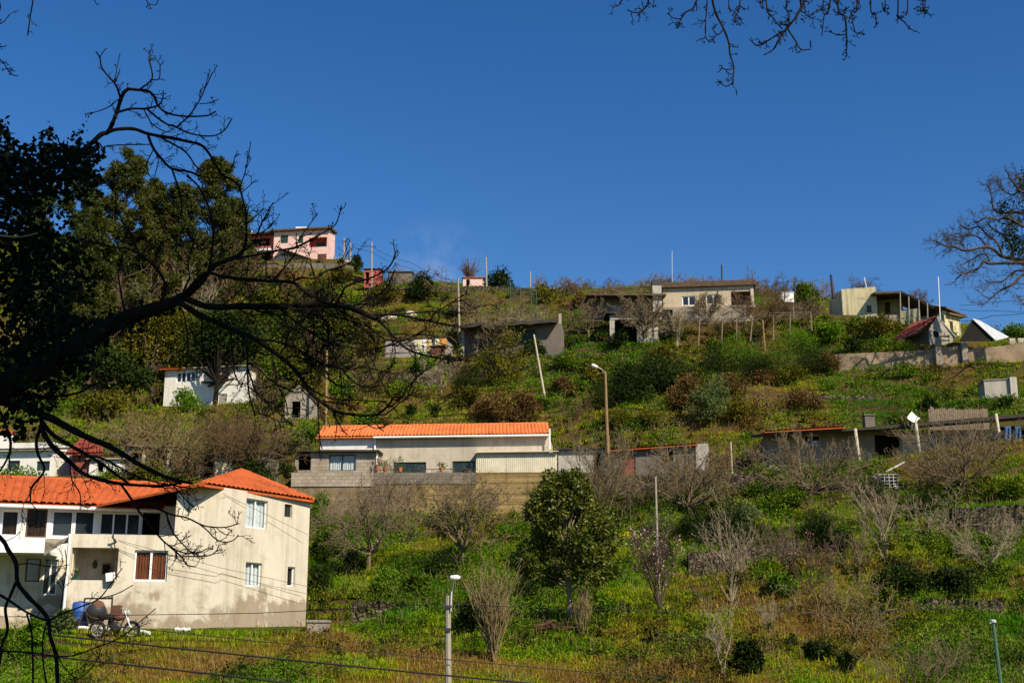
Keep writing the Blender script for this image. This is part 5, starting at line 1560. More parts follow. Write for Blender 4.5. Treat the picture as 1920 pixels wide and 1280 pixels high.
def build_poles():
    # concrete street lamp in front
    y = 33.0
    root = thing('street_lamp', 'concrete lamp post with a small white lamp head, standing in front of the green slope', 'street lamp', tuple(P(842, 1290, y)))
    m = MB(); a, b = P(840, 1116, y), P(843, 1300, y); b[2] -= 2; m.tube([b, a], [.095, .072], 8, True); part('post', m, MATS['concrete_pole'], root)
    m = MB(); m.tube([P(846, 1145, y) - (0, .1, 0), P(847, 1108, y) - (0, .1, 0), P(850, 1095, y) - (0, .3, 0), P(852, 1088, y) - (0, .6, 0)], .022, 6, True); part('bracket', m, MATS['galvanised'], root)
    m = MB(); c = P(853, 1085, y) - (0, .7, 0); m.lathe(c + (-.10, 0, 0), (1, .0, .04), [(0, .03), (.03, .065), (.2, .07), (.27, .03)], 10); part('lamp_head', m, MATS['white_paint'], root, smooth=True)
    m = MB(); m.box(a[0] - .11, a[0] + .11, y - .12, y - .08, a[2] - .32, a[2] - .25); m.box(a[0] - .10, a[0] + .10, y - .13, y - .09, a[2] - .9, a[2] - .83); part('crossarm', m, MATS['dark_metal'], root)
    # lamp on the wooden pole by the red door hut
    y = 78.2
    root = thing('street_lamp', 'tall brown wooden pole with a lamp arm on a dark stub beside the grey shed', 'street lamp', tuple(P(1140, 890, y)))
    m = MB(); m.tube([P(1140, 850, y), P(1137, 770, y), P(1135, 697, y)], [.105, .095, .075], 8, True); part('post', m, MATS['pole_wood'], root)
    m = MB(); b = P(1140, 900, y) - (0, 0, .8); t = P(1140, 815, y); m.box(t[0] - .17, t[0] + .13, y + .14, y + .4, b[2], t[2]); part('stub', m, MATS['dark_plaster'], root)
    m = MB(); m.tube([P(1135, 700, y), P(1128, 692, y - .5), P(1120, 688, y - 1.0)], .035, 6, True); part('bracket', m, MATS['galvanised'], root)
    m = MB(); c = P(1121, 688.5, y - 1.0); m.lathe(c, (-1, -.3, .35), [(0, .05), (.1, .11), (.36, .12), (.46, .05)], 8); part('lamp_head', m, MATS['white_paint'], root, smooth=True)
    pole('utility_pole', 'slender tan wooden pole behind the left end of the bright orange roof', (613, 657), (611, 792), 89.5, .08, .11, 'pole_wood')
    pole('leaning_pole', 'pale bare pole leaning left above the long house roof', (1001, 627), (1028, 768), 95, .07, .10, 'pale_pole')
    pole('utility_pole', 'tall pale pole on the ridge between the pink house and the red hut', (697, 454), (697, 552), 168, .12, .16, 'concrete_pole')
    pole('utility_pole', 'pale pole just right of the pink house terrace', (645, 447), (645, 490), 200, .14, .17, 'concrete_pole')
    pole('utility_pole', 'shorter pole behind the pink house terrace railing', (657, 455), (657, 492), 203, .13, .16, 'concrete_pole')
    pole('utility_pole', 'long pale pole rising from the left end of the long dark shed', (859, 522), (862, 632), 110.5, .08, .11, 'concrete_pole')
    pole('utility_pole', 'thin pale pole on the skyline left of the broad dark tree', (911, 482), (913, 557), 150, .10, .13, 'concrete_pole')
    pole('utility_pole', 'short pale pole stub on the skyline right of the broad dark tree', (994, 509), (994, 545), 158, .10, .12, 'concrete_pole')
    pole('utility_pole', 'dark thin pole behind the beige house roof', (1353, 496), (1354, 545), 124, .08, .10, 'dark_metal')
    pole('wooden_pole', 'lone brown branchless trunk standing in the green broom', (1430, 600), (1438, 716), 97.5, .07, .12, 'pole_wood', 'pole')
    pole('wooden_pole', 'thin lichen grey pole among the blossom twigs right of the broad leaved tree', (1229, 893), (1236, 1142), 48.5, .04, .058, 'concrete_pole', 'pole')
    pole('aerial_mast', 'white aerial mast in front of the right end of the yellow house', (1759, 519), (1762, 588), 109.0, .045, .05, 'white_metal', 'aerial')
    pole('aerial_mast', 'faint thin aerial above the tall chimney', (1260, 470), (1260, 530), 118, .03, .03, 'galvanised', 'aerial')
    pole('aerial_mast', 'tilted thin white mast over the yellow house wall', (1620, 520), (1629, 548), 115, .04, .04, 'white_metal', 'aerial')
    pole('chimney_pipe', 'short dark pipe on the yellow house corner', (1558, 515), (1562, 548), 116, .12, .14, 'dark_metal', 'pipe')
    pole('fence_post', 'thin forked post left of the leafy tree on the skyline', (1490, 519), (1491, 560), 112, .04, .05, 'dark_metal', 'post')
    pole('fence_post', 'pale slim stake beside the red door hut end', (1370, 828), (1373, 884), 76.5, .045, .05, 'pale_pole', 'post')
    # green metal post, bottom right
    y = 30; root = thing('lamp_post', 'leaning green metal post with a flat cap at the bottom right', 'post', tuple(P(1880, 1280, y)))
    m = MB(); a, b = P(1862, 1166, y), P(1884, 1300, y); b[2] -= 1.8; m.tube([b, a], [.055, .04], 8, True); part('post', m, MATS['green_metal'], root)
    m = MB(); m.lathe(a - (0, 0, .02), (0, 0, 1), [(0, .04), (.02, .075), (.07, .075), (.09, .03)], 10); m.tube([a, a + (-.1, -.05, -.02)], .012, 5, True); part('cap', m, MATS['galvanised'], root)
    # masts behind the beige house
    for k, (u, v) in enumerate(((1402, 498), (1410, 505))):
        pole('reed_stalk', ['taller of the two thin stalks over the right end of the beige house', 'shorter of the two thin stalks over the right end of the beige house'][k], (u, v), (u + 2, 545), 116 + k, .03, .04, 'twig_brown', 'stalk')

def cable(label, pts, r, sag=.0, mat='cable_black', group=None):
    """overhead line through picture points (u, v, metres)"""
    W = [P(*q) for q in pts]; out = []
    for a, b in zip(W[:-1], W[1:]):
        n = 14
        for k in range(n):
            f = k / n; q = a * (1 - f) + b * f; q[2] -= sag * 4 * f * (1 - f); out.append(q)
    out.append(W[-1])
    m = MB(); m.tube(out, r, 5, True)
    return solo('overhead_cable', m, MATS[mat], label, 'cable', group, loc=tuple(W[0]))

def build_cables():
    cable('topmost cable crossing the plastered house at the foot of its wall', [(-40, 1156, 36), (130, 1154, 36), (480, 1149, 35), (838, 1131, 33)], .010)
    cable('thin cable running right from the concrete lamp post over the grass', [(840, 1130, 33), (960, 1137, 34), (1240, 1146, 36), (1600, 1146, 38), (1960, 1134, 40)], .010)
    cable('second thin cable sloping down past the concrete lamp post', [(130, 1164, 30), (480, 1201, 31), (834, 1235, 32.8), (1240, 1272, 33), (1400, 1290, 33)], .011)
    cable('thick dark cable sloping below the plastered house', [(100, 1190, 24), (480, 1230, 24), (800, 1262, 24), (1100, 1290, 24)], .017)
    cable('lowest thick dark cable in the bottom left corner', [(60, 1226, 22), (300, 1252, 22), (480, 1272, 22), (700, 1300, 22)], .017)
    cable('thin wire slanting across the tower wall under its eave', [(418, 925, 42.3), (577, 1002, 46.3)], .007)
    cable('upper of the two thin wires across the tower wall between its windows', [(222, 1012, 41.5), (330, 1042, 41.75), (414, 1064, 42.2), (577, 1099, 46.3)], .007)
    cable('lower of the two thin wires across the tower wall between its windows', [(222, 1014, 41.5), (330, 1052, 41.75), (414, 1076, 42.2), (577, 1113, 46.3)], .007)
    cable('long wire from the pink house poles down along the skyline', [(645, 449, 200), (697, 462, 168), (770, 492, 140), (860, 527, 110.5)], .022, .3)
    cable('second wire below the long skyline wire', [(645, 452, 200), (697, 472, 168), (770, 503, 140), (860, 534, 110.5)], .022, .3)
    cable('wire leaving the pink house for its nearest pole', [(616, 452, 200), (645, 451, 200), (657, 459, 203)], .02, .1)
    cable('upper wire at the right edge beside the bare tree', [(1800, 572, 111), (1860, 566, 108), (1990, 552, 104)], .02, .1)
    cable('middle wire at the right edge beside the bare tree', [(1800, 580, 111), (1860, 582, 108), (1990, 584, 104)], .02, .1)
    cable('lower wire at the right edge above the tin roofed shed', [(1802, 602, 111), (1860, 592, 108), (1990, 578, 104)], .025, .1)

def torus(mb, c, axis, R_, r, n=20, k=6):
    c = np.asarray(c, float); ax = np.asarray(axis, float); ax /= np.linalg.norm(ax)
    u = np.cross(ax, (0, 0, 1.0)); u = u / np.linalg.norm(u) if np.linalg.norm(u) > .1 else np.array([1.0, 0, 0]); w = np.cross(ax, u)
    th = np.arange(n) * 2 * math.pi / n; ph = np.arange(k) * 2 * math.pi / k
    d = np.cos(th)[:, None] * u + np.sin(th)[:, None] * w
    V = c + d[:, None, :] * (R_ + r * np.cos(ph))[None, :, None] + ax * (r * np.sin(ph))[None, :, None]
    i = np.arange(n)[:, None]; j = np.arange(k)[None, :]
    mb.add(V.reshape(-1, 3), np.stack([i * k + j, ((i + 1) % n) * k + j, ((i + 1) % n) * k + (j + 1) % k, i * k + (j + 1) % k], -1).reshape(-1, 4))

def build_props(FL):
    # ---- cement mixer, barrel and motorbike by the house foot
    y = 40.6; g = lambda u, v, yy=y: P(u, v, yy)
    z0 = float(hgt(g(180, 1165)[0], y))
    root = thing('cement_mixer', 'dark drum cement mixer on a frame against the cream house wall', 'cement mixer', (g(182, 1165)[0], y, z0))
    c = g(181, 1146); m = MB(); ax = np.array([.35, -.55, .75]); ax /= np.linalg.norm(ax)
    m.lathe(c - ax * .42, ax, [(.04, .12), (.08, .22), (.20, .32), (.40, .345), (.58, .27), (.74, .17)], 18); part('drum', m, MATS['dark_metal'], root, smooth=True)
    m = MB(); m.lathe(c - ax * .42 + ax * .40, ax, [(-.02, .352), (.03, .352)], 18); m.lathe(c + ax * .318, ax, [(0, .172), (.012, .172), (.013, .01)], 16); part('ring_gear', m, MATS['brown_door'], root)
    m = MB()
    for sx in (-.45, .45):
        m.tube([(c[0] + sx, y + .1, c[2]), (c[0] + sx * 1.1, y - .3, z0)], .03, 6, True); m.tube([(c[0] + sx, y + .1, c[2]), (c[0] + sx * 1.1, y + .45, z0)], .03, 6, True)
        m.tube([(c[0] + sx, y + .1, c[2] - .1), (c[0] + sx, y + .1, c[2] + .42)], .03, 6, True)
    m.tube([(c[0] - .45, y + .1, c[2] + .42), (c[0] + .45, y + .1, c[2] + .42)], .03, 6, True); part('frame', m, MATS['dark_metal'], root)
    m = MB(); torus(m, (c[0] - .5, y - .1, z0 + .16), (1, 0, 0), .13, .04); torus(m, (c[0] + .5, y - .1, z0 + .16), (1, 0, 0), .13, .04); part('wheel', m, MATS['black_rubber'], root)
    m = MB(); m.box(c[0] + .48, c[0] + .75, y - .05, y + .25, c[2] - .15, c[2] + .2); part('motor', m, MATS['brown_door'], root)
    b = g(150, 1162, 40.9); zb = float(hgt(b[0], b[1]))
    root = thing('water_barrel', 'blue plastic barrel left of the cement mixer', 'barrel', (b[0], b[1], zb))
    m = MB(); m.lathe((b[0], b[1], zb - .05), (0, 0, 1), [(0, .24), (.03, .27), (.25, .28), (.27, .295), (.30, .28), (.58, .28), (.6, .295), (.63, .28), (.84, .27), (.9, .22)], 18); part('body', m, MATS['blue_plastic'], root, smooth=True)
    m = MB(); m.lathe((b[0], b[1], zb + .851), (0, 0, 1), [(0, .1), (.02, .1)], 12); part('lid', m, MATS['dark_metal'], root)
    # motorbike, front wheel to the right
    mc = g(218, 1160, 40.2); zm = float(hgt(mc[0], mc[1])) + .0; W = lambda dx, dz, dy=0: np.array([mc[0] + dx, mc[1] + dy, zm + dz])
    root = thing('motorcycle', 'old dark motorcycle leaning by the cement mixer, front wheel to the right', 'motorcycle', tuple(W(0, 0)))
    for dx in (-.58, .52):
        m = MB(); torus(m, W(dx, .28), (.1, 1, 0), .24, .045, 24, 8); wh = part('wheel', m, MATS['black_rubber'], root)
        m = MB(); torus(m, W(dx, .28), (.1, 1, 0), .19, .012, 24, 5)
        for k in range(9): a = k * 2 * math.pi / 9; m.tube([W(dx, .28), W(dx + .19 * math.cos(a), .28 + .19 * math.sin(a))], .006, 4)
        part('rim', m, MATS['galvanised'], wh)
    m = MB()
    for s in (-.05, .05): m.tube([W(.52, .28, s), W(.34, .68, s), W(.27, .86, s)], .02, 6, True)
    part('fork', m, MATS['galvanised'], root)
    m = MB(); m.tube([W(.30, .78), W(-.1, .62), W(-.45, .60), W(-.58, .28)], .025, 6); m.tube([W(.30, .72), W(.08, .25), W(-.3, .22), W(-.58, .28)], .025, 6); part('frame', m, MATS['dark_metal'], root)
    m = MB(); m.lathe(W(.28, .70), (-1, 0, -.15), [(0, .05), (.06, .11), (.25, .13), (.36, .08)], 10); part('tank', m, MATS['brown_door'], root, smooth=True)
    m = MB(); m.lathe(W(-.08, .68), (-1, 0, .04), [(0, .05), (.08, .09), (.4, .10), (.52, .05)], 8); part('seat', m, MATS['black_rubber'], root)
    m = MB(); m.ico(W(.02, .36), .17, np.random.default_rng(1), 1, (1.1, .7, 1), .12); part('engine', m, MATS['dark_metal'], root)
    m = MB(); m.tube([W(.22, .95, -.28), W(.27, .88, -.1), W(.27, .88, .1), W(.22, .95, .28)], .014, 6, True); part('handlebar', m, MATS['galvanised'], root)
    m = MB(); m.lathe(W(.32, .80), (1, 0, .1), [(0, .04), (.05, .09), (.1, .085)], 10); part('headlight', m, MATS['galvanised'], root)
    # lamp at the porch corner
    c = np.array(FL.pt(FL.px(211, 1083)[0], -.16, FL.px(211, 1083)[1])); root = thing('porch_lamp', 'small white box lamp at the lower right corner of the porch opening', 'lamp', tuple(c))
    m = MB(); m.obox(c + (-.16, -.1, -.13), (.28, .04, .05), (-.04, .2, 0), (-.04, 0, .27)); part('housing', m, MATS['white_paint'], root)
    m = MB(); m.obox(c + (-.15, -.08, -.17), (.25, .035, .045), (-.035, .16, 0), (0, 0, .038)); part('base', m, MATS['dark_metal'], root)
    m = MB(); m.tube([c + (.05, .02, .0), c + (.12, .16, .05)], .02, 6, True); part('bracket', m, MATS['dark_metal'], root)
    # green planter with plants on the porch sill
    s0, s1 = FL.px(134, 1080)[0], FL.px(150, 1080)[0]; z = FL.px(140, 1087)[1] + .003
    root = thing('planter', 'green trough of plants inside the porch opening', 'planter', FL.pt(s0, .3, z)); rng = np.random.default_rng(4)
    m = MB(); FL.bar(m, s0 + .03, s1, .05, .22, z, z + .17); part('trough', m, MATS['green_shutter'], root)
    m = MB(); p = np.array([FL.pt(s0 + .05 + (s1 - s0 - .1) * rng.random(), .06 + .12 * rng.random(), z + .15 + .2 * rng.random()) for _ in range(70)]); leaf_quads(m, p, .09, rng); part('foliage', m, MATS['leaf_pale'], root)
    # flower pots on the yard wall of the long house
    for k, (u, v, h, lab) in enumerate(((708, 880, .55, 'orange flower pot with a bushy plant beside the white post of the annex'), (722, 881, .4, 'small potted plant on the yard wall next to the annex'), (750, 882, .75, 'taller potted plant in front of the low green framed window'), (828, 882, .3, 'little pot right of the low green framed window'))):
        y = 78.9; b = P(u, v + 2, y); root = thing('potted_plant', lab, 'potted plant', tuple(b)); rng = np.random.default_rng(k + 30)
        m = MB(); m.lathe(b, (0, 0, 1), [(0, .11), (.22, .16), (.25, .175), (.27, .17)], 12); part('pot', m, MATS['terracotta'], root)
        m = MB(); p = b + np.column_stack([rng.normal(size=80) * .16, rng.normal(size=80) * .14, .27 + rng.random(80) * h]); leaf_quads(m, p, .13, rng); part('foliage', m, MATS['leaf_mid' if k else 'leaf_rust'], root)
    # satellite dish over the middle veranda post
    c = P(1713, 783, 75.9); root = thing('satellite_dish', 'white square satellite dish above the middle veranda post', 'satellite dish', tuple(c))
    m = MB(); n = 9; ax = unit(np.array([.25, -.9, .25])); ux = unit(np.cross(ax, (0, 0, 1))); uy = np.cross(ux, ax); uy = uy if uy[2] > 0 else -uy
    V = []
    for i in range(n):
        for j in range(n):
            a, b_ = (i / (n - 1) - .5) * 2, (j / (n - 1) - .5) * 2
            p_, q_ = (a + b_) / 2 * 1.0, (a - b_) / 2 * 1.0
            V.append(c + ux * p_ * .48 + uy * q_ * .46 * (1.0 if q_ > 0 else .72) - ax * .14 * (1 - (a * a + b_ * b_) / 2))
    V2 = [v_ - ax * .012 for v_ in V]
    m.add(V + V2, [(i * n + j, (i + 1) * n + j, (i + 1) * n + j + 1, i * n + j + 1) for i in range(n - 1) for j in range(n - 1)] + [(81 + i * n + j, 81 + i * n + j + 1, 81 + (i + 1) * n + j + 1, 81 + (i + 1) * n + j) for i in range(n - 1) for j in range(n - 1)])
    part('dish', m, MATS['white_paint'], root)
    m = MB(); m.tube([c - uy * .3, c + ax * .5 - uy * .05], .02, 5, True); m.ico(c + ax * .5 - uy * .05, .06, np.random.default_rng(0), 0, (1, 1, 1), 0); part('feed_arm', m, MATS['dark_metal'], root)
    m = MB(); m.tube([c - ax * .14, c - ax * .3 - (0, 0, .5)], .04, 6, True); part('mount', m, MATS['galvanised'], root)
    # wire cage tank on its pallet with a white plank
    y = 70.2; a, b = P(1643, 917, y), P(1683, 889, y); root = thing('cage_tank', 'white barred wire cage of a liquid tank on a rusty stand', 'tank', tuple(a))
    m = MB(); x0, x1, z0_, z1 = a[0], b[0], a[2] + .12, b[2]
    for f in np.linspace(0, 1, 6):
        for yy in (y, y + 1.0): m.tube([(x0 + (x1 - x0) * f, yy, z0_), (x0 + (x1 - x0) * f, yy, z1)], .022, 5, True)
    for f in np.linspace(0, 1, 5):
        for yy in (y, y + 1.0): m.tube([(x0, yy, z0_ + (z1 - z0_) * f), (x1, yy, z0_ + (z1 - z0_) * f)], .02, 5, True)
        for xx in (x0, x1): m.tube([(xx, y, z0_ + (z1 - z0_) * f), (xx, y + 1, z0_ + (z1 - z0_) * f)], .02, 5, True)
    part('cage', m, MATS['galvanised'], root)
    m = MB(); m.box(x0 + .05, x1 - .05, y + .06, y + .94, z0_ + .1, z1 - .1); part('bladder', m, MATS['dark_inside'], root)
    m = MB(); m.box(x0 - .02, x0 + .2, y - .03, y + .15, a[2], z0_ + .1); m.box(x1 - .2, x1 + .02, y - .03, y + .15, a[2], z0_ + .1); part('foot', m, MATS['white_paint'], root)
    m = MB(); m.box(x0 - .3, x1 + .15, y - .1, y + 1.1, a[2] - .13, a[2] - .003); part('stand', m, MATS['rust'], root)
    m = MB(); p0, p1 = P(1661, 884, y + .3), P(1696, 866, y + .3); m.tube([p0, p1], .05, 6, True); solo('white_plank', m, MATS['white_paint'], 'white pole lying tilted on top of the wire cage tank', 'pole', loc=tuple(p0))
    # clothes by the right edge
    for k, (u, lab) in enumerate(((1889, 'faded blue trousers hanging left in the dark opening at the right edge'), (1908, 'darker blue trousers hanging right in the dark opening at the right edge'))):
        y = 75.2; t, b = P(u, 801, y), P(u, 829, y); w = .22; m = MB()
        for s in (-1, 1):
            m.tube([t + (s * .1, 0, 0), t + (s * .11, .02, -.35), b + (s * .13, 0, 0)], [.11, .095, .085], 8, True)
        m.box(t[0] - .2, t[0] + .2, y - .05, y + .05, t[2] - .06, t[2] + .06)
        solo('trousers', m, MATS['cloth_blue'], lab, 'clothes', 'clothes hung out to dry', loc=tuple(t))
    m = MB(); m.tube([P(1878, 800, 75.2), P(1935, 797, 75.1)], .012, 4, True); solo('clothes_line', m, MATS['cable_black'], 'line carrying the blue trousers at the right edge', 'line', loc=tuple(P(1878, 800, 75.2)))
    # board fence above the veranda roof
    root = thing('board_fence', 'dark ragged board fence behind the veranda house roof', 'fence', tuple(P(1800, 792, 82.5))); rng = np.random.default_rng(6)
    m = MB()
    for u in np.arange(1742, 1852, 3.6):
        t = P(u, 765 + (u - 1742) * .02 + rng.normal() * 1.5, 82.3); m.box(t[0] - .055, t[0] + .055, 82.3 + rng.random() * .03, 82.36, t[2] - 1.6, t[2])
    part('board', m, MATS['old_wood'], root)
    m = MB(); a, b = P(1742, 772, 82.45), P(1852, 774, 82.45); m.tube([a, b], .05, 4, True); part('rail', m, MATS['old_wood'], root)
    # white tank on posts, boulders, pipes
    y = 113; a, b = P(1468, 566, y), P(1488, 549, y); root = thing('water_tank', 'small white box tank on legs beside the leafy skyline tree', 'tank', tuple(a))
    m = MB(); m.box(a[0], b[0], y, y + .9, a[2], b[2]); m.box(a[0] - .04, b[0] + .04, y - .04, y + .94, b[2] + .002, b[2] + .07); part('body', m, MATS['white_paint'], root)
    m = MB()
    for xx in (a[0] + .06, b[0] - .06): m.tube([(xx, y + .1, a[2] - 1.6), (xx, y + .1, a[2])], .05, 5, True)
    part('leg', m, MATS['grey_wood'], root)
    rng = np.random.default_rng(12)
    for u, v, s, lab in ((722, 602, .55, 'left pale boulder of three on the slope above the patchwork shed'), (733, 603, .6, 'middle tan boulder above the patchwork shed'), (770, 596, .65, 'greyish white boulder right of the tan one on the slope')):
        p = at(u, v); m = MB(); m.ico(p + (0, 0, s * .3), s, rng, 2, (1.1, .8, .7), .12); solo('boulder', m, MATS['pale_rock'], lab, 'boulder', loc=tuple(p))
    for u0, u1, v0, v1, lab in ((143, 238, 1187, 1193, 'long white pipe lying on the bank below the cement mixer'), (258, 280, 1194, 1194, 'short white pipe piece on the bank beside the long white pipe'), (328, 356, 1191, 1188, 'white pipe piece on the bank under the middle of the house wall')):
        p, q = at(u0, v0), at(u1, v1); m = MB(); n = 7
        m.tube([p * (1 - k / n) + q * (k / n) + (0, 0, .10 + .02 * math.sin(k * 2.1)) for k in range(n + 1)], .055, 8, True); solo('white_pipe', m, MATS['white_paint'], lab, 'pipe', loc=tuple(p))
    p = at(598, 1186); m = MB(); m.box(p[0] - .35, p[0] + .25, p[1] - .2, p[1] + .7, p[2] - .5, p[2] + .28); m.box(p[0] - .38, p[0] + .28, p[1] - .24, p[1] + .74, p[2] + .283, p[2] + .36); solo('drain_box', m, MATS['old_concrete'], 'low concrete box in the grass at the right corner of the plastered house', 'drain', loc=tuple(p))
    # heap of cut sticks left of the tree
    p = at(1032, 1182); rng = np.random.default_rng(3); m = MB()
    for k in range(70):
        c = p + (rng.normal() * .35, rng.normal() * .25, .05 + abs(rng.normal()) * .12); d = np.array([rng.normal(), rng.normal() * .5, rng.normal() * .25]); d /= np.linalg.norm(d); m.tube([c - d * .25, c + d * .3], .014, 4, True)
    solo('stick_pile', m, MATS['brown_door'], 'heap of reddish brown cut sticks on the ground left of the broad leaved tree', 'stick pile', loc=tuple(p))
    # row of cabbages
    pr = None
    for k, u in enumerate(np.linspace(1212, 1342, 15)):
        p = at(u, 1203 + 2 * math.sin(k * 1.7))
        if pr is None:
            rng = np.random.default_rng(9); m = MB(); q = np.column_stack([rng.normal(size=34) * .05, rng.normal(size=34) * .05, rng.random(34) * .1]); leaf_quads(m, q, .2, rng, up=.8, aspect=.9)
            pr = solo('cabbage', m, MATS['leaf_pale'], 'pale blue green cabbage in the row across the dry terrace', 'cabbage', 'cabbages in a row on the terrace'); o = pr
        else:
            o = pr.copy(); COL.objects.link(o)
        o.location = tuple(p + (0, 0, .02)); o.rotation_euler = (0, 0, k * 1.3); s = .8 + .5 * ((k * 7) % 5) / 5; o.scale = (s, s, s)
    # green netting fence on the upper slope
    root = thing('net_fence', 'tall green garden netting on poles on the slope left of the pergola', 'fence', tuple(P(990, 600, 125))); m = MB(); nt_ = MB()
    for u, v0, v1 in ((957, 528, 560), (975, 535, 585), (996, 538, 600), (1006, 545, 602)):
        a, b = P(u, v0, 125), P(u, v1, 125); m = MB(); m.tube([b - (0, 0, .8), a], .035, 4, True); part('post', m, MATS['green_metal'], root)
    for k in range(30):
        u = 955 + k * 1.75; nt_.tube([P(u, 533 + (u - 955) * .25, 125.05), P(u, 562 + (u - 955) * .8, 125.05)], .012, 3)
    for k in range(20):
        f = k / 19; nt_.tube([P(955, 533 + 28 * f, 125.06), P(1006, 546 + 55 * f, 125.06)], .012, 3)
    part('netting', nt_, MATS['mesh_green'], root)
# ================================================================== plants of the slope
def px_m(y):                                        # metres per photo pixel at distance y
    return y / FPX

def leafy(name, label, cat, u, v, wpx, hpx, mat, n=900, leaf=.16, seed=0, y=None, shape='dome', stem='bark_brown', flat=.85, clumps=None, trunk=0.0, group=None, aspect=.6, back=0.0):
    """bush or small tree: stems under a crown of leaf clumps"""
    rng = np.random.default_rng(seed + int(u) * 7 + int(v))
    p = at(u, v) if y is None else P(u, v, y)
    s = px_m(p[1]); W, H = wpx * s, hpx * s; leaf = leaf * max(1.0, p[1] / 80) ** 1.2
    root = thing(name, label, cat, tuple(p), group)
    K = clumps or int(np.clip(5 + W * 3.2, 7, 30))
    cs, rs = [], []
    for k in range(K):
        for _ in range(30):
            d = rng.uniform(-1, 1, 3)
            if shape == 'cone':
                h = rng.random() ** .8; rad = (1 - h) ** .8 * rng.random() ** .4; a = rng.random() * 6.28
                q = np.array([math.cos(a) * rad * .5, math.sin(a) * rad * .5, .08 + h * .86]); break
            if shape == 'ball':
                if np.linalg.norm(d) < 1 and np.linalg.norm(d) > .35: q = np.array([d[0] * .42, d[1] * .42, .5 + d[2] * .40]); break
            else:
                d[2] = abs(d[2])
                if np.linalg.norm(d) < 1 and np.linalg.norm(d) > .3: q = np.array([d[0] * .42, d[1] * .42, .10 + d[2] * .72]); break
        z = q[2]
        cs.append(p + np.array([q[0] * W, q[1] * W * (.22 if back else .9) + back, H * (trunk + z * (1 - trunk))]))
        rs.append((W * .18 + H * (1 - trunk) * .06) * (.65 + .7 * rng.random()))
    pts, od = clump_points(rng, cs, rs, max(12, n // K), flat)
    pts[:, 2] = np.maximum(pts[:, 2], p[2] + .02 + trunk * H * .6)
    f = MB(); leaf_quads(f, pts, leaf, rng, .35, aspect, od, .15)
    st = MB()
    if trunk > .12:
        t = p + np.array([rng.normal() * .05 * H, 0, H * trunk * 1.1]); r = max(.05, H * .022)
        st.tube([p - (0, 0, .3), (p + t) / 2 + (rng.normal() * .02 * H, 0, 0), t, t * .5 + np.mean(cs, 0) * .5], [r * 1.25, r, r * .85, r * .5], 8)
        base = t
    else:
        base = p
    for c in cs:
        mid = (base + c) / 2 + rng.normal(size=3) * .08 * W
        st.tube([base - (0, 0, .1), mid, c], [max(.02, H * .012), max(.014, H * .008), .008], 4)
    part('trunk' if trunk > .12 else 'stem', st, MATS[stem], root)
    part('crown' if trunk > .12 else 'foliage', f, MATS[mat], root)
    return root

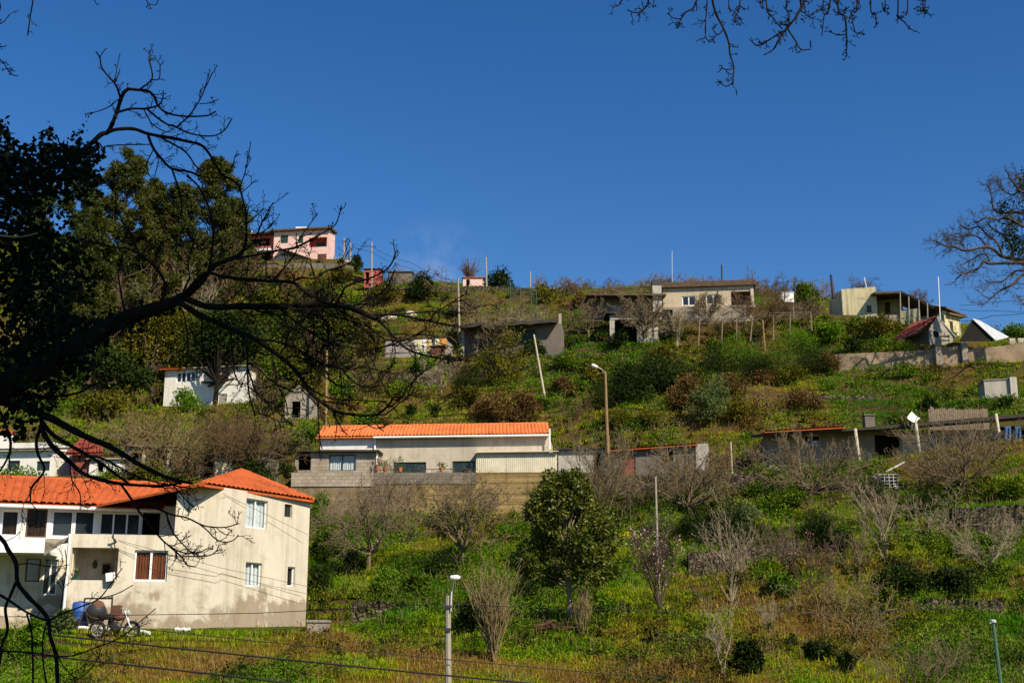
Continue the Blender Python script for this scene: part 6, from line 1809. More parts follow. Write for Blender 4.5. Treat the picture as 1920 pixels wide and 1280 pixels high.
def bare(name, label, cat, u, v, wpx, hpx, mat='bark_grey', style='tree', seed=0, y=None, trunk=.25, dens=1.0, extra=None, group=None, lean=0.0, rmin=.014):
    """leafless tree or shrub"""
    rng = np.random.default_rng(seed + int(u) * 3 + int(v) * 5)
    p = at(u, v) if y is None else P(u, v, y)
    s = px_m(p[1]); W, H = wpx * s, hpx * s
    rmin = max(.0055, px_m(p[1]) * (.30 if p[1] < 58 else .34))
    root = thing(name, label, cat, tuple(p), group)
    out = []
    k_ = lambda n: max(2, int(n * dens))
    if style == 'broom':
        for k in range(k_(30)):
            a = rng.random() * 6.28; sp = rng.random() ** .7 * W / H * .55
            grow(out, rng, p + rng.normal(size=3) * (.08, .08, 0), (math.cos(a) * sp, math.sin(a) * sp, 1), H * (.55 + .5 * rng.random()), max(rmin * 1.5, H * .009), 0, dict(levels=2, nb=[5, 3], ang=[.38, .5], len=[.5, .5], rmin=rmin, wob=.08, up=.06, rr=.7))
    elif style == 'brush':
        for k in range(k_(15)):
            a = rng.random() * 6.28; sp = .25 + rng.random() * W / H * .75
            grow(out, rng, p + np.array([rng.normal() * W * .16, rng.normal() * W * .12, 0]), (math.cos(a) * sp, math.sin(a) * sp, .9), H * (.5 + .6 * rng.random()), max(rmin * 1.4, H * .008), 0, dict(levels=2, nb=[7, 5], ang=[.75, .8], len=[.5, .5], rmin=rmin, wob=.25, up=.02, rr=.7))
    elif style == 'stems':
        for k in range(k_(5)):
            a = rng.random() * 6.28; sp = .15 + rng.random() * .5 * W / H
            grow(out, rng, p, (math.cos(a) * sp, math.sin(a) * sp * .6, 1), H * (.65 + .35 * rng.random()), max(rmin * 2, H * .0095), 0, dict(levels=3, nb=[9, 5, 3], ang=[.5, .6, .7], len=[.5, .5, .5], rmin=rmin, wob=.16, up=.10, first=.2, rr=.5))
    else:
        t = p + np.array([lean * H + rng.normal() * .03 * H, 0, H * trunk]); r = max(.045, H * .021)
        out.append((np.array([p - (0, 0, .3), (p + t) / 2 + rng.normal(size=3) * .02 * H, t]), np.array([r * 1.2, r, r * .85]), 0))
        for k in range(k_(8)):
            a = k * 2.4 + rng.random(); sp = (.5 + rng.random() * .9) * W / H
            grow(out, rng, t - np.array([0, 0, rng.random() * H * trunk * .35]), (math.cos(a) * sp, math.sin(a) * sp, .9), H * (1 - trunk) * (.65 + .45 * rng.random()), r * .5, 0, dict(levels=3, nb=[9, 6, 4], ang=[.6, .65, .7], len=[.5, .5, .5], rmin=rmin, wob=.24, up=.06, rr=.5))
    if style == 'stems' and extra is None: extra = (int(90 * W), 'leaf_olive', .10, .0, .35)
    part('branches' if style != 'tree' else 'trunk', branches_mesh(out), MATS[mat], root)
    if extra:
        n, em, size, zlo, zhi = extra
        tips = np.vstack([o[0] for o in out if o[2] >= 1]) if any(o[2] >= 1 for o in out) else out[0][0]
        sel = tips[(tips[:, 2] > p[2] + H * zlo) & (tips[:, 2] < p[2] + H * zhi)]
        if len(sel):
            q = sel[rng.integers(0, len(sel), n)] + rng.normal(size=(n, 3)) * .05 * max(W, H) * .35
            f = MB(); leaf_quads(f, q, size, rng, .2, .65); part('blossoms' if 'blossom' in em else 'leaves', f, MATS[em], root)
    return root

def pine(name, label, u, v, top, wpx, mat='needle_pine', seed=0, y=None, lowest=.25, spread=1.0):
    rng = np.random.default_rng(seed + int(u))
    p = at(u, v) if y is None else P(u, v, y)
    s = px_m(p[1]); H = (v - top) * s * 1.0; W = wpx * s
    root = thing(name, label, 'tree', tuple(p))
    tr = MB(); lean = rng.normal() * .02
    tp = p + np.array([lean * H, 0, H]); r = max(.16, H * .013)
    tr.tube([p - (0, 0, .5), p * .6 + tp * .4 + (rng.normal() * .2, 0, 0), tp], [r * 1.3, r, .05], 8)
    cl, cr = [], []
    nB = int(20 + H * 1.5)
    for k in range(nB):
        f = lowest + (1 - lowest) * ((k + rng.random()) / nB) ** .9
        q = p * (1 - f) + tp * f
        a = k * 2.4 + rng.random(); g = (f - lowest) / (1 - lowest)
        L = W * .5 * (.30 + .85 * (1 - g) ** .7 * min(1, .5 + g * 2)) * (.45 + .7 * rng.random())
        o = []
        grow(o, rng, q, (math.cos(a), math.sin(a), .25 + .7 * g), L, .07, 0, dict(levels=1, nb=[3], ang=[.7], len=[.5], rmin=.025, wob=.18, up=.14, first=.45))
        for pts, rad, l in o:
            tr.tube(pts, rad, 4); cl.append(pts[-1]); cr.append((.55 if l else .75) * (.6 + .6 * rng.random()))
    cl.append(tp); cr.append(.5)
    part('trunk', tr, MATS['bark_brown'], root)
    # rounded sprays of thin needles at every shoot end
    nt = MB(); per = 150
    c, od = clump_points(rng, cl, cr, per, .75, .35); n = len(c)
    d = unit(od + rng.normal(size=(n, 3)) * .5 + np.array([0, 0, .35])); L = (.22 + .2 * rng.random(n))[:, None]
    sd = unit(np.cross(d, rng.normal(size=(n, 3)))) * .045
    V = np.stack([c - sd * .5, c + sd * .5, c + d * L * .6 + sd, c + d * L, c + d * L * .6 - sd], 1).reshape(-1, 3); k = np.arange(n) * 5
    nt.add(V, np.stack([k, k + 1, k + 2, k + 4], 1), np.stack([k + 2, k + 3, k + 4], 1))
    part('crown', nt, MATS[mat], root)
    return root

def build_magnolia():
    """the broad leaved evergreen in the middle of the picture, sunlit from the right"""
    p = at(1068, 1166); s = px_m(p[1]); H = 278 * s; W = 200 * s; rng = np.random.default_rng(77)
    root = thing('evergreen_tree', 'dense broad leaved evergreen tree with a bare trunk in the middle of the slope', 'tree', tuple(p))
    # outline of the crown: half widths (left, right) at heights, in photo pixels above the base
    prof = [(66, 40, 70), (85, 88, 96), (110, 106, 100), (140, 98, 98), (180, 80, 82), (215, 72, 64), (245, 50, 40), (276, 20, 12)]
    hh = np.array([q[0] for q in prof], float); lw = np.array([q[1] for q in prof], float); rw = np.array([q[2] for q in prof], float)
    cs, rs, ns = [], [], []
    for k in range(66):
        h = 76 + 190 * ((k + rng.random()) / 66) ** 1.15; a = k * 2.4 + rng.random() * .8; c = math.cos(a)
        w = np.interp(h, hh, rw if c > 0 else lw) * (.74 + .42 * rng.random()); rad = 1 - .5 * rng.random() ** 1.5; rr = .30 + .32 * rng.random()
        w = max(w - rr * .35 / s, 6)
        cs.append(p + np.array([(c * w * rad - 3 * h / 276) * s, math.sin(a) * np.interp(h, hh, (lw + rw) / 2) * .85 * rad * s, h * s])); rs.append(rr)
    pts, od = clump_points(rng, cs, rs, 430, .62, .55)
    f = MB(); leaf_quads(f, pts, .135, rng, .5, .5, od, .25)
    tr = MB(); r = .085
    j = lambda dx, h: p + np.array([dx * s, 0, h * s])
    tr.tube([p - (0, 0, .3), j(1, 25), j(-1, 60), j(-3, 110), j(-6, 170), j(-8, 230)], [.11, r, r * .9, r * .75, r * .5, .02], 8)
    for k, c in enumerate(cs):
        h = (c[2] - p[2]) / s * .62; q = j(np.interp(h, [0, 60, 110, 170, 230], [0, -1, -3, -6, -8]), h)
        tr.tube([q, (q + c) / 2 + rng.normal(size=3) * .06, c], [.028, .018, .008], 4)
    part('trunk', tr, MATS['bark_pale'], root); part('crown', f, MATS['leaf_magnolia'], root)

def strap_plant(name, label, u, v, wpx, mat='leaf_dark', seed=0):
    p = at(u, v); s = px_m(p[1]); rng = np.random.default_rng(seed + int(u)); m = MB()
    blades(m, np.repeat(p[None], 6, 0), 14, wpx * s * .75, wpx * s * .10, rng, 1.0, wpx * s * .08)
    return solo(name, m, MATS[mat], label, 'plant', loc=tuple(p))

def build_slope_plants():
    L = leafy; B = bare
    # ---- shrubs
    T = [
     (792,565,62,52,'leaf_dark','dome','round dark green bush standing against the ridge stone wall'),
     (936,548,62,50,'leaf_dark','dome','broad rounded dark tree on the skyline right of the salmon hut'),
     (945,722,108,120,'leaf_olive','dome','tall olive brown bush left of the leaning pale pole'),
     (925,790,85,70,'leaf_rust','dome','rusty brown bush mass just above the long house roof'),
     (985,792,60,70,'leaf_rust','dome','brown scrub at the foot of the leaning pale pole'),
     (1185,642,62,48,'leaf_dark','dome','dark green shrub growing inside the open concrete frame'),
     (1180,752,90,85,'leaf_dark','dome','dark scrub right of the wooden lamp pole'),
     (1240,745,110,100,'leaf_dark','dome','wide dark green scrub in the middle of the upper slope'),
     (1290,770,70,75,'leaf_rust','dome','reddish brown scrub between the dark scrub and the pale leaved bush'),
     (1335,790,85,105,'leaf_pale','dome','tall pale leaved bush in front of the dark scrub'),
     (1400,790,70,60,'leaf_olive','dome','olive bush right of the pale leaved bush'),
     (1385,690,95,75,'leaf_green','dome','bright green feathery broom below the left half of the pergola'),
     (1465,698,110,85,'leaf_mid','dome','dense green broom right of the lone branchless trunk'),
     (1500,655,70,50,'leaf_green','dome','bright broom under the right end of the pergola'),
     (1556,640,75,62,'leaf_green','dome','leafy bright green bush below the yellow house end wall'),
     (1606,664,48,34,'leaf_dark','dome','small round dark bush on the left end of the buff wall'),
     (1650,630,90,42,'leaf_olive','dome','olive scrub on the bank below the yellow house porch'),
     (1510,768,78,44,'leaf_rust','dome','low brown mound of scrub on the grass left of the bright green patch'),
     (1516,582,55,56,'leaf_mid','ball','leafy tree beside the white box tank on the skyline'),
     (350,772,62,46,'leaf_green','dome','bright green bush before the white house wall'),
     (572,835,62,52,'leaf_green','dome','leafy green mass at the left end of the bright orange roof'),
     (602,975,48,50,'leaf_green','dome','big leaved bush at the upper right corner of the plastered house'),
     (612,1050,66,75,'leaf_mid','dome','green bush against the right side of the plastered house'),
     (728,1105,48,40,'leaf_green','dome','left one of two fresh green clumps under the spreading bare tree'),
     (786,1108,48,38,'leaf_mid','dome','right one of two fresh green clumps under the spreading bare tree'),
     (905,1180,90,62,'leaf_dark','dome','dark bush behind the broom shaped leafless shrub'),  # low leaf dome in the dark leaf colour
     (1135,1150,55,40,'leaf_green','dome','leafy clump right of the evergreen tree trunk'),
     (1365,1020,125,75,'leaf_dark','dome','dark wide bush below the dark dry stone wall on the right'),
     (1395,975,75,40,'leaf_pale','dome','yellowish green bush top right of the long thin pole'),
     (1465,1118,55,46,'leaf_green','dome','fresh green bush left of the pinker blossom tree'),
     (1560,1040,90,50,'leaf_dark','dome','dark scrub above the pinker blossom tree'),
     (1700,1108,110,62,'leaf_dark','dome','left dark bramble mound under the spreading pale stump tree'),
     (1790,1112,110,58,'leaf_dark','dome','right dark bramble mound under the spreading pale stump tree'),
     (1665,1150,38,52,'leaf_mid','dome','small upright green bush on the bank right of the tangled brush'),
     (1530,1238,60,38,'leaf_dark','dome','dark green clump left of the strap leaved plant near the bottom'),
     (1400,1262,60,70,'leaf_dark','dome','dark green clump behind the thin bottom sapling'),
     (112,1194,56,52,'leaf_pale','dome','yellow green bush in front of the house left of the white pipe'),
     (70,1200,60,40,'leaf_green','dome','bright green bush at the bottom left below the balcony'),
     (40,905,90,22,'leaf_green','dome','green bush in front of the white cottage'),
     (782,702,66,52,'leaf_green','dome','big leaved green bush in front of the patchwork shed'),
     (668,512,22,30,'leaf_dark','cone','small dark conifer right of the pink house terrace'),
     (687,512,18,34,'leaf_dark','cone','slim dark conifer left of the tall ridge pole'),
     (726,512,38,34,'leaf_pale','cone','yellowish conifer right of the red hut'),
     (640,530,50,34,'leaf_olive','dome','olive bush under the pink house terrace edge'),
     (1905,632,60,24,'leaf_green','dome','green hedge top on the skyline at the right edge'),
     (852,655,30,50,'leaf_dark','dome','narrow dark bush between the patchwork shed and the long dark shed'),
     (600,560,70,42,'leaf_olive','dome','olive scrub below the dark wall under the pink house'),
     (520,600,90,70,'leaf_mid','dome','green shrub mass on the wooded slope below the pink house'),
     (455,610,80,80,'leaf_green','dome','bright leafy shrub under the pines left of the pink house'),
     (560,680,80,60,'leaf_olive','dome','olive shrub on the slope left of the tan pole'),
     (480,700,80,70,'leaf_mid','dome','green shrub right of the tree before the white house'),
     (655,640,70,50,'leaf_olive','dome','olive shrub on the slope below the two boulders to the left'),
     (690,800,70,25,'leaf_green','dome','low fresh greenery behind the bright orange roof'),
     (1075,700,70,45,'leaf_mid','dome','green shrub on the bank below the long dark shed'),
     (1120,720,60,50,'leaf_olive','dome','olive shrub left of the wooden lamp pole'),
     (1690,800,50,25,'leaf_mid','dome','low green bush behind the veranda house chimney'),
     (1740,775,40,35,'leaf_dark','dome','dark bush at the left end of the ragged board fence'),
     (1890,930,70,36,'leaf_mid','dome','green bush on top of the rough stone wall at the right edge'),
     (1480,950,80,40,'leaf_mid','dome','green undergrowth bush below the big grey bare tree'),
     (1240,1005,60,40,'leaf_pale','dome','yellow green bush below the stone wall by the thin pole'),
     (860,1000,60,40,'leaf_mid','dome','ivy green bush at the foot of the stained retaining wall'),
     (960,1010,90,30,'leaf_green','dome','low green bush strip left of the evergreen tree crown'),
    ]
    for k, (u, v, w, h, m, sh, lab) in enumerate(T):
        big = w * h
        feathery = 'broom' in lab and 'shaped' not in lab
        L('bush' if 'tree' not in lab.split(' ')[1:4] and 'conifer' not in lab else ('conifer' if 'conifer' in lab else 'tree'), lab, 'tree' if ('conifer' in lab or lab.split(' on ')[0].endswith('tree') or lab.startswith('leafy tree')) else 'bush',
          u, v, w, h, m, n=int(np.clip(big * .9, 700, 6000)), leaf=(.11 if feathery else .115) * (1.0 if v > 950 else 1.25), seed=k, shape=sh, aspect=.2 if feathery else .55)
    for k, (u, v, w, lab) in enumerate(((1660, 664, 46, 'yellow flowers along the top of the buff wall'), (1397, 952, 30, 'yellow flowering clump right of the lichen grey pole'), (1180, 1015, 26, 'yellow flowers right of the evergreen tree'))):
        p = at(u, v); rng = np.random.default_rng(k); q = p + np.column_stack([rng.normal(size=160) * w * .4 * px_m(p[1]), rng.normal(size=160) * .2, .15 + rng.random(160) * .35]); m = MB(); leaf_quads(m, q, .09, rng, .6, .7); solo('flower_clump', m, MATS['flower_yellow'], lab, 'flowers', loc=tuple(p))
    for k, (u, v, w, h, mt, lab) in enumerate(((350, 895, 60, 50, 'leaf_dark', 'dark bush right of the open fronted shed'), (470, 900, 90, 60, 'leaf_dark', 'dark bush in the gap right of the pale shuttered hatch'), (525, 895, 50, 90, 'leaf_dark', 'tall dark bush between the thatched shed and the annex'), (275, 900, 80, 30, 'leaf_olive', 'low olive bush before the open fronted shed'), (120, 890, 50, 40, 'leaf_mid', 'green bush between the white cottage and the red roofed hut'), (205, 905, 60, 25, 'leaf_mid', 'green bush before the white outhouse'), (420, 830, 110, 50, 'leaf_olive', 'olive bush behind the thatched shed'), (280, 820, 120, 45, 'leaf_olive', 'olive bush behind the open fronted shed'), (1000, 668, 50, 40, 'leaf_dark', 'dark bush before the long dark shed'), (1160, 648, 50, 40, 'leaf_dark', 'dark bush at the left leg of the concrete frame'))):
        L('bush', lab, 'bush', u, v, w, h, mt, int(w * h * 1.0), .12, 200 + k)
    # ---- strap leaved plants
    for u, v, w, lab in ((770, 782, 34, 'left dark strap leaved plant behind the bright orange roof'), (816, 782, 32, 'right dark strap leaved plant behind the bright orange roof'), (1026, 770, 26, 'strap leaved plant at the foot of the leaning pole'), (1588, 1262, 52, 'dark strap leaved plant near the bottom right'), (1888, 770, 36, 'strap leaved plant above the roof at the right edge')):
        strap_plant('strap_plant', lab, u, v, w)
    # ---- leafless trees and shrubs
    B('bare_tree', 'low spreading leafless tree below the block part of the retaining wall', 'tree', 692, 1068, 220, 170, 'bark_grey', trunk=.25, dens=1.8)
    B('bare_tree', 'upright leafless tree with ivy on its lower trunk before the stained retaining wall', 'tree', 868, 1062, 190, 190, 'bark_grey', trunk=.2, dens=1.9, extra=(1100, 'leaf_olive', .12, .03, .55))
    B('bare_shrub', 'broom shaped leafless shrub right of the concrete lamp post', 'shrub', 924, 1240, 135, 165, 'twig_tan', 'broom')
    B('bare_shrub', 'leafless grey brush in front of the grey shed', 'shrub', 1125, 1000, 150, 170, 'bark_grey', 'stems', dens=2.4)
    B('bare_tree', 'bushy leafless tree in front of the hut with the red door', 'tree', 1300, 968, 230, 160, 'bark_grey', trunk=.12, dens=2.2, extra=(900, 'leaf_olive', .12, .0, .7))
    B('bare_shrub', 'pale many stemmed leafless shrub above the dry terrace', 'shrub', 1372, 1132, 190, 165, 'bark_pale', 'stems', dens=1.2)
    B('blossom_tree', 'pale pink blossom tree beside the thin lichen grey pole', 'tree', 1238, 1150, 110, 165, 'bark_brown', 'stems', dens=1.4, extra=(600, 'blossom', .075, .15, .95))
    B('blossom_tree', 'deeper pink blossom tree in front of the terrace wall', 'tree', 1516, 1118, 105, 115, 'bark_brown', 'stems', dens=1.3, extra=(380, 'blossom_pink', .065, .3, 1.0))
    B('bare_tree', 'big grey leafless tree in front of the left half of the veranda house', 'tree', 1520, 935, 240, 140, 'bark_grey', trunk=.12, dens=2.4)
    B('bare_tree', 'biggest grey leafless tree in front of the right half of the veranda house', 'tree', 1810, 925, 250, 165, 'bark_grey', trunk=.12, dens=2.2)
    B('bare_shrub', 'leafless brush right of the wire cage tank', 'shrub', 1730, 925, 130, 85, 'bark_grey', 'brush')
    B('bare_tree', 'low stump tree with spreading pale limbs near the right edge', 'tree', 1848, 1085, 215, 120, 'bark_pale', trunk=.12)
    B('bare_shrub', 'pale leafless sapling pair left of the bramble mounds', 'shrub', 1660, 1060, 110, 150, 'bark_pale', 'stems', dens=1.0)
    B('bare_shrub', 'small pale leafless shrub on the dry terrace', 'shrub', 1450, 1198, 70, 75, 'bark_pale', 'stems')
    B('bare_shrub', 'tangled leafless brush with tan stems in the lower right', 'shrub', 1606, 1200, 150, 115, 'twig_tan', 'brush')
    B('bare_shrub', 'twiggy grey shrub left of the pale sapling pair', 'shrub', 1610, 1100, 100, 110, 'bark_grey', 'stems', dens=1.3)
    B('bare_shrub', 'thin lone sapling at the bottom right of centre', 'shrub', 1358, 1276, 75, 130, 'bark_pale', 'stems', dens=.6)
    B('bare_shrub', 'wide grey brush along the bottom edge left of the green post', 'shrub', 1745, 1288, 230, 115, 'bark_grey', 'brush', dens=1.3)
    B('bare_shrub', 'slim upright brush right of the evergreen tree trunk', 'shrub', 1092, 1192, 45, 95, 'twig_tan', 'broom', dens=.6)
    B('bare_tree', 'small pale leafless apple tree on the grass above the long house', 'tree', 828, 745, 115, 75, 'bark_pale', trunk=.2)
    B('bare_shrub', 'brown leafless brush on the slope right of the tan pole', 'shrub', 690, 735, 120, 85, 'twig_brown', 'brush')
    B('bare_tree', 'leafless crown behind the leaning pale pole', 'tree', 985, 660, 85, 75, 'bark_pale', trunk=.25)
    B('bare_tree', 'pale trunked leafless tree under the left end of the pergola', 'tree', 1268, 655, 120, 95, 'bark_pale', trunk=.35)
    B('bare_tree', 'leafless tree in front of the right end of the beige house', 'tree', 1428, 645, 130, 125, 'twig_brown', trunk=.3, dens=1.3)
    B('bare_tree', 'leafless vine tree left of the open concrete frame', 'tree', 1105, 640, 100, 90, 'bark_grey', trunk=.25)
    B('bare_shrub', 'purplish bare treetop behind the yellow house roof', 'shrub', 1607, 552, 75, 38, 'twig_brown', 'brush', y=124)
    B('bare_shrub', 'small bare treetop behind the yellow house porch', 'shrub', 1728, 572, 45, 34, 'twig_brown', 'brush', y=124)
    B('bare_shrub', 'reddish bare twigs behind the salmon hut on the skyline', 'shrub', 880, 528, 60, 38, 'twig_brown', 'broom', y=180)
    B('bare_shrub', 'bare twigs on the skyline right of the red hut', 'shrub', 775, 538, 90, 42, 'twig_brown', 'brush', y=172)
    B('bare_shrub', 'bare twigs on the skyline left of the chimney', 'shrub', 1060, 555, 90, 32, 'twig_tan', 'brush')
    B('bare_shrub', 'bare twigs on the skyline right over the vine covered roof', 'shrub', 1150, 560, 90, 30, 'twig_tan', 'brush')
    B('bare_shrub', 'dry brush under the dark roof of the long dark shed', 'shrub', 900, 605, 100, 50, 'twig_tan', 'brush')
    B('bare_shrub', 'grey brush on the slope above the long dark shed', 'shrub', 985, 600, 100, 50, 'bark_grey', 'brush')
    B('bare_shrub', 'brown dry brush heaped over the thatched shed', 'shrub', 445, 868, 190, 105, 'twig_brown', 'brush', y=71.8, dens=5.0)
    B('bare_shrub', 'olive tan brush left of the thatched shed', 'shrub', 330, 880, 170, 115, 'twig_tan', 'brush', y=71.5, dens=3.0, extra=(900, 'leaf_olive', .13, .0, 1.0))
    B('bare_shrub', 'olive tan brush behind the open fronted shed', 'shrub', 245, 842, 150, 80, 'twig_tan', 'brush', dens=1.6, extra=(500, 'leaf_olive', .16, .0, 1.0))
    B('bare_shrub', 'grey brush above the white cottage at the left', 'shrub', 90, 840, 140, 70, 'bark_grey', 'brush', dens=1.3, extra=(250, 'leaf_olive', .16, .0, 1.0))
    B('bare_shrub', 'bare grey shrub in front of the balcony at the left edge', 'shrub', 70, 1165, 130, 150, 'bark_grey', 'stems', dens=1.5)
    B('bare_shrub', 'thin twigs in front of the hut end pier', 'shrub', 1340, 900, 60, 60, 'bark_grey', 'stems')
    B('bare_shrub', 'fallen grey brush below the veranda house plinth', 'shrub', 1560, 985, 150, 50, 'bark_grey', 'brush')
    B('bare_shrub', 'brown brush on the upper slope above the evergreen tree line of scrub', 'shrub', 1090, 790, 90, 50, 'twig_brown', 'brush')
    B('bare_shrub', 'tan brush at the right end of the dark scrub', 'shrub', 1440, 770, 110, 50, 'twig_tan', 'brush')
    for u, v, w, h, mt, lab in ((1240, 556, 90, 36, 'twig_brown', 'brown twigs rising behind the tall chimney'), (1330, 545, 110, 34, 'twig_brown', 'bare twigs rising behind the middle of the beige house roof'), (1395, 542, 60, 40, 'twig_brown', 'bare twigs behind the right end of the beige house roof'), (1210, 575, 90, 50, 'bark_grey', 'grey vine twigs over the dark upper roof left of the beige house'), (1170, 600, 110, 55, 'bark_grey', 'grey vine twigs hanging before the open concrete frame'), (1245, 610, 80, 60, 'twig_brown', 'twigs before the left end of the beige house'), (1470, 600, 90, 60, 'twig_brown', 'brown twigs under the white box tank'), (1545, 570, 50, 50, 'twig_tan', 'tan twigs left of the dark pipe of the yellow house'), (920, 625, 90, 60, 'bark_grey', 'grey vine twigs before the dark roof of the long shed'), (990, 635, 80, 60, 'bark_grey', 'grey twigs before the netting of the long shed'), (870, 640, 60, 60, 'bark_pale', 'pale twigs at the left end of the long dark shed'), (1070, 610, 90, 60, 'twig_brown', 'brown twigs right of the long dark shed'), (1010, 553, 80, 26, 'twig_tan', 'low twigs on the skyline right of the pole stub'), (830, 552, 70, 36, 'twig_tan', 'twigs on the skyline right of the round dark bush'), (1640, 590, 70, 40, 'twig_tan', 'tan twigs before the yellow house wall'), (200, 880, 120, 80, 'twig_tan', 'tan twigs between the red roofed hut and the open fronted shed'), (290, 895, 110, 60, 'bark_grey', 'grey twigs before the open fronted shed'), (350, 900, 80, 70, 'twig_brown', 'brown twigs left of the pale shuttered hatch'), (470, 890, 90, 70, 'twig_brown', 'brown twigs right of the pale shuttered hatch'), (520, 870, 60, 90, 'bark_grey', 'grey twigs between the thatched shed and the block annex'), (740, 960, 90, 80, 'bark_grey', 'grey twigs before the darker middle of the retaining wall'), (1000, 1000, 80, 70, 'bark_grey', 'grey twigs left of the evergreen crown'), (1190, 960, 80, 80, 'bark_grey', 'grey twigs below the red door'), (1400, 900, 90, 70, 'bark_grey', 'grey twigs left of the veranda house'), (1650, 980, 110, 60, 'bark_grey', 'grey twigs below the wire cage tank'), (1760, 1010, 90, 90, 'bark_pale', 'pale twigs left of the rough stone wall at the right edge'), (1440, 1060, 110, 90, 'bark_grey', 'grey twigs above the terrace wall between the blossom trees'), (1560, 1150, 100, 80, 'bark_grey', 'grey twigs right of the deeper pink blossom tree'), (640, 1010, 90, 90, 'bark_grey', 'grey twigs right of the upper corner of the plastered house')):
        B('bare_shrub', lab, 'shrub', u, v, w, h, mt, 'brush', dens=.9)
    # ---- wooded slope, upper left
    pine('pine_tree', 'tallest pine behind the ivy, its round crown against the sky', 205, 725, 282, 175, 'needle_pine', 1)
    pine('pine_tree', 'pine with a notched top right of the tallest pine', 268, 705, 338, 130, 'needle_pine', 2)
    pine('pine_tree', 'slender pine between the notched pine and the dark topped pine', 312, 700, 338, 130, 'needle_pine', 3)
    pine('pine_tree', 'dark topped pine nearest to the pink house', 388, 690, 300, 185, 'needle_pine', 4, lowest=.3)
    pine('pine_tree', 'lower pine right below the dark topped pine', 430, 650, 372, 120, 'needle_pine', 5)
    pine('pine_tree', 'pine hidden mostly by the ivy at the left', 130, 715, 320, 150, 'needle_dark', 6)
    pine('pine_tree', 'lower pine on the left between the ivy and the notched pine', 165, 735, 400, 130, 'needle_pine', 7, lowest=.15)
    pine('pine_tree', 'pine at the far left edge behind the ivy', 50, 720, 350, 150, 'needle_dark', 8)
    B('bare_tree', 'orange brown leafless tree among the pines', 'tree', 285, 700, 160, 270, 'twig_brown', trunk=.25, dens=1.3)
    B('bare_tree', 'grey leafless tree right of the pines below the pink house wing', 'tree', 445, 655, 110, 215, 'twig_brown', trunk=.25, dens=1.2)
    B('bare_tree', 'pale trunked leafless tree under the pines', 'tree', 215, 715, 130, 220, 'bark_pale', trunk=.35)
    B('bare_tree', 'second pale trunked leafless tree under the pines', 'tree', 340, 690, 110, 200, 'bark_pale', trunk=.35)
    L('tree', 'olive crowned tree left of the white house', 'tree', 288, 754, 190, 200, 'leaf_olive', 13000, .2, 11, trunk=.22, shape='ball', back=1.5)
    L('tree', 'dark trunked tree standing before the white house wall', 'tree', 402, 766, 200, 215, 'leaf_dark', 13000, .2, 12, trunk=.22, shape='ball', stem='bark_dark', back=3.0, y=99.6)
    L('tree', 'bright green tree below the dark topped pine', 'tree', 380, 660, 110, 130, 'leaf_green', 1500, .26, 13, trunk=.15)
    L('tree', 'mid green tree under the notched pine', 'tree', 250, 690, 120, 130, 'leaf_mid', 1500, .26, 14, trunk=.15)
    L('tree', 'dark tree in the shade left of the olive crowned tree', 'tree', 190, 745, 120, 120, 'leaf_dark', 1800, .24, 15, trunk=.25)
    L('tree', 'green tree right of the white house corner', 'tree', 500, 730, 80, 90, 'leaf_olive', 1400, .24, 16, trunk=.2)
    W_ = [(330, 705, 120, 150, 'leaf_mid', 'green tree in the wood just above the red roof corner of the white house'), (440, 720, 110, 150, 'leaf_olive', 'olive tree right above the flat roof of the white house'), (300, 640, 130, 160, 'leaf_olive', 'olive tree high in the wood under the slender pine'), (215, 660, 130, 150, 'leaf_mid', 'green tree high in the wood under the tallest pine'), (430, 610, 90, 110, 'leaf_olive', 'olive tree in the wood below the pink house wing'), (360, 590, 110, 150, 'leaf_rust', 'brown leaved tree in the wood between the two dark pines'), (280, 560, 110, 140, 'leaf_rust', 'rust brown tree crown high in the wood'), (150, 690, 130, 150, 'leaf_olive', 'olive tree at the left of the wood'), (500, 650, 90, 100, 'leaf_olive', 'olive bushy tree at the right edge of the wood'), (470, 565, 70, 60, 'leaf_mid', 'green bushy tree just below the pink house wing balcony'), (545, 640, 80, 80, 'leaf_mid', 'green bushy tree on the slope under the pink house'), (240, 755, 90, 80, 'leaf_dark', 'dark low tree beside the collapsed barn'), (520, 775, 60, 60, 'leaf_green', 'fresh green small tree left of the gabled hut'), (530, 555, 80, 50, 'leaf_rust', 'brown scrub under the slanting canopy of the pink house')]
    for k, (u, v, w, h, mt, lab) in enumerate(W_):
        L('tree', lab, 'tree', u, v, w, h, mt, int(w * h * .34), .20, 60 + k, trunk=.18, shape='ball', clumps=26)
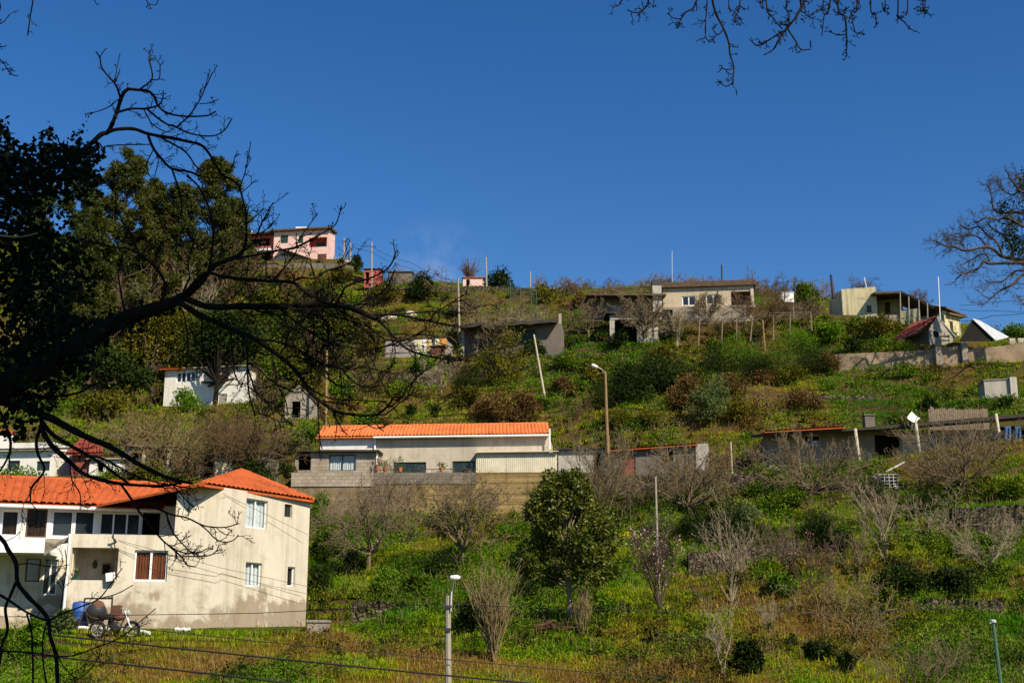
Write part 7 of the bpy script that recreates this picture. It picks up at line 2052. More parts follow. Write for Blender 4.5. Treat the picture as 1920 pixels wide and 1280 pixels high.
    X_ = [(600, 640, 70, 45, 'leaf_olive', 'olive scrub left of the tan pole top'), (640, 690, 70, 45, 'leaf_mid', 'mid green scrub right of the tan pole'), (700, 660, 70, 40, 'leaf_olive', 'olive scrub below and left of the patchwork shed'), (640, 745, 60, 40, 'leaf_green', 'fresh scrub right of the foot of the tan pole'), (560, 715, 60, 40, 'leaf_olive', 'olive scrub above the gabled hut'), (740, 745, 60, 35, 'leaf_mid', 'green scrub left of the little apple tree'), (880, 760, 60, 40, 'leaf_olive', 'olive scrub right of the little apple tree'), (720, 570, 60, 30, 'leaf_olive', 'olive scrub under the ridge wall left of the round bush'), (870, 590, 60, 35, 'leaf_olive', 'olive scrub above the long dark shed'), (1020, 570, 70, 30, 'leaf_olive', 'olive scrub on the ridge slope right of the netting'), (1090, 580, 60, 30, 'leaf_rust', 'brown scrub left of the vine covered roof'), (1060, 740, 60, 40, 'leaf_rust', 'brown scrub right of the leaning pole'), (1150, 800, 60, 35, 'leaf_olive', 'olive scrub on the bank right of the wooden lamp pole'), (1210, 800, 70, 30, 'leaf_olive', 'low olive scrub above the hut with the red door'), (1250, 690, 80, 50, 'leaf_olive', 'olive scrub under the open concrete frame'), (1340, 680, 60, 50, 'leaf_mid', 'green scrub under the left pergola posts'), (1430, 720, 60, 40, 'leaf_rust', 'brown scrub at the foot of the lone pole'), (1550, 700, 60, 45, 'leaf_rust', 'brown scrub just left of the buff wall end'), (1620, 625, 60, 35, 'leaf_mid', 'green scrub below the yellow house left block'), (1690, 632, 60, 30, 'leaf_olive', 'olive scrub left of the rusty roofed shed'), (1480, 720, 60, 40, 'leaf_olive', 'olive scrub under the dense broom'), (1370, 740, 60, 40, 'leaf_rust', 'brown scrub right above the pale leaved bush')]
    for k, (u, v, w, h, mt, lab) in enumerate(X_):
        L('bush', lab, 'bush', u, v, w, h, mt, int(w * h * .9), .14, 90 + k)
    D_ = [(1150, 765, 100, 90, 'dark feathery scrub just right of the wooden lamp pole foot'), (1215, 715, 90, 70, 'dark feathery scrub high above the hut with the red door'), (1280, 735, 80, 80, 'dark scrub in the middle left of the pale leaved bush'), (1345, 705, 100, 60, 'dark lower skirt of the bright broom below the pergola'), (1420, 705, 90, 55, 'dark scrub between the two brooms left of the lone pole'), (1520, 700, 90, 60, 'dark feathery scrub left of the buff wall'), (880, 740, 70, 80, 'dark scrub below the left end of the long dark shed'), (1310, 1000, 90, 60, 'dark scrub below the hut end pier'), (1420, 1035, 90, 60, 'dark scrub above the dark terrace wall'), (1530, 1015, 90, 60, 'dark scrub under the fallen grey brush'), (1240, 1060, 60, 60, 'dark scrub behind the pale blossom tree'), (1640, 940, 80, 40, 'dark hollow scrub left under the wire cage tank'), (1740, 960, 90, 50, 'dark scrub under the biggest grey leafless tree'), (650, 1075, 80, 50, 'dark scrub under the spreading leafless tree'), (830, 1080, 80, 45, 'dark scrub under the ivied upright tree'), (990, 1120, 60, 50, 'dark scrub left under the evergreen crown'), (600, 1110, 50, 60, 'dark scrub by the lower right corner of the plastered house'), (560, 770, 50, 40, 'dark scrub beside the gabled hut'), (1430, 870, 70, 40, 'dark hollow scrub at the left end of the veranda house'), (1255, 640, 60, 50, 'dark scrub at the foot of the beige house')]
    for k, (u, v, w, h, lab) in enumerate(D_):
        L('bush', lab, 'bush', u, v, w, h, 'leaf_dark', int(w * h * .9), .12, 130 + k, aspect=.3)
    Y_ = [(500, 600, 90, 90, 'leaf_dark', 'dark tree below the lower left wing of the pink house'), (555, 590, 80, 60, 'leaf_olive', 'olive tree under the right half of the pink house'), (590, 640, 70, 60, 'leaf_dark', 'dark bushy tree left of the tan pole top'), (520, 690, 90, 80, 'leaf_dark', 'dark tree on the slope right of the wood'), (575, 745, 70, 60, 'leaf_olive', 'olive tree between the gabled hut and the tan pole'), (470, 690, 90, 110, 'leaf_dark', 'dark tree at the lower right of the wood'), (400, 560, 120, 130, 'leaf_dark', 'dark tree filling the wood below the dark topped pine'), (330, 560, 110, 120, 'leaf_olive', 'olive tree filling the middle of the wood'), (240, 600, 120, 130, 'leaf_dark', 'dark tree filling the wood left of the pale trunks'), (170, 620, 120, 140, 'leaf_dark', 'dark tree in the wood at the edge of the ivy'), (120, 690, 120, 130, 'leaf_dark', 'dark low tree in the wood under the ivied limb'), (330, 650, 120, 110, 'leaf_dark', 'dark tree over the left end of the white house'), (200, 790, 110, 60, 'leaf_olive', 'olive bushy tree on the grass below the barn'), (620, 600, 60, 40, 'leaf_rust', 'brown bushy tree on the slope under the pink house terrace')]
    for k, (u, v, w, h, mt, lab) in enumerate(Y_):
        L('tree', lab, 'tree', u, v, w, h, mt, int(w * h * .34), .20, 160 + k, trunk=.15, shape='ball', clumps=24)
    for u, v, w, h, lab in ((560, 640, 110, 100, 'brown leafless tree on the slope below the pink house'), (600, 720, 90, 90, 'brown leafless tree just left of the tan pole'), (500, 780, 90, 90, 'brown leafless tree left of the gabled hut'), (660, 620, 90, 60, 'brown leafless tree below the terrace railing'), (420, 850, 120, 80, 'brown leafless tree behind the thatched shed')):
        B('bare_tree', lab, 'tree', u, v, w, h, 'twig_brown', trunk=.2)
    rg = np.random.default_rng(71)
    for k in range(46):
        u = 395 + 220 * rg.random(); v = 530 + 220 * rg.random()
        if u < 480 and v > 690: v -= 90
        if u > 430: v = 610 + (v - 530) * .62
        L('tree', 'dark tree of the dense wood that fills the slope below the pink house', 'tree', u, v, 70 + 40 * rg.random(), 70 + 50 * rg.random(), ('leaf_dark', 'leaf_dark', 'leaf_olive', 'leaf_dark', 'leaf_mid')[k % 5], 2300, .19, 300 + k, trunk=.15, shape='ball', clumps=18, group='trees of the dense wood')
    for k in range(22):
        u = 1000 + 560 * rg.random(); v = 548 + 14 * rg.random()
        B('bare_shrub', 'brown leafless scrub along the skyline of the ridge', 'shrub', u, v, 60 + 40 * rg.random(), 26 + 20 * rg.random(), ('twig_brown', 'twig_tan', 'bark_grey')[k % 3], 'brush', seed=k, group='scrub along the ridge')
    for u, v, w, h, lab in ((930, 672, 110, 75, 'leafless vine tree before the left half of the long dark shed'), (1010, 662, 110, 80, 'leafless vine tree before the right half of the long dark shed'), (1205, 652, 130, 100, 'leafless vine tree before the concrete frame'), (1150, 600, 120, 60, 'leafless vine tree before the barred window'), (1330, 610, 130, 70, 'leafless vine tree over the pergola before the beige house'), (880, 600, 110, 60, 'leafless tree above the left end of the long dark shed'), (1500, 615, 110, 70, 'leafless tree over the right end of the pergola')):
        B('bare_tree', lab, 'tree', u, v, w, h, 'bark_grey', trunk=.25, dens=1.5)
    L('tree', 'dark tree at the left edge under the ivy', 'tree', 80, 755, 140, 130, 'leaf_dark', 1500, .24, 17, trunk=.2)

def build_cover():
    """what nobody could count: grass, broad leaved weeds, dry bracken, low tangled growth"""
    rng = np.random.default_rng(42)
    n = 122000
    U = rng.uniform(-150, 2200, n); Vv = rng.uniform(490, 1300, n)
    pts = at_many(U, Vv)
    # leave out the swept yards and the ground right at walls
    ok = ~np.isnan(pts[:, 0]); pts = pts[ok]
    for x0, x1, y0, y1, z, m_ in PADS:
        if y1 - y0 < 3.4: continue
        inside = (pts[:, 0] > x0 + .2) & (pts[:, 0] < x1 - .2) & (pts[:, 1] > y0 - .5) & (pts[:, 1] < y1)
        pts = pts[~inside | (rng.random(len(pts)) < .05)]
    d = dryness(pts) + rng.normal(size=len(pts)) * .35
    far = np.clip(pts[:, 1] / 50, .8, 3.2) ** .75
    # grass
    g = d < .45
    sel = g & (rng.random(len(pts)) < .72)
    m = MB(); blades(m, pts[sel], 6, (.13 * far[sel]) * (.5 + .9 * rng.random(sel.sum())), .022 * far[sel], rng, 2.2, .16)
    mat, nt, out = nmat('grass_blades'); grass_shader(nt, out, ((.045, .175, .003), (.19, .315, .004), (.39, .37, .010), (.43, .27, .026)))
    dv = np.repeat(d[sel], 6 * 5)
    solo('grass', m, mat, 'rough green and straw coloured grass growing over the terraced slope', 'grass', kind='stuff', attrs={'dry': dv})
    # broad leaved weeds, thick where it is fresh
    sel = (d < -.1) & (rng.random(len(pts)) < .42) & (fbm(pts[:, 0] * .3 + 40, pts[:, 1] * .3, 3) > .5)
    q = pts[sel]; k = 15; fq = np.repeat(far[sel], k)
    c = np.repeat(q, k, 0) + np.column_stack([rng.normal(size=len(q) * k) * .16 * fq, rng.normal(size=len(q) * k) * .16 * fq, rng.random(len(q) * k) * .26 * fq])
    m = MB(); leaf_quads(m, c, .095 * fq, rng, .6, .6)
    solo('broad_leaved_weeds', m, MATS['leaf_green'], 'low broad leaved weeds and nettles in the grass', 'weeds', kind='stuff')
    # dry bracken and stalks
    sel = (d > .35) & (rng.random(len(pts)) < .40)
    m = MB(); blades(m, pts[sel], 6, (.16 * far[sel]) * (.5 + .9 * rng.random(sel.sum())), .017 * far[sel], rng, 1.8, .2)
    mat, nt, out = nmat('dry_stalks'); grass_shader(nt, out, ((.12, .13, .008), (.23, .175, .016), (.25, .125, .022), (.36, .23, .06)))
    solo('dry_bracken', m, mat, 'brown dry bracken and dead stalks on the terraces', 'bracken', kind='stuff', attrs={'dry': np.repeat(d[sel], 30)})
    # knee-high mixed growth in clumps
    sel = (rng.random(len(pts)) < .060) & (fbm(pts[:, 0] * .22 + 4, pts[:, 1] * .22, 3) > .50)
    q = pts[sel]; k = 110; fq = np.repeat(far[sel], k)
    sz = np.repeat(.45 + rng.random(len(q)) ** 3 * 2.0, k)
    dd = unit(rng.normal(size=(len(q) * k, 3))); dd[:, 2] = np.abs(dd[:, 2])
    c = np.repeat(q, k, 0) + dd * (sz * fq ** .6 * .42 * (.4 + .6 * rng.random(len(q) * k)))[:, None]
    half = np.repeat(d[sel] + rng.normal(size=len(q)) * .4, k)
    for nm, lab, s2, mt, ls in (('undergrowth', 'knee high leafy undergrowth dotted over the slope', half < -.35, 'leaf_mid', .10), ('undergrowth', 'dark brambles dotted over the slope', (half >= -.35) & (half < .36), 'leaf_dark', .10), ('undergrowth', 'olive and yellowing undergrowth dotted over the slope', (half >= .36) & (half < .9), 'leaf_olive', .10), ('undergrowth', 'rusty dead undergrowth dotted over the dry terraces', half >= .9, 'leaf_rust', .09)):
        m = MB(); leaf_quads(m, c[s2], ls * fq[s2], rng, .3, .55); solo(nm, m, MATS[mt], lab, 'undergrowth', kind='stuff')
    # fine dead twigs standing through everything
    sel = rng.random(len(pts)) < .035
    m = MB(); blades(m, pts[sel], 5, (.6 * far[sel] ** .6), .011 * far[sel], rng, 1.0, .25)
    solo('dead_stalks', m, MATS['twig_tan'], 'thin pale dead stalks standing through the grass', 'stalks', kind='stuff')

def grass_shader(nt, out, cols):
    at_ = nt.nodes.new('ShaderNodeAttribute'); at_.attribute_name = 'dry'
    g = nt.nodes.new('ShaderNodeNewGeometry')
    f = math_(nt, 'ADD', math_(nt, 'MULTIPLY', at_.outputs['Fac'], .32), math_(nt, 'MULTIPLY', math_(nt, 'SUBTRACT', g.outputs['Random Per Island'], .5), .55))
    f = math_(nt, 'ADD', f, .52)
    col = ramp(nt, f, [(.05, cols[0]), (.4, cols[1]), (.72, cols[2]), (1, cols[3])])
    p = nt.nodes.new('ShaderNodeBsdfPrincipled'); nt.links.new(col, p.inputs['Base Color']); p.inputs['Roughness'].default_value = .7; p.inputs['Specular IOR Level'].default_value = .04
    t = nt.nodes.new('ShaderNodeBsdfTranslucent'); nt.links.new(col, t.inputs[0])
    ms = nt.nodes.new('ShaderNodeMixShader'); ms.inputs[0].default_value = .25
    nt.links.new(p.outputs[0], ms.inputs[1]); nt.links.new(t.outputs[0], ms.inputs[2]); nt.links.new(ms.outputs[0], out.inputs[0])
# ================================================================== near trees: the ivy hung tree at the left, the twigs overhead, the tree at the right edge
def smooth_line(pts, n_per=4):
    pts = np.asarray(pts, float); q = np.vstack([2 * pts[0] - pts[1], pts, 2 * pts[-1] - pts[-2]]); out = []
    for i in range(1, len(q) - 2):
        for k in range(n_per):
            t = k / n_per; p0, p1, p2, p3 = q[i - 1], q[i], q[i + 1], q[i + 2]
            out.append(.5 * ((2 * p1) + (-p0 + p2) * t + (2 * p0 - 5 * p1 + 4 * p2 - p3) * t * t + (-p0 + 3 * p1 - 3 * p2 + p3) * t ** 3))
    out.append(pts[-1])
    return np.array(out)

def limb_pts(line, y0, y1, r0, r1, rng, wob=.05):
    """picture polyline -> branch in space running from depth y0 to y1, with radii in metres"""
    n = len(line); ys = np.linspace(y0, y1, n) + np.concatenate([[0], rng.normal(size=n - 1) * wob])
    W = np.array([P(u, v, y) for (u, v), y in zip(line, ys)])
    Sm = smooth_line(W, 4)
    t = np.linspace(0, 1, len(Sm)); rad = r0 * (1 - t) + r1 * t
    rad = rad * (1 + .10 * (rng.random(len(Sm)) - .5) * 2)
    return Sm, rad

def twigs_on(mb, pts, rad, rng, per_m, length, r, levels=1, nb=(3,), out_bias=(0, 0, .2), buds=True, t0=.1, ang=.7):
    seg = np.linalg.norm(np.diff(pts, axis=0), axis=1); cum = np.concatenate([[0], np.cumsum(seg)]); Lm = cum[-1]
    n = int(per_m * Lm + rng.random())
    for k in range(n):
        s = Lm * (t0 + (1 - t0) * rng.random()); i = min(np.searchsorted(cum, s) - 1, len(pts) - 2); i = max(i, 0)
        p = pts[i] + (pts[i + 1] - pts[i]) * ((s - cum[i]) / (seg[i] + 1e-9)); d = (pts[i + 1] - pts[i]) / (seg[i] + 1e-9)
        perp = np.cross(d, rng.normal(size=3)); perp /= np.linalg.norm(perp) + 1e-9
        perp[1] *= .6
        nd = d * math.cos(ang) + perp * math.sin(ang) + np.array(out_bias)
        o = []
        grow(o, rng, p, nd, length * (.4 + .9 * rng.random()), min(r, rad[i] * .7), 0, dict(levels=levels, nb=list(nb), ang=[.65, .7], len=[.45, .45], rmin=r * .55, wob=.28, up=.05, rr=.7, first=.3))
        for q, rr, l in o:
            mb.tube(q, rr, 4)
            if buds: mb.tube([q[-1] - (q[-1] - q[-2]) * .25, q[-1], q[-1] + unit(q[-1] - q[-2]) * r * 2.2], [r * .7, r * 1.15, r * .2], 4)

def build_ivy_tree():
    rng = np.random.default_rng(101); s = 9.0 / FPX
    base = P(-150, 1330, 9.3); base[2] = float(hgt(base[0], 9.3))
    root = thing('ivy_covered_tree', 'big dark leafless tree hung with ivy, its limbs reaching in from the left edge', 'tree', tuple(base))
    tr = MB()
    top = P(-120, 300, 9.4)
    tk = smooth_line([base - (0, 0, .4), base + (.05, 0, 1.2), P(-110, 850, 9.2), P(-95, 600, 9.3), top, top + (.1, .3, 1.6)], 5)
    tr.tube(tk, np.linspace(.30, .15, len(tk)), 12)
    M = [(-110, 800), (-40, 745), (60, 700), (140, 650), (235, 597), (300, 576), (344, 556), (385, 520)]
    a, r = limb_pts(M, 9.2, 8.7, .19, .045, rng, .02)
    r = np.interp(np.linspace(0, 1, len(a)), [0, .25, .5, .7, .85, 1], np.array([38, 25, 17.5, 12.5, 9, 6]) * s)
    tr.tube(a, r, 10)
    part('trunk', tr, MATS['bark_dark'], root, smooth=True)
    # traced limbs: (line, y0, y1, start px radius, end px radius, twigs per metre, twig length m)
    LB = [
     ([(372,535),(400,500),(425,488),(448,478),(459,462),(462,430),(460,392)],8.7,8.85,9.5,2.2,3,.20),
     ([(202,247),(224,242),(252,242),(278,251),(322,259),(355,266),(377,272),(392,288),(403,307),(416,327),(442,342),(451,358),(460,392)],9.05,8.85,6.6,2,2.6,.12),
     ([(350,560),(390,574),(456,574),(536,574),(589,571),(642,574),(669,582),(706,598)],8.7,8.3,10.5,5.5,4.0,.30),
     ([(706,598),(722,590),(748,590),(788,598),(825,606),(860,611)],8.3,8.1,4.5,1.8,4,.16),
     ([(706,598),(722,612),(735,627),(762,653),(801,667),(830,672),(866,676)],8.3,8.2,4.5,1.8,4,.16),
     ([(350,545),(385,512),(416,518),(456,523),(509,527),(547,529),(570,545),(602,563),(629,571)],8.7,8.4,6,3.2,4.5,.25),
     ([(547,529),(565,520),(590,522),(612,508),(640,500),(660,490)],8.55,8.3,3,1.3,4,.16),
     ([(629,570),(640,553),(647,539),(669,529),(695,521),(722,507),(735,492),(743,470)],8.4,8.2,4,1.6,4,.14),
     ([(669,582),(700,560),(720,545),(733,525),(740,505)],8.35,8.2,3,1.3,4,.13),
     ([(523,576),(541,592),(562,608),(584,624),(616,643),(655,651),(695,654),(735,646),(775,630),(800,615)],8.55,8.2,4,1.3,3.5,.2),
     ([(520,577),(552,579),(589,590),(608,600),(616,619),(616,643),(623,661),(637,685),(650,703),(667,718),(689,726),(711,722)],8.55,8.3,4.6,1.6,4,.2),
     ([(637,685),(640,715),(642,740),(655,765)],8.4,8.35,2.4,1.2,5,.14),
     ([(640,574),(660,600),(690,625),(705,650),(698,690),(680,700)],8.45,8.3,3,1.3,4,.16),
     ([(589,571),(620,590),(650,600),(690,612),(720,635),(748,640)],8.5,8.2,3,1.3,4,.16),
     ([(330,562),(365,585),(405,604),(448,622),(481,637),(507,655),(532,674),(553,694),(571,718),(586,740),(608,757),(630,771),(656,776),(700,778),(722,766),(739,744)],8.75,8.3,9.5,2.4,2.6,.28),
     ([(586,740),(595,753),(597,786),(599,819),(604,841)],8.5,8.45,2.8,1.5,3,.15),
     ([(621,766),(634,792),(645,808),(652,815)],8.45,8.4,2.4,1.3,4,.12),
     ([(656,776),(680,790),(706,803),(730,795)],8.4,8.3,2,1.1,4,.12),
     ([(448,622),(462,644),(464,687),(466,731),(472,757),(479,779)],8.7,8.6,4,1.6,4,.22),
     ([(464,687),(481,736),(503,757),(536,786),(553,799)],8.65,8.5,2.8,1.3,4,.2),
     ([(507,655),(515,690),(520,720),(535,750),(540,775)],8.6,8.5,2.8,1.2,4,.2),
     ([(430,615),(436,660),(440,700),(450,720)],8.7,8.7,3,1.4,4,.22),
     ([(380,590),(378,630),(385,670),(396,700)],8.75,8.75,3,1.3,3,.22),
     ([(481,637),(520,640),(560,655),(600,680),(640,690),(668,684)],8.6,8.3,3.4,1.3,4,.2),
     ([(532,674),(560,668),(600,700),(640,725),(668,722)],8.55,8.35,3,1.2,4,.18),
     ([(344,545),(355,520),(352,490),(362,455),(350,430)],8.7,8.9,3.4,1.5,4,.3),
     ([(300,572),(310,535),(290,500),(262,478),(240,465)],8.8,8.9,5.5,1.8,3.5,.28),
     ([(262,478),(240,430),(222,400),(215,360)],8.85,9,3,1.4,3.5,.22),
     ([(240,465),(205,462),(185,455),(150,470)],8.9,9,3,1.4,3.5,.2),
     ([(290,500),(300,460),(335,440),(348,420)],8.85,8.9,3,1.4,3.5,.22),
     ([(235,592),(228,555),(222,510),(232,470)],8.85,8.9,4,1.6,3.5,.22),
     ([(330,565),(345,590),(352,640),(350,690)],8.75,8.75,2.6,1.2,3,.2),
     # high limb against the sky
     ([(60,330),(120,300),(160,278),(190,252),(202,248),(213,226),(219,211),(226,187),(232,174),(241,167)],9.3,9.1,9,4.4,1.6,.12),
     ([(241,167),(263,169),(278,171),(289,181),(295,196),(311,211),(344,218),(388,217),(405,209)],9.1,8.9,5.5,1.6,3.5,.10),
     ([(226,187),(219,163),(208,148),(191,128),(187,108),(180,97)],9.1,9.2,4,1.6,4,.08),
     ([(187,108),(193,98),(200,90)],9.2,9.2,1.8,1.1,0,.08),
     ([(217,154),(217,139),(225,101)],9.15,9.2,1.8,1.1,3,.06),
     ([(218,150),(225,130)],9.15,9.2,1.6,1.1,0,.06),
     ([(263,167),(285,148),(281,119),(279,113),(282,94)],9.05,9.1,3.2,1.4,4,.06),
     ([(280,113),(293,107)],9.1,9.1,1.5,1.1,0,.05),
     ([(285,150),(298,148),(300,124),(294,113)],9.05,9.1,2.6,1.3,4,.05),
     ([(300,124),(308,114)],9.1,9.1,1.5,1.1,0,.05),
     ([(219,211),(246,204),(272,204),(296,198),(305,185),(306,170)],9.1,8.95,4.6,1.3,3,.09),
     ([(276,205),(294,220),(313,233),(331,239),(362,252),(399,255),(421,244),(435,222)],9,8.8,3.8,1.4,3,.09),
     ([(331,239),(355,216),(372,192),(386,163),(399,135)],8.9,8.8,2.8,1.2,4,.09),
     ([(380,178),(388,152),(390,138)],8.85,8.8,1.6,1,0,.06),
     ([(374,195),(395,193),(410,186)],8.85,8.8,1.6,1,3,.06),
     ([(270,206),(285,232),(305,245),(320,248)],9,8.9,2.2,1.2,3,.09),
     ([(278,255),(287,277),(302,297),(322,316),(355,322),(375,330)],8.95,8.8,5,2.4,3,.12),
     ([(322,316),(331,342),(337,360),(342,400)],8.9,8.8,3.4,1.8,3,.12),
     ([(296,255),(333,275),(351,288),(366,310),(380,322)],8.95,8.8,3.6,1.6,3.5,.12),
     ([(186,268),(193,277),(200,274),(224,272),(281,271)],9.15,9,3,1.4,3,.06),
     ([(288,280),(276,305),(278,325),(284,333)],8.95,8.9,2,1.2,4,.06),
     ([(287,280),(297,300),(290,330)],8.95,8.9,1.8,1.1,3,.06),
     ([(221,187),(205,200),(180,210),(167,212)],9.1,9.2,2.2,1.1,3,.06),
     ([(449,353),(460,321),(466,290),(470,266)],8.9,8.85,2.2,1.1,4,.10),
     ([(421,327),(434,316),(441,292)],8.95,8.9,2,1.1,4,.09),
     ([(452,362),(466,350),(476,340)],8.9,8.85,1.8,1,4,.08),
     ([(462,420),(480,405),(496,390)],8.8,8.7,2.2,1.1,4,.12),
     ([(448,478),(475,455),(490,420),(505,392),(512,380)],8.7,8.5,3,1.2,4,.14),
     ([(459,440),(480,440),(500,430),(515,415)],8.75,8.6,2.2,1.1,4,.12),
     ([(509,527),(535,500),(556,470),(560,450),(596,400)],8.55,8.4,2.6,1.1,2,.12),
     ([(600,440),(625,425),(634,410),(640,385)],8.3,8.3,2.2,1.1,4,.08),
     ([(425,488),(470,480),(520,470),(560,462),(600,440)],8.6,8.3,3.2,2,3,.14),
     ([(392,505),(400,450),(395,400),(372,350),(350,330)],8.7,8.9,4.5,2,3,.14),
     # falling limbs, lower left
     ([(-60,745),(0,752),(55,763),(77,777),(98,785),(131,803),(164,820),(197,833),(230,851),(262,871),(306,892),(335,900),(361,906)],9.2,8.5,16,3,3.2,.24),
     ([(77,788),(98,814),(125,831),(164,853),(195,872),(219,890),(240,905)],9.0,8.6,7.5,2.5,3.5,.2),
     ([(77,798),(81,809),(98,836),(131,866),(157,888),(197,901),(241,908),(306,910),(350,902)],9.0,8.5,9.5,2.4,3.5,.22),
     ([(77,785),(77,798),(68,827),(72,853),(83,882),(59,914),(57,941)],9.0,8.9,6.5,1.8,3.5,.18),
     ([(225,905),(247,936),(258,952),(262,960),(300,1007),(317,1023),(340,1043),(350,1058),(365,1062)],8.6,8.3,4,1.3,3,.14),
     ([(262,935),(300,955),(325,965),(350,970),(375,982),(393,987),(422,988),(448,981)],8.6,8.2,3.4,1.2,3,.11),
     ([(375,983),(390,995),(402,1008),(420,1016),(438,1012),(447,1002)],8.35,8.2,2.2,1.1,3,.08),
     ([(310,958),(325,998),(345,1022),(358,1035),(372,1046)],8.5,8.3,2.6,1.1,3,.09),
     ([(317,1023),(345,1036),(375,1034),(388,1028)],8.4,8.3,2.2,1.1,4,.09),
     ([(340,1043),(372,1042),(395,1040),(408,1030)],8.4,8.3,2.2,1.1,4,.08),
     ([(306,892),(330,915),(352,940),(362,950)],8.5,8.4,2.4,1.1,4,.1),
     ([(131,866),(135,900),(150,925),(150,955)],8.8,8.7,2.4,1.1,4,.12),
     ([(164,853),(200,862),(250,890),(300,905),(360,915)],8.7,8.4,3.4,1.3,4,.16),
     ([(0,770),(20,830),(8,870),(-20,905)],9.2,9.3,5,2,3,.2),
     ([(40,745),(110,742),(150,735),(175,722),(195,712)],9.1,8.8,5,1.6,3,.16),
     ([(57,941),(70,960),(66,990)],8.9,8.9,1.8,1.1,3,.1),
     ([(-95,600),(-85,200),(-50,40),(30,-45),(170,-48),(310,-40)],9.3,9.2,14,3,0,.1),
     # stray bits at the top left corner, off limbs above the frame
     ([(66,-46),(62,0),(57,30),(52,67)],9.2,9.2,2.4,1.6,2,.05),
     ([(-56,60),(0,45),(12,35),(18,27)],9.3,9.3,2,1.2,3,.05),
     ([(-64,86),(0,88),(12,86)],9.3,9.3,1.8,1.1,3,.05),
     ([(-62,80),(0,112),(12,128),(22,140),(34,143)],9.3,9.2,2.2,1.2,3,.05),
     ([(172,-47),(178,2),(186,9)],9.2,9.2,1.8,1.1,3,.05),
     ([(262,-43),(275,2),(290,10),(296,4)],9.2,9.2,1.8,1.1,4,.05),
    ]
    bm, tw = MB(), MB()
    for line, y0, y1, r0, r1, per, tl in LB:
        a, r = limb_pts(line, y0, y1, max(r0 * .6, r1) * s, max(r1 * .85, .9) * s, rng, .03)
        bm.tube(a, r, 7 if r0 > 4 else 5)
        if r0 >= 3.4 and line[0][1] < 740 and np.mean([q_[1] for q_ in line]) > 545: twigs_on(tw, a, r, rng, per * 1.25, tl * 2.4, 1.7 * s, 2, (5, 3), (0, 0, .0), False)
        if per: twigs_on(tw, a, r, rng, per * 3.4, tl * 1.1, .95 * s, 1, (4,), (0, 0, .05))
    part('limb', bm, MATS['bark_dark'], root, smooth=True)
    part('twigs', tw, MATS['bark_dark'], root)
    # sunlit dead stick
    m = MB(); a, r = limb_pts([(-30, 442), (0, 442), (40, 444), (70, 437)], 8.4, 8.3, 2.2 * s, 1.2 * s, rng, .0); m.tube(a, r, 6, True); part('dead_stick', m, MATS['bark_pale'], root, label='pale dead stick')
    # ivy
    reg = [(-90, 470, 95, 260, 2200), (20, 330, 70, 70, 900), (120, 320, 80, 55, 850), (30, 450, 75, 130, 1300), (90, 560, 70, 120, 620), (10, 640, 90, 110, 900), (120, 650, 90, 60, 520), (60, 730, 75, 45, 360), (205, 605, 75, 24, 200), (290, 578, 55, 15, 70), (150, 285, 45, 22, 150), (0, 275, 30, 45, 120), (85, 270, 28, 28, 90), (110, 440, 40, 60, 120), (150, 520, 40, 60, 120), (20, 790, 60, 40, 130), (10, 240, 10, 26, 16), (95, 245, 9, 18, 14)]
    Pp = []
    for cu, cv, ru, rv, n in reg:
        d = rng.normal(size=(n, 3)); d /= np.linalg.norm(d, axis=1, keepdims=True); d *= (rng.random(n) ** .4)[:, None]
        for k in range(n): Pp.append(P(cu + d[k, 0] * ru, cv + d[k, 1] * rv, 9.2 + d[k, 2] * .55))
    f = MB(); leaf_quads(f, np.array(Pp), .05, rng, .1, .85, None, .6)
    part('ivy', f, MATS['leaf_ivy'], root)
    f = MB(); q = [P(125 + 36 * t + rng.normal() * 3, 262 - 27 * t ** 1.4 + rng.normal() * 3, 9.1) for t in np.linspace(0, 1, 40)]; leaf_quads(f, np.array(q), .025, rng, .1, .9); part('ivy_sprig', f, MATS['leaf_ivy'], root)
    # ---- second near tree, bottom left corner
    base = P(-40, 1400, 7.6); base[2] = float(hgt(base[0], 7.6)); rng = np.random.default_rng(202); s = 7.6 / FPX
    root = thing('dark_sapling', 'dark thin trunked leafless sapling in the bottom left corner, crossing the balcony', 'tree', tuple(base))
    bm = tw = MB()
    LB2 = [
     ([(-60, 960), (0, 1007), (15, 1030), (30, 1055), (33, 1090), (50, 1115), (75, 1140), (90, 1160), (94, 1192), (105, 1230), (108, 1290)], 7.7, 7.5, 7, 6, 1.5, .16),
     ([(-50, 1090), (0, 1115), (20, 1127), (50, 1147), (88, 1162), (112, 1152), (150, 1137), (185, 1122), (207, 1095), (229, 1065)], 7.7, 7.3, 4.5, 1.4, 2, .10),
     ([(185, 1122), (220, 1112), (250, 1096)], 7.35, 7.3, 1.8, 1.1, 2, .06),
     ([(30, 1090), (20, 1115), (10, 1140), (14, 1180), (2, 1215), (-5, 1290)], 7.6, 7.7, 4.5, 4.5, 2, .14),
     ([(50, 1150), (58, 1180), (61, 1215), (62, 1290)], 7.6, 7.6, 2.8, 3, 2, .1),
     ([(-30, 1219), (0, 1220), (50, 1222), (125, 1230), (175, 1215), (225, 1195), (262, 1165), (292, 1140)], 7.5, 7.2, 3, 1.2, 2, .09),
     ([(30, 1058), (55, 1056), (100, 1062), (130, 1058)], 7.55, 7.4, 2, 1.1, 3, .1),
     ([(88, 1165), (80, 1200), (82, 1250), (90, 1290)], 7.5, 7.5, 2.4, 2.6, 2, .1),
     ([(112, 1152), (118, 1110), (125, 1060), (122, 1030)], 7.4, 7.4, 2, 1.1, 3, .1),
     ([(94, 1192), (120, 1250), (150, 1270), (180, 1240), (190, 1215)], 7.5, 7.4, 1.8, 1.1, 3, .08),
    ]
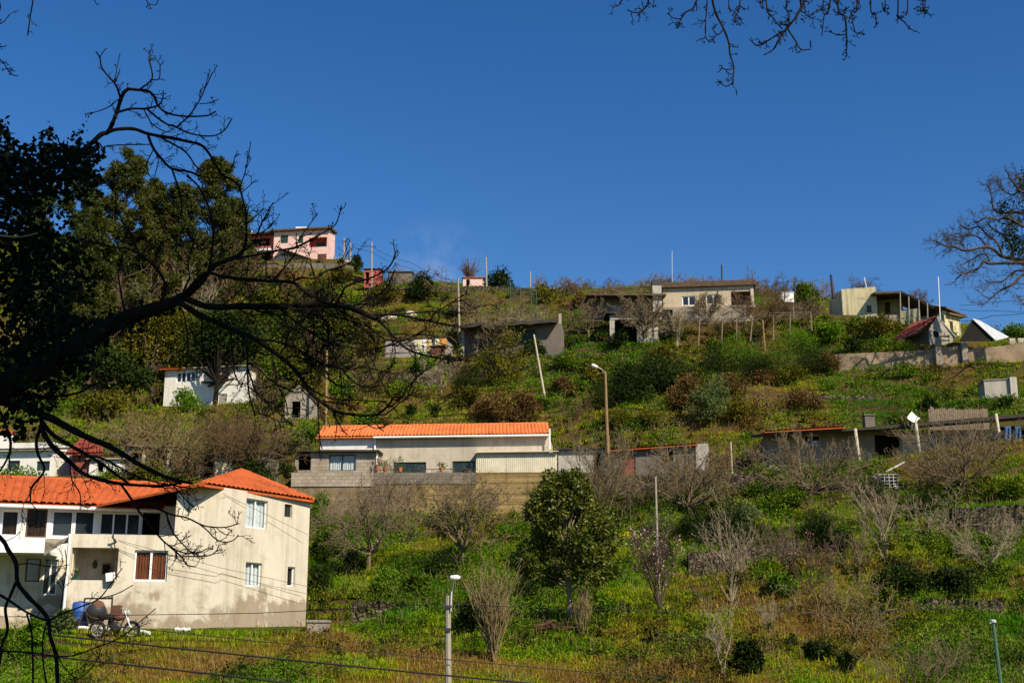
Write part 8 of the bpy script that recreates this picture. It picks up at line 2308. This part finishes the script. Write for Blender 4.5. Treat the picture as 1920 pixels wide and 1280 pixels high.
    for line, y0, y1, r0, r1, per, tl in LB2:
        a, r = limb_pts(line, y0, y1, r0 * .62 * s, max(.8, r1 * .62) * s, rng, .02); bm.tube(a, r, 7)
        if per: twigs_on(tw, a, r, rng, per * 3.2, tl * 1.2, .9 * s, 1, (3,), (0, 0, .1))
    for u, r in ((108, 3.7), (-5, 2.8), (62, 1.9), (90, 1.6)):
        p = P(u, 1288, 7.5); q = np.array([p[0] * .6 + base[0] * .4, 7.55, base[2] - .2]); bm.tube([p + (0, 0, .02), (p + q) / 2, q], [r * s, r * s * 1.1, r * s * 1.3], 7)
    part('branches', bm, MATS['bark_dark'], root)

def build_overhead():
    rng = np.random.default_rng(303); y = 8.0; s = y / FPX
    bx, by = 7.4, 8.2; bz = float(hgt(bx, by))
    root = thing('overhanging_tree', 'leafless tree outside the frame whose knobbly twigs hang into the sky at the top right', 'tree', (bx, by, bz))
    tr = MB(); a = P(1700, -330, 8.3)
    l1 = smooth_line([(bx, by, bz - .3), (bx - .05, by, bz + 2.5), (bx - .1, by + .1, bz + 5.2), (bx - 1.8, by + .1, 5.4), (bx - 3.2, by + .1, 4.7), tuple(a), tuple(P(1480, -190, 8.1)), tuple(P(1250, -110, 8.0)), tuple(P(1120, -60, 8.0))], 5)
    tr.tube(l1, np.interp(np.linspace(0, 1, len(l1)), [0, .4, .6, 1], [.2, .15, .07, .012]), 9)
    LB = [
     ([(1530, -190), (1515, -40), (1508, 0), (1491, 34), (1471, 58), (1460, 75), (1450, 93), (1433, 103)], 3.4, 1.4, 9, .05),
     ([(1471, 58), (1447, 72), (1422, 86), (1405, 74)], 2.2, 1.1, 9, .05), ([(1477, 55), (1491, 76), (1502, 93), (1519, 93)], 2, 1.1, 9, .05),
     ([(1345, -140), (1338, -30), (1336, 0), (1343, 27), (1357, 55), (1366, 79), (1369, 103), (1376, 127), (1373, 158)], 3, 1.3, 6, .055), ([(1373, 156), (1362, 162), (1350, 156)], 1.6, 1, 12, .03), ([(1376, 127), (1365, 131), (1352, 128)], 1.4, 1, 8, .03), ([(1357, 55), (1345, 66), (1335, 52)], 1.4, 1, 8, .04),
     ([(1330, -130), (1326, 0), (1323, 41), (1322, 69), (1315, 73), (1305, 78)], 1.7, 1, 3, .05), ([(1322, 69), (1330, 80)], 1.4, 1, 9, .03),
     ([(1330, -130), (1307, 0), (1285, 24), (1275, 40), (1271, 54)], 2.2, 1.3, 9, .05), ([(1275, 36), (1262, 34), (1253, 26)], 1.4, 1, 9, .03),
     ([(1395, -150), (1388, 0), (1380, 30), (1380, 43)], 1.8, 1.1, 12, .06), ([(1368, -150), (1366, 0), (1376, 22), (1392, 38)], 1.6, 1, 9, .05),
     ([(1580, -210), (1570, 0), (1584, 31), (1587, 65), (1588, 85), (1586, 106)], 2.4, 1.2, 9, .055), ([(1587, 65), (1572, 66), (1558, 61)], 1.5, 1, 9, .04),
     ([(1620, -230), (1608, 0), (1598, 22), (1591, 41)], 2, 1.2, 10, .06), ([(1598, 40), (1605, 62), (1615, 60)], 1.5, 1, 10, .04),
     ([(1640, -240), (1632, 0), (1640, 25), (1644, 47)], 1.9, 1.2, 5, .05), ([(1570, -200), (1557, 0), (1546, 27), (1543, 50), (1541, 68)], 1.9, 1.1, 9, .05),
     ([(1690, -300), (1684, 0), (1685, 31), (1696, 42), (1706, 56)], 1.9, 1.2, 7, .05), ([(1690, -250), (1702, 0), (1694, 30)], 1.5, 1, 5, .04), ([(1720, -300), (1735, -5), (1720, 12)], 1.5, 1, 9, .05), ([(1725, -300), (1730, 0), (1741, 17)], 1.4, 1, 9, .04),
     ([(1225, -100), (1216, 0), (1201, 21), (1190, 24), (1176, 19)], 1.9, 1.1, 9, .05), ([(1222, -100), (1226, 0), (1223, 14)], 1.4, 1, 4, .04), ([(1180, -80), (1165, 0), (1155, 12), (1148, 15)], 1.6, 1, 9, .04),
     ([(1440, -170), (1436, 0), (1450, 34), (1467, 55)], 2, 1.2, 9, .05), ([(1470, -180), (1474, 0), (1478, 25), (1480, 52)], 1.8, 1.1, 9, .05), ([(1490, -180), (1500, 0), (1510, 25), (1525, 36)], 1.7, 1, 9, .05), ([(1540, -190), (1545, -5), (1528, 22), (1510, 35)], 1.6, 1, 8, .05), ([(1425, -160), (1430, 0), (1428, 15)], 1.4, 1, 10, .05), ([(1665, -250), (1660, 0), (1655, 14)], 1.4, 1, 9, .05),
    ]
    bm = tr
    for line, r0, r1, per, tl in LB:
        a, r = limb_pts(line, 8.05, 7.9, r0 * s, r1 * s, rng, .03)
        if line[0][1] < 0: k = np.argmin(np.linalg.norm(l1 - a[0], axis=1)); a = np.vstack([l1[k], a]); r = np.concatenate([[r[0]], r])
        bm.tube(a, r, 6)
        twigs_on(bm, a, r, rng, per * 1.5, tl * 1.3, 1.25 * s, 1, (2,), (0, 0, -.1), True, .45, .9)
    part('branches', bm, MATS['bark_dark'], root)

def build_right_tree():
    rng = np.random.default_rng(404); y = 92.0; s = y / FPX
    b = P(2020, 770, y); bz = float(hgt(b[0], y))
    root = thing('ivied_bare_tree', 'large crooked leafless tree with olive ivy at the right edge against the sky', 'tree', (b[0], y, bz))
    tr = MB()
    tk = smooth_line([(b[0], y, bz - .6), tuple(P(2015, 660, y)), tuple(P(2000, 560, y)), tuple(P(1990, 480, y)), tuple(P(1965, 400, y)), tuple(P(1950, 340, y)), tuple(P(1945, 290, y))], 5)
    tr.tube(tk, np.linspace(.55, .12, len(tk)), 9)
    part('trunk', tr, MATS['bark_brown'], root, smooth=True)
    LB = [
     ([(1990,485),(1920,487),(1880,481),(1868,472),(1850,463),(1810,470),(1790,462),(1775,462),(1750,450)], 5.5, 1.6),
     ([(1990,500),(1920,493),(1885,493),(1855,494),(1845,490),(1835,502),(1820,510),(1805,514),(1792,523)], 5, 1.4),
     ([(1855,494),(1850,478),(1835,478),(1820,488),(1800,498)], 2.6, 1.2),
     ([(1975,440),(1930,405),(1900,398),(1875,400),(1862,388),(1858,360),(1850,345)], 4.5, 1.4),
     ([(1975,440),(1950,430),(1920,425),(1890,408),(1870,412),(1850,408),(1835,415),(1825,416)], 4, 1.3),
     ([(1960,390),(1935,365),(1912,358),(1903,345),(1893,335),(1890,322)], 4.2, 1.4),
     ([(1955,360),(1930,340),(1915,335),(1905,330)], 3, 1.2),
     ([(1995,545),(1940,508),(1915,518),(1895,535),(1875,545),(1855,562),(1840,573)], 4.2, 1.3),
     ([(1940,508),(1905,508),(1880,527),(1860,530),(1845,545)], 2.6, 1.1),
     ([(1995,580),(1950,560),(1925,560),(1908,566)], 3, 1.2),
     ([(1880,481),(1870,455),(1850,440),(1835,425),(1815,430),(1800,420)], 3, 1.2),
     ([(1850,463),(1835,445),(1815,440),(1800,445),(1780,440)], 2.4, 1.1),
     ([(1900,487),(1895,460),(1880,440),(1862,430),(1850,415)], 3, 1.2),
     ([(1810,470),(1800,452),(1785,448),(1765,450)], 2, 1.1),
     ([(1990,480),(1960,455),(1935,440),(1915,450),(1900,440)], 3.4, 1.3),
     ([(1912,358),(1895,365),(1875,350),(1868,340)], 2.2, 1.1),
    ]
    bm, tw = MB(), MB()
    for line, r0, r1 in LB:
        a, r = limb_pts(line, y + rng.normal() * 1.0, y + rng.normal() * 2.2, r0 * .75 * s, r1 * .8 * s, rng, .4); bm.tube(a, r, 6)
        twigs_on(tw, a, r, rng, 4.2, 1.2, .022, 2, (4, 3), (0, 0, .12), False, .15)
    part('limb', bm, MATS['bark_brown'], root, smooth=True); part('twigs', tw, MATS['bark_brown'], root)
    f = MB(); Pp = []
    for cu, cv, ru, rv, n in ((1893, 420, 16, 40, 420), (1915, 350, 14, 26, 260), (1898, 455, 20, 22, 320), (1915, 470, 16, 16, 240), (1925, 395, 20, 35, 300), (1950, 440, 28, 50, 500), (1880, 388, 10, 16, 90)):
        d = rng.normal(size=(n, 3)) * .5
        Pp += [P(cu + q[0] * ru, cv + q[1] * rv, y + q[2] * .8) for q in d]
    leaf_quads(f, np.array(Pp), .2, rng, .2, .7); part('ivy', f, MATS['leaf_dark'], root)

def build_shade_tree():
    """unseen evergreens placed outside the frame to keep the near trees in the shade"""
    rng = np.random.default_rng(505)
    for k, (x, yy, zc, R_, H, lab) in enumerate(((6.2, -4.2, 9.0, 5.2, 7, 'unseen evergreen behind the viewer, placed to shade the near trees, nearer to the path of the sun'), (1.2, 0.8, 9.8, 3.6, 4, 'unseen evergreen close behind the viewer, placed to shade the near trees'), (9.5, 2.0, 8.5, 3.6, 5, 'unseen evergreen to the right of the viewer, placed to shade the near trees'))):
        z0 = float(hgt(x, yy)); root = thing('evergreen_tree', lab, 'tree', (x, yy, z0))
        tr = MB(); tr.tube([(x, yy, z0 - .4), (x + .1, yy, z0 + 4), (x, yy + .2, zc)], [.35, .28, .15], 9); part('trunk', tr, MATS['bark_brown'], root)
        cs = []; rs = []
        for _ in range(60):
            d = rng.normal(size=3); d /= np.linalg.norm(d); d *= rng.random() ** .4; cs.append((x + d[0] * R_ * .8, yy + d[1] * R_ * .8, zc + d[2] * H * .6)); rs.append(1.2)
        pts, od = clump_points(rng, [np.array(c) for c in cs], rs, 130, .8, .2); f = MB(); leaf_quads(f, pts, .34, rng, .3, .7); part('crown', f, MATS['leaf_dark'], root)
# ================================================================== assemble
def more_pads():
    def pp(u0, u1, vb, y, dep, m=1.0, front=.5):
        pad_px(u0, u1, y - front, y + dep, Pz(vb, y) - .05, m)
    pp(1235, 1420, 603, 112.3, 7); pp(1140, 1245, 643, 109.2, 4); pp(862, 1056, 668, 107.8, 4.5); pp(718, 842, 671, 113.5, 4)
    pp(505, 625, 490, 198.5, 10, 3, 3); pp(455, 520, 495, 201.5, 8, 3); pp(302, 472, 762, 101, 6); pp(530, 590, 785, 91.3, 3.5)
    pp(-80, 230, 893, 70.6, 5); pp(226, 325, 892, 71, 4); pp(365, 505, 897, 72, 5)
    pp(1550, 1650, 592, 113.5, 6); pp(1640, 1765, 599, 112.8, 6); pp(1740, 1805, 636, 110, 5); pp(1706, 1790, 646, 99.6, 4, .8, .3); pp(1796, 1895, 640, 99.7, 4, .8, .3); pp(1840, 1900, 748, 87.8, 3)
    pp(1145, 1330, 888, 78.2, 4, 1.0)

def wall_strips():
    strip([(530, 978, 78.2), (1060, 972, 77.7)], 3.0)                      # stained retaining wall
    strip([(1047, 955, 77.7), (1150, 938, 77.6), (1440, 930, 76)], 2.5)    # below the red door hut
    strip([(1560, 710, 98.6), (1752, 702, 98.2), (1812, 695, 97.9), (1990, 688, 97.4)], 3.0)
    strip([(1785, 1015, 64.5), (1990, 1008, 63.4)], 2.0)
    strip([(1290, 1090, 57), (1430, 1075, 57.4), (1500, 1062, 58)], 2.0)
    strip([(690, 561, 151.8), (1000, 560, 149.6)], 3.0, m=1)
    strip([(470, 518, 196.4), (662, 518, 195)], 5.0, m=1); strip([(616, 528, 190), (700, 545, 180)], 4.0, m=1)
    strip([(1500, 935, 72), (1700, 925, 70)], 1.5)
    strip([(1435, 888, 77.8), (1560, 880, 77.2), (1700, 860, 76.4), (1760, 846, 76), (1990, 826, 75)], 1.6, 1.0)
    strip([(120, 1178, 41.4), (415, 1178, 42.9)], 1.2); strip([(415, 1176, 42.9), (577, 1174, 46.6)], .8)

more_pads()
FV = build_veranda_house()
wall_strips()
build_heights()
ground = build_ground()
house, FLh, FRh = build_house()
build_long_house(); build_retaining(); build_grey_shed(); build_door_hut(); finish_veranda_house(FV)
build_beige_house(); build_ruin(); build_pergola(); build_long_shed(); build_board_shed(); build_pink_house(); build_white_house(); build_left_row(); build_yellow_house(); build_red_shed(); build_upper_walls()
build_poles(); build_cables(); build_props(FLh)
build_magnolia(); build_slope_plants(); build_cover()
build_ivy_tree(); build_overhead(); build_right_tree(); build_shade_tree()
